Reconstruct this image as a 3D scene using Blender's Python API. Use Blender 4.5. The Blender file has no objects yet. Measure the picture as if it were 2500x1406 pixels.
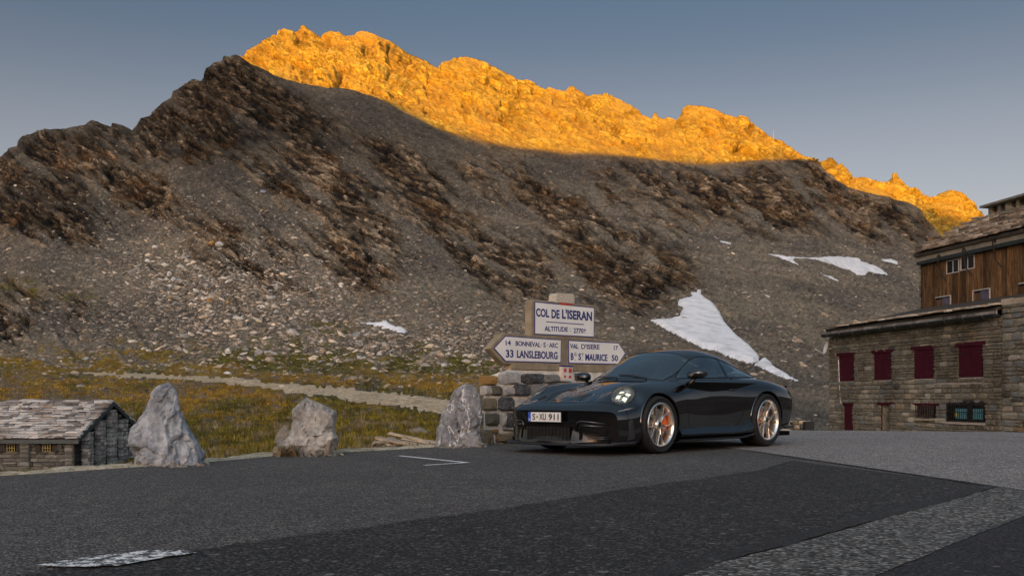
import bpy, bmesh, math, random
import numpy as np
from mathutils import Vector, Matrix

R = math.radians
scene = bpy.context.scene
COL = scene.collection
random.seed(7)
RNG = np.random.default_rng(11)

# ------------------------------------------------------------------ camera
F, CX, HY, CAMH = 2400.0, 1250.0, 972.0, 0.66      # focal length and horizon of the 2500 px wide photograph
cam = bpy.data.cameras.new('camera')
cam.sensor_width = 36.0
cam.lens = 36.0 * F / 2500.0
cam.shift_y = (HY - 703.0) / 2500.0
cam.clip_start, cam.clip_end = 0.05, 20000
camo = bpy.data.objects.new('camera', cam)
COL.objects.link(camo)
camo.location = (0, 0, CAMH)
camo.rotation_euler = (R(90), 0, 0)
scene.camera = camo
K = F / 1940.0                                      # distances below were estimated for a 1940 px focal length

# ------------------------------------------------------------------ sky, sun, exposure
SUN_EL, SUN_AZ = R(8.0), R(194)      # azimuth clockwise from the view direction: low sun behind the camera, a little to the left
SUN = Vector((math.sin(SUN_AZ) * math.cos(SUN_EL), math.cos(SUN_AZ) * math.cos(SUN_EL), math.sin(SUN_EL)))
world = bpy.data.worlds.new('World')
scene.world = world
world.use_nodes = True
wn = world.node_tree
sky = wn.nodes.new('ShaderNodeTexSky')
sky.sky_type = 'NISHITA'
sky.sun_disc = False
sky.sun_elevation = SUN_EL
sky.sun_rotation = SUN_AZ
sky.altitude = 2770
sky.air_density, sky.dust_density, sky.ozone_density = 1.0, 10.0, 0.5
# the sky deepens quickly with height, all the way round (thin high-mountain air)
tc = wn.nodes.new('ShaderNodeTexCoord'); sx = wn.nodes.new('ShaderNodeSeparateXYZ'); rp = wn.nodes.new('ShaderNodeValToRGB')
wn.links.new(tc.outputs['Generated'], sx.inputs[0]); wn.links.new(sx.outputs[2], rp.inputs[0])
rp.color_ramp.interpolation = 'B_SPLINE'
for p_, c_ in ((0.09, (0.36, 0.248, 0.199, 1)), (0.20, (0.400, 0.272, 0.214, 1)), (0.28, (0.345, 0.240, 0.190, 1)), (0.385, (0.132, 0.146, 0.148, 1)), (0.60, (0.36, 0.325, 0.27, 1))):
    e_ = rp.color_ramp.elements.new(p_); e_.color = c_
rp.color_ramp.elements.remove(rp.color_ramp.elements[0]); rp.color_ramp.elements[-1].color = (0.88, 0.73, 0.55, 1)
mx = wn.nodes.new('ShaderNodeMix'); mx.data_type = 'RGBA'; mx.blend_type = 'MULTIPLY'; mx.inputs[0].default_value = 1
wn.links.new(sky.outputs[0], mx.inputs[6]); wn.links.new(rp.outputs[0], mx.inputs[7])
# the afterglow widens round the low sun (forward scattering in the evening haze)
dt = wn.nodes.new('ShaderNodeVectorMath'); dt.operation = 'DOT_PRODUCT'; dt.inputs[1].default_value = SUN
wn.links.new(tc.outputs['Generated'], dt.inputs[0])
def wmath(op, a, b):
    n = wn.nodes.new('ShaderNodeMath'); n.operation = op
    for i, v in enumerate((a, b)):
        if hasattr(v, 'is_linked'): wn.links.new(v, n.inputs[i])
        else: n.inputs[i].default_value = v
    return n.outputs[0]
glow = wmath('ADD', wmath('MULTIPLY', wmath('POWER', wmath('ADD', wmath('MULTIPLY', dt.outputs['Value'], 0.5), 0.5), 2.6), 4.2), 1.0)
gc = wn.nodes.new('ShaderNodeVectorMath'); gc.operation = 'SCALE'; gc.inputs[0].default_value = (0.93, 1.0, 1.09)
wn.links.new(glow, gc.inputs['Scale'])
m2 = wn.nodes.new('ShaderNodeMix'); m2.data_type = 'RGBA'; m2.blend_type = 'MULTIPLY'; m2.inputs[0].default_value = 1
wn.links.new(mx.outputs[2], m2.inputs[6]); wn.links.new(gc.outputs[0], m2.inputs[7])
wn.links.new(m2.outputs[2], wn.nodes['Background'].inputs[0])
wn.nodes['Background'].inputs[1].default_value = 0.15
sl = bpy.data.lights.new('sun', 'SUN')
sl.energy = 2.75
sl.angle = R(0.25)
sl.color = (1.0, 0.49, 0.010)
slo = bpy.data.objects.new('sun', sl)
COL.objects.link(slo)
slo.rotation_euler = SUN.to_track_quat('Z', 'Y').to_euler()
scene.view_settings.view_transform = 'Standard'
scene.view_settings.look = 'None'
scene.view_settings.exposure = 1.56
scene.view_settings.gamma = 1.0
scene.view_settings.use_curve_mapping = False
scene.cycles.max_bounces = 6
scene.cycles.diffuse_bounces = 2
scene.cycles.glossy_bounces = 3
scene.cycles.transparent_max_bounces = 8
scene.cycles.use_denoising = True

# ------------------------------------------------------------------ helpers
def tag(o, label=None, cat=None, group=None, kind=None):
    if label: o['label'] = label
    if cat: o['category'] = cat
    if group: o['group'] = group
    if kind: o['kind'] = kind
    return o

def empty(name, loc=(0, 0, 0), rz=0.0):
    o = bpy.data.objects.new(name, None)
    COL.objects.link(o)
    o.location = loc
    o.rotation_euler = (0, 0, rz)
    o.empty_display_size = 0.1
    return o

def link(name, me, parent=None, loc=None, rot=None):
    o = bpy.data.objects.new(name, me)
    COL.objects.link(o)
    if parent: o.parent = parent
    if loc is not None: o.location = loc
    if rot is not None: o.rotation_euler = rot
    return o

def mesh_np(name, V, Fc, mats=(), smooth=False, mi=None):
    """mesh from an (n,3) array and an (m,3) or (m,4) index array (fast path)"""
    V = np.asarray(V, np.float32); Fc = np.asarray(Fc, np.int32)
    me = bpy.data.meshes.new(name)
    k = Fc.shape[1]
    me.vertices.add(len(V)); me.vertices.foreach_set('co', V.ravel())
    me.loops.add(Fc.size); me.loops.foreach_set('vertex_index', Fc.ravel())
    me.polygons.add(len(Fc)); me.polygons.foreach_set('loop_start', np.arange(len(Fc), dtype=np.int32) * k)
    me.polygons.foreach_set('loop_total', np.full(len(Fc), k, np.int32))
    for m in mats: me.materials.append(m)
    if mi is not None: me.polygons.foreach_set('material_index', np.asarray(mi, np.int32))
    me.polygons.foreach_set('use_smooth', np.full(len(Fc), smooth))
    me.update(calc_edges=True)
    return me

def add_color(me, name, C):
    a = me.color_attributes.new(name, 'FLOAT_COLOR', 'POINT')
    C = np.asarray(C, np.float32)
    if C.shape[1] == 3: C = np.concatenate([C, np.ones((len(C), 1), np.float32)], 1)
    a.data.foreach_set('color', C.ravel())

class MB:
    """collects shapes, builds one mesh object"""
    def __init__(s): s.v, s.f, s.m = [], [], []
    def add(s, vs, fs, m=0):
        b = len(s.v); s.v += [tuple(v) for v in vs]
        s.f += [tuple(i + b for i in f) for f in fs]; s.m += [m] * len(fs); return s
    def box(s, c, d, rz=0.0, m=0, M=None, taper=1.0):
        hx, hy, hz = d[0] / 2, d[1] / 2, d[2] / 2
        vs = []
        for z in (-1, 1):
            t = taper if z > 0 else 1.0
            for x, y in ((-1, -1), (1, -1), (1, 1), (-1, 1)):
                vs.append(Vector((x * hx * t, y * hy * t, z * hz)))
        if M is None: M = Matrix.Rotation(rz, 3, 'Z')
        vs = [M @ v + Vector(c) for v in vs]
        return s.add(vs, [(3, 2, 1, 0), (4, 5, 6, 7), (0, 1, 5, 4), (1, 2, 6, 5), (2, 3, 7, 6), (3, 0, 4, 7)], m)
    def tube(s, pts, r, n=8, m=0, cap=True, closed=False):
        pts = [Vector(p) for p in pts]; N = len(pts)
        rs = r if isinstance(r, (list, tuple)) else [r] * N
        rings = []; up = None
        for i, p in enumerate(pts):
            a = pts[(i - 1) % N] if (closed or i > 0) else p
            b = pts[(i + 1) % N] if (closed or i < N - 1) else p
            t = (b - a).normalized()
            if up is None:
                up = t.cross(Vector((0, 0, 1)))
                if up.length < 1e-4: up = t.cross(Vector((0, 1, 0)))
                up.normalize()
            else:
                up = (up - t * up.dot(t))
                if up.length < 1e-6: up = t.orthogonal()
                up.normalize()
            w = t.cross(up)
            rings.append([p + (up * math.cos(2 * math.pi * k / n) + w * math.sin(2 * math.pi * k / n)) * rs[i] for k in range(n)])
        vs = [v for rg in rings for v in rg]; fs = []
        for i in range(N if closed else N - 1):
            j = (i + 1) % N
            for k in range(n):
                fs.append((i * n + k, i * n + (k + 1) % n, j * n + (k + 1) % n, j * n + k))
        if cap and not closed:
            fs.append(tuple(range(n))[::-1]); fs.append(tuple((N - 1) * n + k for k in range(n)))
        return s.add(vs, fs, m)
    def lathe(s, prof, n=32, M=None, m=0, close=False):
        """prof: list of (r, h); axis local Z"""
        vs, fs = [], []
        for r, h in prof:
            for k in range(n):
                a = 2 * math.pi * k / n
                vs.append(Vector((r * math.cos(a), r * math.sin(a), h)))
        if M is not None: vs = [M @ v for v in vs]
        L = len(prof)
        for i in range(L if close else L - 1):
            j = (i + 1) % L
            for k in range(n):
                fs.append((i * n + k, i * n + (k + 1) % n, j * n + (k + 1) % n, j * n + k))
        return s.add(vs, fs, m)
    def prism(s, poly, z0, z1, M=None, m=0):
        """polygon (x,y) list ccw, extruded along z"""
        n = len(poly)
        vs = [Vector((x, y, z0)) for x, y in poly] + [Vector((x, y, z1)) for x, y in poly]
        if M is not None: vs = [M @ v for v in vs]
        fs = [tuple(range(n))[::-1], tuple(range(n, 2 * n))]
        fs += [(i, (i + 1) % n, n + (i + 1) % n, n + i) for i in range(n)]
        return s.add(vs, fs, m)
    def mesh(s, name, mats, smooth=False):
        if not isinstance(mats, (list, tuple)): mats = [mats]
        me = bpy.data.meshes.new(name)
        me.from_pydata([tuple(v) for v in s.v], [], s.f)
        for m in mats: me.materials.append(m)
        me.polygons.foreach_set('material_index', s.m)
        me.polygons.foreach_set('use_smooth', [bool(smooth)] * len(s.f))
        me.update()
        return me
    def build(s, name, mats, parent=None, smooth=False, loc=None, rot=None):
        me = s.mesh(name, mats, smooth)
        if smooth == 'auto':
            me.set_sharp_from_angle(angle=R(35))
        return link(name, me, parent, loc, rot)

# value noise in numpy --------------------------------------------------------
def _h(ix, iy, iz, seed):
    h = (ix.astype(np.int64) * 374761393 + iy.astype(np.int64) * 668265263 + iz.astype(np.int64) * 2147483647 + seed * 974634777) & 0x7fffffff
    h = ((h ^ (h >> 13)) * 1274126177) & 0x7fffffff
    h = ((h ^ (h >> 16)) * 668265263) & 0x7fffffff
    return ((h ^ (h >> 15)) & 0xffff).astype(np.float32) / 32767.5 - 1.0
def vnoise(x, y, z, seed=0):
    x = np.asarray(x, np.float32); y = np.asarray(y, np.float32); z = np.asarray(z, np.float32)
    x, y, z = np.broadcast_arrays(x, y, z)
    fx, fy, fz = np.floor(x), np.floor(y), np.floor(z)
    ix, iy, iz = fx.astype(np.int32), fy.astype(np.int32), fz.astype(np.int32)
    u, v, w = x - fx, y - fy, z - fz
    u = u * u * (3 - 2 * u); v = v * v * (3 - 2 * v); w = w * w * (3 - 2 * w)
    def L(a, b, t): return a + (b - a) * t
    def g(dx, dy, dz): return _h(ix + dx, iy + dy, iz + dz, seed)
    return L(L(L(g(0, 0, 0), g(1, 0, 0), u), L(g(0, 1, 0), g(1, 1, 0), u), v),
             L(L(g(0, 0, 1), g(1, 0, 1), u), L(g(0, 1, 1), g(1, 1, 1), u), v), w)
def fbm(x, y, z, seed=0, oct=4, gain=0.5, lac=2.03):
    a, s, t = 1.0, 0.0, 0.0
    for o in range(oct):
        s = s + a * vnoise(x, y, z, seed + o * 17); t += a
        a *= gain; x = x * lac; y = y * lac; z = z * lac
    return s / t
def cells(u, v, seed=0, jit=0.9):
    """2-d cellular noise: distance to the nearest and second nearest seed, and a random value per cell"""
    u = np.asarray(u, np.float32); v = np.asarray(v, np.float32)
    iu, iv = np.floor(u).astype(np.int32), np.floor(v).astype(np.int32)
    f1 = np.full(u.shape, 9, np.float32); f2 = f1.copy(); rid_ = np.zeros_like(f1)
    z0 = np.zeros_like(iu)
    for a in (-1, 0, 1):
        for b in (-1, 0, 1):
            cu, cv_ = iu + a, iv + b
            px_ = cu + 0.5 + 0.5 * jit * _h(cu, cv_, z0, seed); py_ = cv_ + 0.5 + 0.5 * jit * _h(cu, cv_, z0, seed + 3)
            d = np.hypot(px_ - u, py_ - v); r = _h(cu, cv_, z0, seed + 7)
            m = d < f1
            f2 = np.where(m, f1, np.minimum(f2, d)); rid_ = np.where(m, r, rid_); f1 = np.where(m, d, f1)
    return f1, f2, rid_
def sstep(a, b, x):
    t = np.clip((x - a) / (b - a), 0, 1); return t * t * (3 - 2 * t)
def poly_sd(px, py, poly):
    """signed distance (positive inside) to a polygon, vectorised"""
    P = np.asarray(poly, np.float32); n = len(P)
    d = np.full(px.shape, 1e12, np.float32); ins = np.zeros(px.shape, bool)
    for i in range(n):
        ax, ay = P[i]; bx, by = P[(i + 1) % n]
        ex, ey = bx - ax, by - ay; wx, wy = px - ax, py - ay
        t = np.clip((wx * ex + wy * ey) / (ex * ex + ey * ey + 1e-9), 0, 1)
        d = np.minimum(d, (wx - ex * t) ** 2 + (wy - ey * t) ** 2)
        c = ((ay > py) != (by > py))
        with np.errstate(divide='ignore', invalid='ignore'):
            xi = (bx - ax) * (py - ay) / (by - ay + (1e-9 if by == ay else 0)) + ax
        ins ^= c & (px < xi)
    return np.where(ins, 1, -1) * np.sqrt(d)

def at(px, py, Y):
    Y = Y * K
    return Vector(((px - CX) * Y / F, Y, CAMH + (HY - py) * Y / F))
def on_road(px, py, z=0.0):
    Y = (CAMH - z) * F / (py - HY)
    return Vector(((px - CX) * Y / F, Y, z))

def densify(P, step=0.25, amp=0.0, seed=0, closed=False, freq=1.7):
    out = []; n = len(P)
    for i in range(n if closed else n - 1):
        a, b = np.array(P[i], float), np.array(P[(i + 1) % n], float)
        L = np.hypot(*(b - a)); k = max(1, int(L / step))
        nn = np.array([-(b - a)[1], (b - a)[0]]) / max(L, 1e-6)
        for j in range(k):
            p = a + (b - a) * j / k
            if amp:
                w = float(fbm(np.float32(p[0] * freq), np.float32(p[1] * freq), np.float32(seed), 55 + seed, 3))
                p = p + nn * w * amp
            out.append((float(p[0]), float(p[1])))
    if not closed: out.append((float(P[-1][0]), float(P[-1][1])))
    return out
def text_part(name, body, mat, parent, O, U, Vv, Nn, w, h, bold=0.0, thick=0.002):
    """lettering scaled to fill w x h, lying on the plane (O centre, U right, Vv up, Nn towards the viewer)"""
    cu = bpy.data.curves.new(name, 'FONT'); cu.body = body; cu.size = 1.0; cu.align_x = 'CENTER'; cu.offset = bold; cu.resolution_u = 3; cu.extrude = 0.01
    tmp = bpy.data.objects.new(name, cu); COL.objects.link(tmp)
    dg = bpy.context.evaluated_depsgraph_get(); me = bpy.data.meshes.new_from_object(tmp.evaluated_get(dg))
    bpy.data.objects.remove(tmp); bpy.data.curves.remove(cu)
    co = np.array([v.co for v in me.vertices]); lo, hi = co.min(0), co.max(0)
    s = np.array([w / max(hi[0] - lo[0], 1e-6), h / max(hi[1] - lo[1], 1e-6)])
    O, U, Vv, Nn = Vector(O), Vector(U), Vector(Vv), Vector(Nn)
    for v in me.vertices:
        a = (v.co.x - (lo[0] + hi[0]) / 2) * s[0]; b = (v.co.y - (lo[1] + hi[1]) / 2) * s[1]
        v.co = O + U * a + Vv * b + Nn * (thick if v.co.z > 0 else -0.001)
    me.materials.clear(); me.materials.append(mat); me.name = name
    return link(name, me, parent)

# materials --------------------------------------------------------------------
class NT:
    def __init__(s, name):
        s.m = bpy.data.materials.new(name); s.m.use_nodes = True
        s.t = s.m.node_tree; s.b = s.t.nodes['Principled BSDF']; s.out = s.t.nodes['Material Output']
    def n(s, typ, **kw):
        nd = s.t.nodes.new(typ)
        for k, v in kw.items():
            if k in nd.inputs.keys() if isinstance(k, str) else False: nd.inputs[k].default_value = v
            else: setattr(nd, k, v)
        return nd
    def l(s, a, b): s.t.links.new(a, b); return s
    def coord(s, kind='Object'):
        if not hasattr(s, '_tc'): s._tc = s.t.nodes.new('ShaderNodeTexCoord')
        return s._tc.outputs[kind]
    def noise(s, scale, detail=4, rough=0.55, vec=None, dist=0.0, st=None):
        nd = s.t.nodes.new('ShaderNodeTexNoise')
        nd.inputs['Scale'].default_value = scale; nd.inputs['Detail'].default_value = detail
        nd.inputs['Roughness'].default_value = rough; nd.inputs['Distortion'].default_value = dist
        v = vec if vec is not None else s.coord()
        if st:
            mp = s.t.nodes.new('ShaderNodeMapping'); mp.inputs['Scale'].default_value = st
            s.l(v, mp.inputs[0]); v = mp.outputs[0]
        s.l(v, nd.inputs['Vector']); return nd.outputs['Fac']
    def ramp(s, fac, stops, interp='LINEAR'):
        nd = s.t.nodes.new('ShaderNodeValToRGB'); cr = nd.color_ramp; cr.interpolation = interp
        while len(cr.elements) < len(stops): cr.elements.new(0.5)
        for e, (p, c) in zip(cr.elements, stops):
            e.position = p
            if not isinstance(c, (list, tuple)): c = (c, c, c)
            e.color = (*c, 1) if len(c) == 3 else c
        s.l(fac, nd.inputs[0]); return nd.outputs[0]
    def mix(s, a, b, fac=0.5, typ='MIX'):
        nd = s.t.nodes.new('ShaderNodeMix'); nd.data_type = 'RGBA'; nd.blend_type = typ
        for i, v in ((0, fac), (6, a), (7, b)):
            if hasattr(v, 'is_linked'): s.l(v, nd.inputs[i])
            else: nd.inputs[i].default_value = (*v, 1) if isinstance(v, (tuple, list)) and len(v) == 3 else v
        return nd.outputs[2]
    def math(s, op, a, b=0.0):
        nd = s.t.nodes.new('ShaderNodeMath'); nd.operation = op
        for i, v in ((0, a), (1, b)):
            if hasattr(v, 'is_linked'): s.l(v, nd.inputs[i])
            else: nd.inputs[i].default_value = v
        return nd.outputs[0]
    def bump(s, h, strength=0.4, dist=0.02, nrm=None):
        nd = s.t.nodes.new('ShaderNodeBump'); nd.inputs['Strength'].default_value = strength; nd.inputs['Distance'].default_value = dist
        s.l(h, nd.inputs['Height'])
        if nrm is not None: s.l(nrm, nd.inputs['Normal'])
        s.l(nd.outputs[0], s.b.inputs['Normal']); return nd.outputs[0]
    def set(s, col=None, rough=None, metal=None, spec=None):
        for k, v in (('Base Color', col), ('Roughness', rough), ('Metallic', metal), ('Specular IOR Level', spec)):
            if v is None: continue
            if hasattr(v, 'is_linked'): s.l(v, s.b.inputs[k])
            else: s.b.inputs[k].default_value = (*v, 1) if isinstance(v, (tuple, list)) and len(v) == 3 else v
        return s
    def attr(s, name):
        nd = s.t.nodes.new('ShaderNodeAttribute'); nd.attribute_name = name; return nd.outputs['Color']
    def rnd(s):
        return s.t.nodes.new('ShaderNodeObjectInfo').outputs['Random']

def simple(name, col, rough=0.6, metal=0.0, spec=0.5, var=0.0, scale=8.0, bump=0.0):
    t = NT(name)
    if var > 0:
        nz = t.noise(scale, 5, 0.6)
        lo = tuple(c * (1 - var) for c in col); hi = tuple(min(1, c * (1 + var)) for c in col)
        t.set(t.ramp(nz, [(0.3, lo), (0.7, hi)]))
        if bump: t.bump(nz, bump, 0.02)
    else:
        t.set(col)
    t.set(None, rough, metal, spec)
    return t.m

# ================================================================== terrain
FRONT = [(-1700,820),(-900,690),(-400,520),(-150,450),(0,383),(20,362),(40,357),(44,342),(52,335),(100,316),(150,314),(184,309),(205,303),(224,294),(240,297),(271,309),(274,300),(300,306),(322,317),(332,300),(340,286),(358,281),(393,254),(418,239),(423,224),(448,205),(478,199),(493,197),(498,174),(523,152),(541,154),(545,138),(560,141),(577,133),(590,139),(605,152),(660,176),(700,190),(760,205),(815,214),(860,219),(900,231),(940,250),(980,274),(1020,294),(1060,315),(1105,334),(1150,346),(1250,366),(1400,380),(1550,388),(1650,400),(1720,405),(1850,392),(1960,388),(1980,391),(1996,404),(2039,440),(2075,460),(2108,470),(2139,475),(2170,482),(2216,494),(2244,509),(2259,529),(2280,555),(2300,580),(2400,660),(2500,705),(2800,780),(3300,850),(4400,900)]
BACK = [(-1700,830),(-900,720),(-400,570),(0,440),(300,380),(500,240),(560,190),(590,140),(602,124),(633,104),(636,99),(654,96),(666,85),(677,88),(679,77),(697,74),(723,76),(731,70),(734,61),(741,60),(750,68),(761,77),(771,83),(784,91),(794,83),(810,78),(820,82),(826,79),(844,91),(864,88),(871,81),(878,77),(907,81),(920,88),(961,105),(992,127),(1025,141),(1050,155),(1073,169),(1079,155),(1096,150),(1112,141),(1140,138),(1182,150),(1208,163),(1228,174),(1254,186),(1261,196),(1289,197),(1310,208),(1330,220),(1341,214),(1353,220),(1379,224),(1391,211),(1401,209),(1407,217),(1435,234),(1451,231),(1474,233),(1484,240),(1510,243),(1530,255),(1548,263),(1568,283),(1581,290),(1593,290),(1595,279),(1602,274),(1606,286),(1617,291),(1630,288),(1640,293),(1652,306),(1659,288),(1667,265),(1679,256),(1714,258),(1748,268),(1778,282),(1801,286),(1806,281),(1827,287),(1829,295),(1845,308),(1870,324),(1886,339),(1909,342),(1929,358),(1957,376),(1980,391),(1998,405),(2009,401),(2019,387),(2032,385),(2045,399),(2057,412),(2060,426),(2085,435),(2103,432),(2126,440),(2142,442),(2155,454),(2160,458),(2162,446),(2176,435),(2179,423),(2188,423),(2190,431),(2211,455),(2234,468),(2254,481),(2267,486),(2280,483),(2292,474),(2320,464),(2345,470),(2370,490),(2385,505),(2397,533),(2420,590),(2500,660),(2800,760),(3300,850),(4400,900)]
# near ground: for a few bearings, (distance, image row) pairs of the visible meadow surface
NEAR_Y = [y * K for y in (5.5, 9.0, 13.0, 20.0, 30.0, 38.0, 46.0, 56.0, 68.0, 90.0, 130.0)]
NEAR = {
 -1700: [1250, 1220, 1190, 1170, 1160, 1150, 1100, 1040, 1000, 950, 905],
     0: [1240, 1215, 1195, 1178, 1166, 1158, 1110, 1030, 985, 935, 893],
   300: [1240, 1190, 1170, 1160, 1156, 1152, 1105, 1030, 985, 932, 890],
   520: [1240, 1160, 1150, 1138, 1118, 1092, 1055, 1012, 975, 930, 888],
   800: [1240, 1150, 1135, 1115, 1082, 1055, 1025, 992, 965, 928, 884],
  1150: [1240, 1160, 1135, 1105, 1068, 1045, 1020, 990, 965, 935, 890],
  1500: [1260, 1180, 1135, 1100, 1070, 1050, 1030, 1010, 990, 960, 910],
  2000: [1280, 1190, 1130, 1105, 1090, 1075, 1064, 1052, 1036, 1000, 945],
  2500: [1280, 1190, 1130, 1105, 1098, 1090, 1082, 1068, 1050, 1010, 960],
  4400: [1280, 1190, 1130, 1105, 1098, 1090, 1082, 1068, 1050, 1010, 960],
}
def ground_near(px, Y):
    """image row of the meadow for bearing px at distance Y (used for the mesh and for setting things on it)"""
    ks = sorted(NEAR)
    out = np.zeros(np.broadcast(px, Y).shape, np.float32)
    tab = np.array([[NEAR[k][j] for k in ks] for j in range(len(NEAR_Y))])
    lY = np.log(np.asarray(Y, np.float64)); ly = np.log(NEAR_Y)
    rows = np.array([np.interp(np.asarray(px).ravel(), ks, tab[j]) for j in range(len(NEAR_Y))])   # rows x npx
    return rows, ly

GC = np.concatenate([np.linspace(-1700, -20, 70, endpoint=False), np.linspace(-20, 2520, 1050), np.linspace(2540, 4400, 60)]).astype(np.float64)
nC = len(GC)
def cpoly(P):
    P = np.array(P, float); return np.interp(GC, P[:, 0], P[:, 1])
pyF0, pyB0 = cpoly(FRONT), cpoly(BACK)
def smooth1(a, k):
    w = np.hanning(k + 2)[1:-1]; w /= w.sum(); return np.convolve(np.pad(a, k // 2, 'edge'), w, 'valid')
pyF, pyB = smooth1(pyF0, 41), smooth1(pyB0, 61)             # body of the slope; the notches of the crest come on near the top
YF = np.interp(GC, [-1700, -400, 0, 250, 420, 560, 860, 1150, 1700, 1980, 2250, 2500, 4400], [300, 330, 360, 374, 396, 420, 440, 440, 470, 560, 590, 560, 500]) * K
YB = np.interp(GC, [-1700, 0, 500, 590, 1150, 1650, 1900, 1975, 2000, 2060, 2160, 2400, 2600, 4400], [400, 470, 560, 640, 660, 640, 600, 590, 760, 840, 860, 880, 800, 600]) * K
DIP = np.interp(GC, [-1700, 500, 590, 860, 1050, 1170, 1960, 2000, 2100, 2250, 2500, 4400], [30, 30, 26, 22, 10, 0, 0, 20, 10, 25, 25, 10])
zF = CAMH + (HY - pyF) * YF / F
zB = CAMH + (HY - pyB) * YB / F
dzF = -(pyF0 - pyF) * YF / F
dzB = -(pyB0 - pyB) * YB / F
# rows ------------------------------------------------------------------
rowsN, lyN = ground_near(GC, 10.0)
def sm(a, k=9):
    w = np.hanning(k + 2)[1:-1]; w /= w.sum()
    return np.array([np.convolve(np.pad(r, k // 2, 'edge'), w, 'valid') for r in a])
rowsN = sm(rowsN, 61)
nN, nM, nD, nBk = 170, 400, 150, 16
Yn = np.exp(np.linspace(math.log(5.5 * K), math.log(130.0 * K), nN))
# PCHIP-like smooth interpolation in log distance
def near_z(col_rows, Yq):
    z = CAMH + (HY - col_rows) * np.exp(lyN)[:, None] / F
    yq = np.log(Yq)
    j = np.clip(np.searchsorted(lyN, yq) - 1, 0, len(lyN) - 2)
    t = (yq - lyN[j]) / (lyN[j + 1] - lyN[j])
    m = np.gradient(z, lyN, axis=0)
    h = (lyN[j + 1] - lyN[j])[:, None]; t = t[:, None]
    return ((2*t**3 - 3*t**2 + 1) * z[j] + (t**3 - 2*t**2 + t) * h * m[j] + (-2*t**3 + 3*t**2) * z[j+1] + (t**3 - t**2) * h * m[j+1])
Zn = near_z(rowsN, Yn)
Yg = [np.repeat(Yn[:, None], nC, 1)]; Zg = [Zn]
z0 = Zn[-1]
# slope from the foot to the front crest: concave, the exponent varies
ex = np.interp(GC, [0, 600, 1200, 1700, 2300, 3000], [1.25, 1.3, 1.3, 1.25, 1.35, 1.3])
t = np.linspace(0, 1, nM + 1)[1:] ** 1.08
T = t[:, None]
slope0 = (Zn[-1] - Zn[-6]) / (Yn[-1] - Yn[-6])
Ym = 130 * K + (YF - 130 * K)[None] * T
Zm = z0[None] + (zF - z0)[None] * (0.10 * T + 0.90 * T ** ex[None])
Zm = Zm + dzF[None] * T ** 9
Yg.append(Ym); Zg.append(Zm)
t = np.linspace(0, 1, nD + 1)[1:]; T = t[:, None]
Yd = YF[None] + (YB - YF)[None] * T
Zd = zF[None] + (zB - zF)[None] * T - DIP[None] * np.sin(np.pi * np.clip(T * 1.0, 0, 1)) ** 1.0 * (1 - T)
Zd = Zd + dzF[None] * (1 - T) ** 12 + dzB[None] * T ** 7
Yg.append(Yd); Zg.append(Zd)
t = np.linspace(0, 1, nBk + 1)[1:]; T = t[:, None]
Yg.append(YB[None] + 260 * T); Zg.append(zB[None] + dzB[None] * (1 - T) ** 8 - (zB[None] + 20) * T ** 0.8)
Yg = np.concatenate(Yg); Zg = np.concatenate(Zg)
nR = len(Yg)
Xg = (GC[None] - CX) / F * Yg
PX = np.repeat(GC[None], nR, 0)
PY = HY - F * (Zg - CAMH) / Yg
ROW = np.repeat(np.arange(nR)[:, None], nC, 1)
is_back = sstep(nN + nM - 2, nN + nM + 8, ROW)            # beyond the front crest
mtn = sstep(nN - 20, nN + 40, ROW)
# masks (where rock stands out of the scree, where grass grows) ---------------
x, y, z = Xg, Yg, Zg
w1 = fbm(PX / 70, PY / 70, 0 * PX, 5, 3); w2 = fbm(PX / 70, PY / 70, 0 * PX + 9, 25, 3)
w3 = fbm(PX / 18, PY / 18, 0 * PX, 61, 2); w4 = fbm(PX / 18, PY / 18, 0 * PX + 5, 67, 2)
qx, qy = PX + 26 * w1 + 9 * w3, PY + 26 * w2 + 9 * w4
ROCKS = [
 [(-700,560),(-60,430),(45,330),(150,300),(330,300),(420,390),(430,500),(330,520),(250,480),(120,470),(0,430),(-200,560)],
 [(330,320),(360,270),(440,190),(540,120),(600,130),(640,180),(720,240),(830,300),(840,340),(760,350),(640,330),(560,360),(500,420),(420,370)],
 [(-60,480),(40,470),(100,500),(170,500),(240,570),(200,600),(60,560),(-60,560)],
 [(440,530),(500,500),(580,530),(620,610),(700,690),(690,730),(640,720),(560,650),(470,590)],
 [(610,370),(700,330),(770,345),(860,420),(940,510),(990,640),(960,700),(880,690),(800,600),(720,500),(640,470)],
 [(860,350),(940,340),(1040,400),(1110,450),(1200,540),(1300,600),(1375,680),(1350,720),(1240,715),(1160,650),(1060,590),(980,520),(960,450)],
 [(1090,400),(1160,380),(1230,430),(1260,500),(1210,500),(1130,450)],
 [(1160,390),(1250,395),(1330,450),(1430,510),(1560,560),(1690,650),(1705,690),(1660,720),(1560,770),(1490,720),(1400,650),(1320,560),(1250,480)],
 [(1430,400),(1560,395),(1700,430),(1850,400),(1990,380),(2130,460),(2280,540),(2310,620),(2170,600),(2050,560),(1940,580),(1800,570),(1690,520),(1560,480)],
 [(-200,690),(-40,660),(60,680),(180,720),(250,770),(180,800),(60,830),(-200,830)],
 [(1270,460),(1330,490),(1360,560),(1310,540)],
]
ra_, rb_ = 0.80 * PX + 0.60 * PY, -0.60 * PX + 0.80 * PY           # along and across the ribs
rock = np.zeros_like(PX)
for P in ROCKS:
    rock = np.maximum(rock, sstep(-30, 34, poly_sd(qx, qy, P) + 26 * fbm(ra_ / 60, rb_ / 10, 0 * PX, 309, 3)))
patch = 0.65 * fbm(ra_ / 150, rb_ / 30, 0 * PX, 301, 4) + 0.35 * fbm(ra_ / 40, rb_ / 9, 0 * PX, 305, 3)
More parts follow.
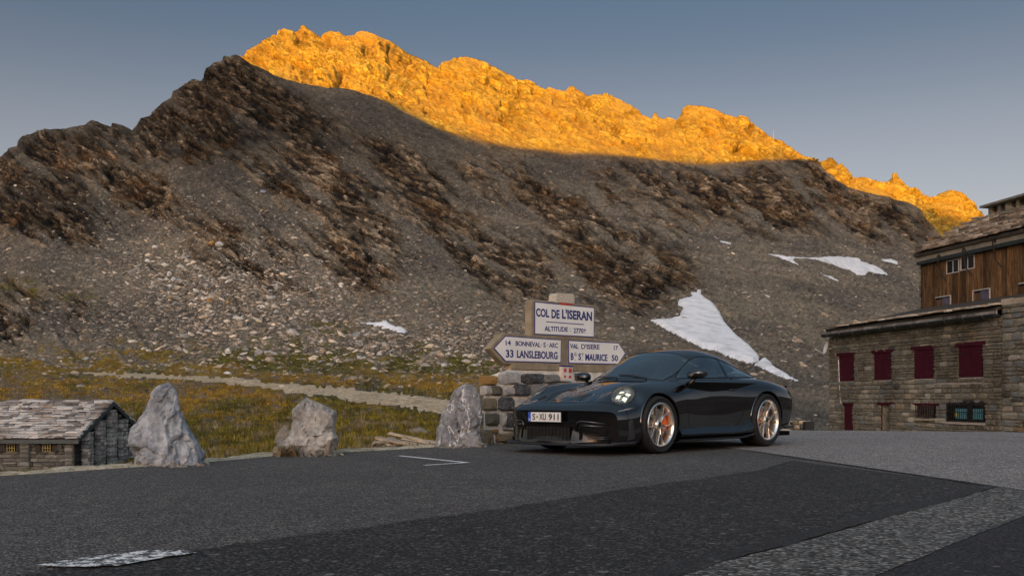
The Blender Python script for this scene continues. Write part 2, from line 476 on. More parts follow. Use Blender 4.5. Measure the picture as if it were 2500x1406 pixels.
midm = sstep(-40, 60, poly_sd(PX, PY, [(-300,420),(0,380),(330,300),(560,130),(640,200),(900,330),(1150,380),(1700,400),(2000,385),(2300,590),(2100,610),(1720,640),(1700,720),(1580,780),(1200,720),(900,700),(640,760),(250,640),(-300,640)]))
rock = np.clip(rock * sstep(-0.42, 0.06, patch) + midm * 0.75 * sstep(0.06, 0.34, patch) * mtn * (1 - rock), 0, 1)
crack = np.clip(rock, 0, 1)
rock = rock * (1 - is_back) + is_back * np.clip(0.72 + 0.5 * fbm(PX / 60, PY / 45, 0 * PX, 77, 3), 0.25, 1)
rock = rock * mtn
GRASS = [[(-2000,840),(0,850),(250,835),(520,830),(700,815),(740,770),(860,775),(960,830),(1120,850),(1220,880),(1400,900),(1700,960),(1700,1300),(-2000,1300)],
         [(-60,655),(60,655),(150,690),(230,740),(120,720),(-60,700)]]
grass = np.zeros_like(PX)
for P in GRASS:
    grass = np.maximum(grass, sstep(-30, 30, poly_sd(PX + 40 * w1, PY + 30 * w2, P)))
gn = fbm(PX / 40, PY / 14, 0 * PX, 400, 4); gn2 = fbm(PX / 9, PY / 4, 0 * PX, 420, 3)
stony = sstep(830, 905, PY)                                 # fully grass only low down
grass = grass * np.clip(sstep(-0.35, 0.2, gn + 0.55 * gn2 - 0.35 + 0.75 * stony), 0, 1)
grass *= (1 - is_back)
dirt = sstep(0.04, 0.34, gn + 0.5 * gn2) * sstep(885, 930, PY)
PATH = [(150,906),(300,909),(420,914),(560,922),(700,934),(820,944),(930,957),(1040,969),(1200,985),(1240,1010),(1160,1016),(1080,1012),(1000,1000),(900,985),(800,972),(700,958),(560,940),(420,926),(300,920),(180,914)]
# displacement ------------------------------------------------------------------
dYr = np.gradient(np.stack([Xg, Yg, Zg], -1), axis=0); dXc = np.gradient(np.stack([Xg, Yg, Zg], -1), axis=1)
N = np.cross(dXc, dYr); N /= np.linalg.norm(N, axis=-1, keepdims=True) + 1e-9
def saw(c):
    f = c - np.floor(c); return np.where(f < 0.82, f / 0.82, (1 - f) / 0.18)
def strata(x, y, z, per, seed, warp):
    c = (0.60 * x + 0.78 * z) / per + warp
    k = np.floor(c)
    a = 0.5 + 0.5 * vnoise(k * 3.7, x / (per * 5.5), z / (per * 7.5) + y / (per * 6), seed)
    return saw(c) * a, a, c
wa = fbm(x / 45, y / 45, z / 45, 700, 3); wb = fbm(x / 11, y / 11, z / 11, 710, 3)
s1, a1, c1 = strata(x, y, z, 13.0, 801, 1.3 * wa + 0.35 * wb)
s2, a2, c2 = strata(x, y, z, 5.2, 811, 2.4 * wa + 0.7 * wb)
s3, a3, c3 = strata(x, y, z, 2.3, 821, 5.0 * wa + 1.3 * wb)
sc_ = np.clip(Yg / 430, 0.5, 2.2)
uu = (0.86 * x - 0.50 * z) / sc_; vv = (0.50 * x + 0.86 * z) / sc_ + 4.0 * wa + 1.1 * wb
an1 = fbm(uu / 9.5, vv / 3.0, y / 40, 841, 3, 0.6)
an2 = fbm(uu / 4.6, vv / 1.5, y / 22, 851, 2, 0.6)
an3 = fbm(uu / 22, vv / 6.5, y / 60, 861, 3, 0.55)
cA1, cA2, cAr = cells(uu / 17, vv / 3.4, 871); cB1, cB2, cBr = cells(uu / 6.5 + 0.6 * wb, vv / 1.35, 873); cC1, cC2, cCr = cells(uu / 3.0, vv / 0.75 + 0.5 * wb, 875)
jA = 1 - sstep(0.0, 0.16, cA2 - cA1); jB = 1 - sstep(0.0, 0.20, cB2 - cB1)
blocks = fbm(x / 14, y / 14, z / 9, 731, 4)
rid = 1 - np.abs(fbm(x / 30, y / 40, z / 30, 741, 3)) * 2
fine = fbm(x / 1.6, y / 1.6, z / 1.6, 751, 3)
big = fbm(x / 60, y / 60, z / 60, 761, 3)
far = np.clip(Yg / 500, 0.35, 2.0)
edge = 1 - 0.55 * sstep(nN + nM - 26, nN + nM - 2, ROW) * (1 - sstep(nN + nM + 4, nN + nM + 40, ROW))
fr_ = 0.62 + 0.5 * is_back
d_rock = (0.9 * s1 + 0.9 * s2 + 0.4 * s3 + 1.3 * blocks + 1.3 * rid + 2.0 * an3 + fr_ * (0.8 * an1 + 2.6 * cAr + 1.7 * cBr + 0.7 * cCr - 1.8 * jA - 0.9 * jB)) * far
d_scree = 0.9 * big + 0.35 * fbm(x / 4.5, y / 4.5, z / 4.5, 771, 3) + 0.16 * fine
top = sstep(nN + nM + nD - 18, nN + nM + nD, ROW)
SNOWS = {}
def z7(P): return [(1540 + a / 3.515, 560 + b / 3.515) for a, b in P]
SNOWS['big'] = z7([(160,778),(300,768),(340,765),(415,745),(425,715),(445,680),(400,655),(415,605),(520,575),(515,540),(560,540),(558,515),(605,520),(600,555),(640,590),(700,625),(770,720),(810,800),(900,900),(1000,985),(1060,1040),(1110,1100),(1100,1140),(1050,1165),(900,1125),(700,1045),(620,1035),(420,930),(300,870)])
SNOWS['tongue'] = z7([(1045,1168),(1130,1112),(1160,1110),(1215,1150),(1225,1180),(1330,1240),(1400,1285),(1450,1300),(1430,1315),(1300,1280),(1170,1225)])
SNOWS['upper'] = z7([(1165,210),(1330,230),(1520,245),(1700,232),(1860,235),(1960,245),(1980,270),(2110,320),(2200,375),(2205,400),(2040,370),(2010,395),(1950,398),(1880,360),(1800,335),(1700,300),(1600,270),(1500,255),(1390,262),(1430,295),(1465,325),(1380,290),(1280,255)])
SNOWS['sliver'] = z7([(1600,368),(1700,400),(1790,446),(1785,454),(1720,434),(1650,403)])
SNOWS['right'] = z7([(2120,252),(2180,258),(2220,252),(2290,278),(2300,308),(2230,292),(2150,270)])
SNOWS['speck'] = z7([(735,100),(800,104),(860,115),(862,133),(790,123)])
SNOWS['left'] = [(760 + a / 4.63, 700 + b / 4.63) for a, b in [(510,403),(700,405),(800,400),(810,383),(870,400),(890,430),(960,455),(1015,460),(1110,520),(1050,535),(970,525),(830,485),(680,440),(560,420)]]
snow_sd = np.full(PX.shape, -999, np.float32)
for P in SNOWS.values(): snow_sd = np.maximum(snow_sd, poly_sd(PX, PY, P))
snowm = sstep(-10, 4, snow_sd) * (1 - is_back)
rock = rock * (1 - snowm)
d_n = (1 - rock) * d_scree * mtn * (1 - 0.9 * snowm)
d = d_n
d_r = rock * (d_rock - 1.5) * edge * (1 - 0.72 * top) * (0.95 + 0.05 * (1 - is_back))
# gullies in the scree run down the fall line
gul = fbm((PX - 0.75 * PY) / 42, PY / 300, 0 * PX, 781, 3)
d += -0.8 * sstep(0.0, 0.7, gul) * (1 - rock) * mtn * (1 - is_back) * (1 - snowm)
nearm = 1 - mtn
hum = fbm(x / 3.0, y / 3.0, 0 * x, 791, 4)
hum2 = fbm(x / 0.6, y / 0.6, 0 * x, 795, 2)
d += nearm * (0.22 * hum * np.clip((Yg - 12) / 25, 0, 1) + 0.035 * hum2 * np.clip((Yg - 12) / 10, 0, 1))
DR = N * 0.55 + np.array([0.0, -0.75, 0.05])
P3 = np.stack([Xg, Yg, Zg], -1) + N * d[..., None] + DR * d_r[..., None]
ground_xy = None
# albedo (scree, schist, ochre rock, grass, dry grass; the back ridge is painted sunlit gold) ----
def C(*c): return np.array(c, np.float32)
def mixc(a, b, t): return a * (1 - t[..., None]) + b * t[..., None]
n1 = fbm(x / 25, y / 25, z / 25, 901, 4); n2 = fbm(x / 5, y / 5, z / 5, 911, 3); n3 = vnoise(x / 0.8, y / 0.8, z / 0.8, 921)
pebble = vnoise(PX / 3.1, PY / 2.6, Yg / 30, 931)
scree = mixc(C(.128, .115, .100), C(.225, .196, .152), sstep(-0.5, 0.5, n1 + 0.4 * n2))
peb2 = vnoise(PX / 6.5, PY / 4.2, Yg / 30, 933)
scree = scree * (1 + 0.42 * pebble + 0.30 * peb2 + 0.30 * n3)[..., None]
scree = mixc(scree, C(.36, .32, .27), 0.8 * sstep(0.70, 0.95, pebble + 0.25 * peb2 + 0.3 * n2))
pale = sstep(0.0, 0.5, fbm(PX / 80, PY / 60, 0 * PX, 941, 3) + 0.5 - np.hypot((PX - 560) / 330, (PY - 700) / 170))
scree = mixc(scree, C(.36, .34, .29) * (1 + 0.4 * pebble)[..., None], np.clip(pale * sstep(0.1, 0.6, pebble), 0, 1))
tone = sstep(-0.66, 0.60, 0.22 * an1 + 0.30 * an2 + 0.24 * cAr + 0.46 * cBr + 0.44 * cCr)
rk = mixc(C(.026, .021, .017), C(.26, .18, .10), tone)
rk = mixc(rk, C(.46, .35, .23), sstep(0.82, 1.12, tone + 0.35 * n2))
rk = mixc(rk, C(.23, .12, .045), 0.6 * sstep(0.1, 0.6, n1))
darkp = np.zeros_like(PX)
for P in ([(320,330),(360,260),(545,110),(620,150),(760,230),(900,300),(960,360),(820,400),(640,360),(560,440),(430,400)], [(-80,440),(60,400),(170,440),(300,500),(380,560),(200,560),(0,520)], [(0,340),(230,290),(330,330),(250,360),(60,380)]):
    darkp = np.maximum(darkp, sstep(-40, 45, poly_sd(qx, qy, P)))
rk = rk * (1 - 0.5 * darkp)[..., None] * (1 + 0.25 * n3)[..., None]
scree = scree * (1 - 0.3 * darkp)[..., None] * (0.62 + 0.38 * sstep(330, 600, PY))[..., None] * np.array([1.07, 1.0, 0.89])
rk_sunlit = mixc(C(.36, .20, .030), C(.70, .475, .080), np.clip(tone * 0.62 + 0.45 * n1 + 0.10, 0, 1)) * (1 + 0.18 * n3)[..., None]  # low-sun gold put into the ridge rock's own colour
rk = mixc(rk, rk_sunlit, is_back * (PX > 0))
scree = mixc(scree, C(.46, .25, .050) * (1 + 0.2 * pebble)[..., None], is_back)  # same low-sun gold painted into the scree of the back ridge
green = mixc(C(.085, .072, .010), C(.20, .165, .022), sstep(-0.4, 0.5, gn2))
dry = mixc(C(.27, .150, .018), C(.40, .255, .04), sstep(-0.3, 0.4, gn2))
dryness = np.clip(sstep(-0.15, 0.35, fbm(PX / 90, PY / 30, 0 * PX, 951, 3) + 0.25 - 0.9 * np.abs(PY - 930) / 100 + 0.35 * (PX < 700)), 0, 1)
gr = mixc(green, dry, dryness) * (0.88 + 0.22 * n3)[..., None]
gr = mixc(gr, C(.19, .155, .115) * (1 + 0.3 * pebble)[..., None], np.clip(dirt, 0, 1) * 0.8)
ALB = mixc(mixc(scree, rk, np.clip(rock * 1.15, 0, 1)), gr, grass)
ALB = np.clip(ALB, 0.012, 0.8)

idx = np.arange(nR * nC).reshape(nR, nC)
quads = np.stack([idx[:-1, :-1], idx[:-1, 1:], idx[1:, 1:], idx[1:, :-1]], -1)
def terrain_mat():
    t = NT('mountain_rock_and_scree')
    nd = t.t.nodes.new('ShaderNodeAttribute'); nd.attribute_name = 'albedo'; col, rk_ = nd.outputs['Color'], nd.outputs['Alpha']
    geo = t.n('ShaderNodeNewGeometry').outputs['Position']
    a = t.noise(1.5, 6, 0.7, geo); b = t.noise(0.22, 4, 0.6, geo)
    # bedding: angular slabs dipping to the right, in two sizes
    mp = t.n('ShaderNodeMapping'); mp.inputs['Rotation'].default_value = (0, math.radians(-31), 0); t.l(geo, mp.inputs[0])
    wv = t.n('ShaderNodeTexNoise'); wv.inputs['Scale'].default_value = .25; wv.inputs['Detail'].default_value = 4; t.l(geo, wv.inputs['Vector'])
    ad = t.n('ShaderNodeVectorMath', operation='MULTIPLY_ADD'); t.l(wv.outputs['Color'], ad.inputs[0]); ad.inputs[1].default_value = (3.0, 3.0, 4.5); t.l(mp.outputs[0], ad.inputs[2])
    def slabs(st):
        m2 = t.n('ShaderNodeMapping'); m2.inputs['Scale'].default_value = st; t.l(ad.outputs[0], m2.inputs[0])
        v = t.n('ShaderNodeTexVoronoi'); v.inputs['Scale'].default_value = 1.0; t.l(m2.outputs[0], v.inputs['Vector'])
        e = t.n('ShaderNodeTexVoronoi'); e.feature = 'DISTANCE_TO_EDGE'; e.inputs['Scale'].default_value = 1.0; t.l(m2.outputs[0], e.inputs['Vector'])
        sp = t.n('ShaderNodeSeparateColor'); t.l(v.outputs['Color'], sp.inputs[0]); return sp.outputs[0], e.outputs['Distance']
    r1, e1 = slabs((0.13, 0.10, 0.62)); r2, e2 = slabs((0.34, 0.22, 1.5))
    f_s = t.ramp(a, [(0.30, 0.60), (0.5, 0.97), (0.70, 1.45)])
    f_r = t.mix(t.ramp(r1, [(0.0, 0.50), (0.5, 0.95), (1.0, 1.5)]), t.ramp(r2, [(0.0, 0.45), (0.6, 1.0), (1.0, 1.6)]), 1.0, 'MULTIPLY')
    f_r = t.mix(f_r, t.ramp(a, [(0.30, 0.72), (0.70, 1.3)]), 1.0, 'MULTIPLY')
    c2 = t.mix(col, t.mix(f_s, f_r, rk_), 1.0, 'MULTIPLY')
    t.set(c2, 0.92, 0, 0.12)
    crk = t.math('ADD', t.math('MULTIPLY', t.ramp(e1, [(0.0, 0.0), (0.10, 1.0)]), 1.6), t.math('ADD', t.math('MULTIPLY', r1, 1.2), t.math('ADD', t.math('MULTIPLY', t.ramp(e2, [(0.0, 0.0), (0.12, 1.0)]), 0.7), t.math('MULTIPLY', r2, 0.8))))
    h = t.math('ADD', a, t.math('ADD', t.math('MULTIPLY', b, 2.0), t.math('MULTIPLY', crk, rk_)))
    t.bump(h, 1.0, 0.9)
    return t.m
M_TERRAIN = terrain_mat()
P3f = P3.reshape(-1, 3); ALBf = ALB.reshape(-1, 3)
def sub_mesh(name, r0, r1, mat):
    q = quads[r0:r1].reshape(-1, 4) - r0 * nC
    me = mesh_np(name, P3[r0:r1 + 1].reshape(-1, 3), q, [mat], True)
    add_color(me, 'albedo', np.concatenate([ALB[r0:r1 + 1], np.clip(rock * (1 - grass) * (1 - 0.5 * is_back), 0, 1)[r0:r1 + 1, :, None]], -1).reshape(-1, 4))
    return me
RM = nN - 8
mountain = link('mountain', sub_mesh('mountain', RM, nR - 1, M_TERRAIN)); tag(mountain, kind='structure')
meadow = link('meadow', sub_mesh('meadow', 0, RM, M_TERRAIN)); tag(meadow, kind='structure')
# projected rows of the finished surface, for laying things on it
QX = CX + F * P3[..., 0] / P3[..., 1]; QY = HY - F * (P3[..., 2] - CAMH) / P3[..., 1]
def surf(px, py, r0=0, r1=None):
    """point of the ground seen at bearing px, elevation row py: first crossing going outwards"""
    c = int(np.clip(np.searchsorted(GC, px), 1, nC - 1))
    colpy = QY[:, c]
    r1 = r1 or nR
    for r in range(r0 + 1, r1):
        if colpy[r] <= py:
            return Vector(P3[r, c]), Vector(N[r, c]), (r, c)
    return Vector(P3[r1 - 1, c]), Vector(N[r1 - 1, c]), (r1 - 1, c)

# ground far around (below the meadow and behind the camera)
def disc_ground():
    me = MB(); n = 64
    rr = [0.5, 20, 60, 200, 700, 2500, 9000]
    vs = [(r * math.cos(2 * math.pi * k / n), r * math.sin(2 * math.pi * k / n), -7.0) for r in rr for k in range(n)]
    fs = [(i * n + k, i * n + (k + 1) % n, (i + 1) * n + (k + 1) % n, (i + 1) * n + k) for i in range(len(rr) - 1) for k in range(n)]
    return me.add(vs, fs).build('ground', simple('alpine_soil', (.12, .10, .06), 0.95, 0, 0.1, 0.35, 0.3))
tag(disc_ground(), kind='structure')

# the ridge behind the camera, on the sun's side of the pass; it shades everything but the tops
SH = [(-200,300),(0,300),(300,240),(560,105),(590,128),(640,165),(760,195),(860,206),(980,262),(1060,302),(1150,345),(1250,366),(1330,378),(1400,380),(1500,385),(1550,388),(1620,395),(1720,405),(1800,400),(1880,392),(1960,386),(1996,400),(2039,436),(2075,456),(2108,468),(2139,475),(2170,482),(2216,490),(2259,522),(2300,575)]
prof = []
YR = -4600.0
for (a, b) in [q for q in SH if 590 < q[0] < 2000 and not 600 < q[0] < 1140 and not 2000 < q[0]] + [(a_, None) for a_ in list(range(-200, 600, 50)) + list(range(600, 1140, 30)) + list(range(2000, 2110, 20)) + list(range(2220, 2310, 15))] + [(2108, 468), (2139, 475), (2170, 482), (2216, 490)]:
    c = int(np.clip(np.searchsorted(GC, a), 1, nC - 1))
    col = QY[nN:nN + nM + nD, c]
    if b is None: p = Vector(P3[nN + nM - 1, c]) + Vector((0, 0, 28 if a < 560 else 9))
    else: j = np.where(col <= b)[0]
    if b is None: pass
    elif len(j): p = Vector(P3[nN + j[0], c])
    else: p = Vector(((a - CX) * YF[c] / F, YF[c], CAMH + (HY - b) * YF[c] / F))
    k = (YR - p.y) / SUN.y
    q = p + SUN * k
    prof.append((q.x, q.z))
prof.sort()
px_, pz_ = np.array([p[0] for p in prof]), np.array([p[1] for p in prof])
def ridge_profile(X):
    h = np.interp(X, px_, pz_)
    h = np.where(X < px_[0], np.maximum(pz_[0] + (px_[0] - X) * 0.10, 60), h)
    h = np.where(X > px_[-1], np.maximum(pz_[-1] - (X - px_[-1]) * 0.12, 60), h)
    return h
Xr = np.linspace(-7000, 5200, 640); tt = np.linspace(-1, 1, 61)
hh = np.minimum(ridge_profile(Xr), 1100)
XX = np.repeat(Xr[None], len(tt), 0); TT = np.repeat(tt[:, None], len(Xr), 1)
YY = YR + TT * 2200
ZZ = hh[None] * (1 - np.abs(TT)) ** 1.0 - 7 * np.abs(TT)
bump_ = fbm(XX / 160, YY / 160, 0 * XX, 1201, 4) * 60 * np.sin(np.pi * np.abs(TT)) * (np.abs(TT) > 0.01)
ZZ = ZZ - np.abs(bump_)
ii = np.arange(XX.size).reshape(XX.shape)
q = np.stack([ii[:-1, :-1], ii[:-1, 1:], ii[1:, 1:], ii[1:, :-1]], -1).reshape(-1, 4)
me = mesh_np('opposite_mountain', np.stack([XX, YY, ZZ], -1).reshape(-1, 3), q, [simple('dark_scree', (.12, .10, .085), 0.95, 0, 0.1, 0.4, 0.02)], True)
tag(link('opposite_mountain', me), kind='structure')

# the slope on the far side of the road, to the right (its foot starts beyond the buildings)
XX = np.linspace(0, 1, 60)[None].repeat(120, 0); TT = np.linspace(-1, 1, 120)[:, None].repeat(60, 1)
hx = 75 + 560 * XX; hy = -60 + 560 * TT + 40 * XX
hz = -6 + (80 + 25 * np.sin(3.1 * TT + 1)) * XX ** .85 * np.clip(1.25 - np.abs(TT) ** 3, .2, 1) + 14 * fbm(hx / 90, hy / 90, 0 * hx, 1301, 4) * XX
ii = np.arange(XX.size).reshape(XX.shape)
q = np.stack([ii[:-1, :-1], ii[:-1, 1:], ii[1:, 1:], ii[1:, :-1]], -1).reshape(-1, 4)
tag(link('roadside_hill', mesh_np('roadside_hill', np.stack([hx, hy, hz], -1).reshape(-1, 3), q, [bpy.data.materials['dark_scree']], True)), kind='structure')

# ================================================================== road and roadside
Z1, Z2, Z3 = 0.004, 0.008, 0.012
def G(px, py): v = on_road(px, py); return (v.x, v.y)
EDGE = [(-24, -14), (-12, -1.6), (-6.6, 5.6)] + [G(0, 1160), G(250, 1143), G(490, 1127), G(670, 1110), G(870, 1101), G(1065, 1090), G(1180, 1084)] + [(0.6, 12.75 * K), (3.1, 14.6 * K), (5.7, 16.35 * K), (7.2, 16.05 * K), (9.9, 15.4 * K), (16, 13.95 * K), (30, 10.6 * K)]
def sheet(name, poly, z, mat, thick=0.0):
    bm = bmesh.new()
    vs = [bm.verts.new((x, y, z)) for x, y in poly]
    f = bm.faces.new(vs)
    if f.normal.z < 0: f.normal_flip()
    bmesh.ops.triangulate(bm, faces=[f])
    me = bpy.data.meshes.new(name); bm.to_mesh(me); bm.free(); me.materials.append(mat)
    return link(name, me)
def asphalt(name, lo, hi, stone, sc=1.0, warm=0.0, bump=0.6):
    t = NT(name); p = t.n('ShaderNodeNewGeometry').outputs['Position']
    v = t.n('ShaderNodeTexVoronoi'); v.inputs['Scale'].default_value = 105 * sc; t.l(p, v.inputs['Vector'])
    v2 = t.n('ShaderNodeTexVoronoi'); v2.inputs['Scale'].default_value = 44 * sc; t.l(p, v2.inputs['Vector'])
    big = t.noise(0.55, 5, 0.6, p); mid = t.noise(7.0, 4, 0.6, p); fine = t.noise(190, 3, 0.6, p)
    base = t.ramp(big, [(0.3, lo), (0.7, hi)])
    sep = t.n('ShaderNodeSeparateColor'); t.l(v.outputs['Color'], sep.inputs[0])
    grain = t.ramp(sep.outputs[0], [(0.0, 0.10), (0.45, 0.70), (0.8, 1.55), (1.0, stone * 1.5)])
    c = t.mix(base, grain, 1.0, 'MULTIPLY')
    c = t.mix(c, t.ramp(mid, [(0.3, 0.78), (0.7, 1.2)]), 1.0, 'MULTIPLY')
    sp = t.n('ShaderNodeSeparateColor'); t.l(v2.outputs['Color'], sp.inputs[0])
    lightst = t.ramp(sp.outputs[1], [(0.988, 0.0), (0.993, 1.0)], 'LINEAR')
    c = t.mix(c, t.mix(c, (0.26, 0.24, 0.22), 0.55), lightst)
    t.set(c, t.ramp(fine, [(0.3, 0.72), (0.7, 0.92)]), 0, 0.35)
    h = t.math('ADD', t.math('MULTIPLY', v.outputs['Distance'], -1.6), t.math('MULTIPLY', fine, 0.6))
    t.bump(h, bump, 0.006)
    return t.m
M_ASPH = asphalt('asphalt_dark', (.068, .060, .053), (.094, .083, .073), 2.2)
M_ASPH2 = asphalt('asphalt_coarse', (.023, .0205, .018), (.033, .0295, .026), 3.2, 0.75, 0, 0.9)
M_STRIP = asphalt('asphalt_worn_strip', (.082, .077, .066), (.118, .110, .096), 2.6, 0.62, 0, 1.0)
M_PARK = asphalt('asphalt_old_grey', (.20, .175, .155), (.255, .225, .20), 1.9, 1.0)
M_NEW = asphalt('asphalt_fresh_black', (.020, .018, .0175), (.030, .027, .026), 2.0)

edge = densify(EDGE, 0.3, 0.05, 1)
road_poly = edge + [(34, 4), (34, -40), (-34, -40), (-30, -14)]
road = sheet('road', road_poly, 0.0, M_ASPH); tag(road, kind='structure')
A3 = G(2440, 1190); A2 = G(1790, 1095)
lineA = densify([(2.15, 13.75 * K), A2, A3, (3.70, 5.05 * K)], 0.12, 0.014, 3, freq=6)
edge_r = [(x, y - 0.04) for x, y in edge if x > 2.2]
park = lineA + [(4.2, 2.0), (6.0, -20), (33, -20), (33, 9.5 * K)] + edge_r[::-1]
tag(sheet('old_asphalt', park, Z1, M_PARK), kind='structure')
lineB = densify([A3, G(2010, 1310), G(1660, 1406), (-0.5, 1.85 * K), (-3.6, -1.2 * K)], 0.06, 0.022, 4, freq=9)
lineC = densify([(3.70, 5.30 * K), G(2500, 1260), G(2145, 1406), (0.3, 1.95 * K), (-2.8, -1.2 * K)], 0.06, 0.014, 5, freq=9)
tag(sheet('worn_asphalt_strip', lineB + lineC[::-1], Z2, M_STRIP), kind='structure')
tag(sheet('fresh_asphalt', lineC + [(-2.8, -9), (4.6, -9), (4.1, 2.2), (3.75, 4.6 * K)], Z1 + 0.001, M_NEW), kind='structure')
lineD = densify([(2.95, 8.35 * K), G(1850, 1150), G(1560, 1190), G(1250, 1240), G(500, 1342), (-3.6, 1.2 * K), (-9, -4)], 0.1, 0.03, 6, freq=5)
laneB = [(x - 0.004, y + 0.004) for x, y in lineB]
tag(sheet('road_lane', lineD + [(-9, -9)] + laneB[::-1], Z1, M_ASPH2), kind='structure')
# tar seams where the patches meet
def ribbon(name, line, w0, w1, z, mat, seed, off=0.0):
    L = []; Rr = []
    for i, (x, y) in enumerate(line):
        a, b = line[max(i - 1, 0)], line[min(i + 1, len(line) - 1)]
        n = Vector((-(b[1] - a[1]), b[0] - a[0])).normalized()
        k = 0.5 + 0.5 * float(fbm(np.float32(x * 3), np.float32(y * 3), np.float32(seed), seed, 3)); w = w0 + (w1 - w0) * k
        L.append((x + n.x * (off + w / 2), y + n.y * (off + w / 2))); Rr.append((x + n.x * (off - w / 2), y + n.y * (off - w / 2)))
    mb = MB(); n = len(L)
    mb.add([(x, y, z) for x, y in L] + [(x, y, z) for x, y in Rr], [(i, n + i, n + i + 1, i + 1) for i in range(n - 1)])
    return mb.build(name, mat)
M_TAR = asphalt('tar_seam', (.024, .0215, .0195), (.036, .032, .029), 1.6, 1.2, 0, .4)
tag(ribbon('road_seam', [q for q in lineB if q[1] > .5], .06, .20, Z2 + .002, M_TAR, 61, -.07), kind='structure')
tag(ribbon('road_seam', [q for q in lineD if q[1] > 1.5], .0, .03, Z2, M_TAR, 62), kind='structure')
tag(ribbon('road_seam', [q for q in lineA if q[1] < 12.5], .01, .04, Z2 + .001, M_TAR, 63), kind='structure')
# painted markings, worn
def paint_mat(name, wear):
    t = NT(name); p = t.n('ShaderNodeNewGeometry').outputs['Position']
    a = t.noise(16, 5, 0.72, p); b = t.noise(70, 3, 0.6, p)
    f = t.ramp(t.math('ADD', t.math('MULTIPLY', a, 0.75), t.math('MULTIPLY', b, 0.3)), [(wear, 0.0), (wear + 0.05, 1.0)])
    t.set(t.mix((.060, .058, .056), (.82, .79, .74), f), 0.75, 0, 0.3); t.bump(b, 0.4, 0.004)
    return t.m
M_PAINT, M_PAINT2 = paint_mat('worn_road_paint', 0.505), paint_mat('thin_road_paint', 0.42)
dash = [tuple(on_road(p[0], p[1], Z3))[:2] for p in ((72, 1380), (140, 1370), (200, 1362), (270, 1352), (340, 1343), (430, 1341), (483, 1347), (410, 1358), (350, 1369), (290, 1380), (170, 1381))]
dash = densify(dash[::-1], .03, .03, 8, True, 11)
tag(sheet('road_dash', dash, Z3, M_PAINT), kind='structure')
def strip(a, b, w):
    a, b = Vector(a), Vector(b); n = Vector((-(b - a).y, (b - a).x)).normalized() * w / 2
    return [tuple(a - n), tuple(b - n), tuple(b + n), tuple(a + n)]
tag(sheet('parking_line', strip(G(975, 1113), G(1141, 1130), 0.07), Z1 + 0.002, M_PAINT2), kind='structure')
tag(sheet('parking_line', strip(G(1143, 1130), G(1036, 1137), 0.055), Z2, M_PAINT2), kind='structure')

# pale broken concrete edging along the meadow side
def kerb():
    me = MB(); E = [p for p in densify(EDGE[:13], 0.07)]
    prof = [(-0.10, 0.0), (-0.08, 0.012), (-0.02, 0.022), (0.06, 0.026), (0.13, 0.016), (0.17, -0.06)]
    vs = []
    for i, (x, y) in enumerate(E):
        a = E[max(i - 1, 0)]; b = E[min(i + 1, len(E) - 1)]
        n = Vector((-(b[1] - a[1]), b[0] - a[0], 0)).normalized()
        w = float(fbm(np.float32(x * 2.2), np.float32(y * 2.2), np.float32(0), 33, 3)); w2 = float(vnoise(np.float32(x * 9), np.float32(y * 9), np.float32(0), 36))
        w3 = float(fbm(np.float32(x * 1.1), np.float32(y * 1.1), np.float32(4), 39, 2))
        for k, (o, h) in enumerate(prof):
            j = float(vnoise(np.float32(x * 7 + k * 3.1), np.float32(y * 7), np.float32(k), 37))
            p = Vector((x, y, 0)) + n * (o * (0.85 + 0.6 * w3) + 0.035 * w + 0.012 * j)
            vs.append((p.x, p.y, h * (1 + 0.5 * w + 0.35 * w2) + 0.012 * j * (h > 0) if k not in (0,) else -0.005))
    L = len(prof)
    fs = [(i * L + k, (i + 1) * L + k, (i + 1) * L + k + 1, i * L + k + 1) for i in range(len(E) - 1) for k in range(L - 1)]
    me.add(vs, fs)
    t = NT('broken_concrete'); p = t.n('ShaderNodeNewGeometry').outputs['Position']
    a = t.noise(3.2, 6, 0.65, p); b = t.noise(26, 4, 0.6, p)
    c = t.ramp(a, [(0.30, (.20, .155, .10)), (0.48, (.42, .35, .235)), (0.68, (.60, .52, .39))])
    c = t.mix(c, t.ramp(b, [(0.32, 0.45), (0.5, 1.0), (0.75, 1.18)]), 1.0, 'MULTIPLY')
    t.set(c, 0.95, 0, 0.2); t.bump(t.math('ADD', a, b), 0.9, 0.02)
    return me.build('kerb', t.m, smooth=True)
tag(kerb(), kind='structure')

# gravel shoulder carrying the marker stones and the sign wall
SHW = [(-24, 0.3), (-4.4, 0.30), (-3.2, 0.45), (-2.77, 0.9), (-1.8, 1.3), (-0.4, 1.6), (3, 2.2), (8, 1.6), (30, 1.6)]
def shoulder_w(x): return float(np.interp(x, [a for a, b in SHW], [b for a, b in SHW]))
sk = MB(); prev = None
for i, (x, y) in enumerate(edge):
    a = edge[max(i - 1, 0)]; b = edge[min(i + 1, len(edge) - 1)]
    n_ = Vector((-(b[1] - a[1]), b[0] - a[0], 0)).normalized(); w = shoulder_w(x)
    ring = []
    for k, (o, h) in enumerate(((0, -0.006), (0.3, -0.02), (0.65, -0.045), (1.0, -0.09), (1.0, -0.30), (1.0, -2.4))):
        e = w * o + (0.25 if k == 4 else 0) + (3.2 if k == 5 else 0)
        ring.append((x + n_.x * e, y + n_.y * e, h + 0.03 * float(vnoise(np.float32(x * 3), np.float32(k), np.float32(0), 5)) * (k > 0)))
    if prev: sk.add(prev + ring, [(j, 6 + j, 6 + j + 1, j + 1) for j in range(5)])
    prev = ring
t_ = NT('gravel_shoulder'); p_ = t_.n('ShaderNodeNewGeometry').outputs['Position']
vv_ = t_.n('ShaderNodeTexVoronoi'); vv_.inputs['Scale'].default_value = 30; t_.l(p_, vv_.inputs['Vector'])
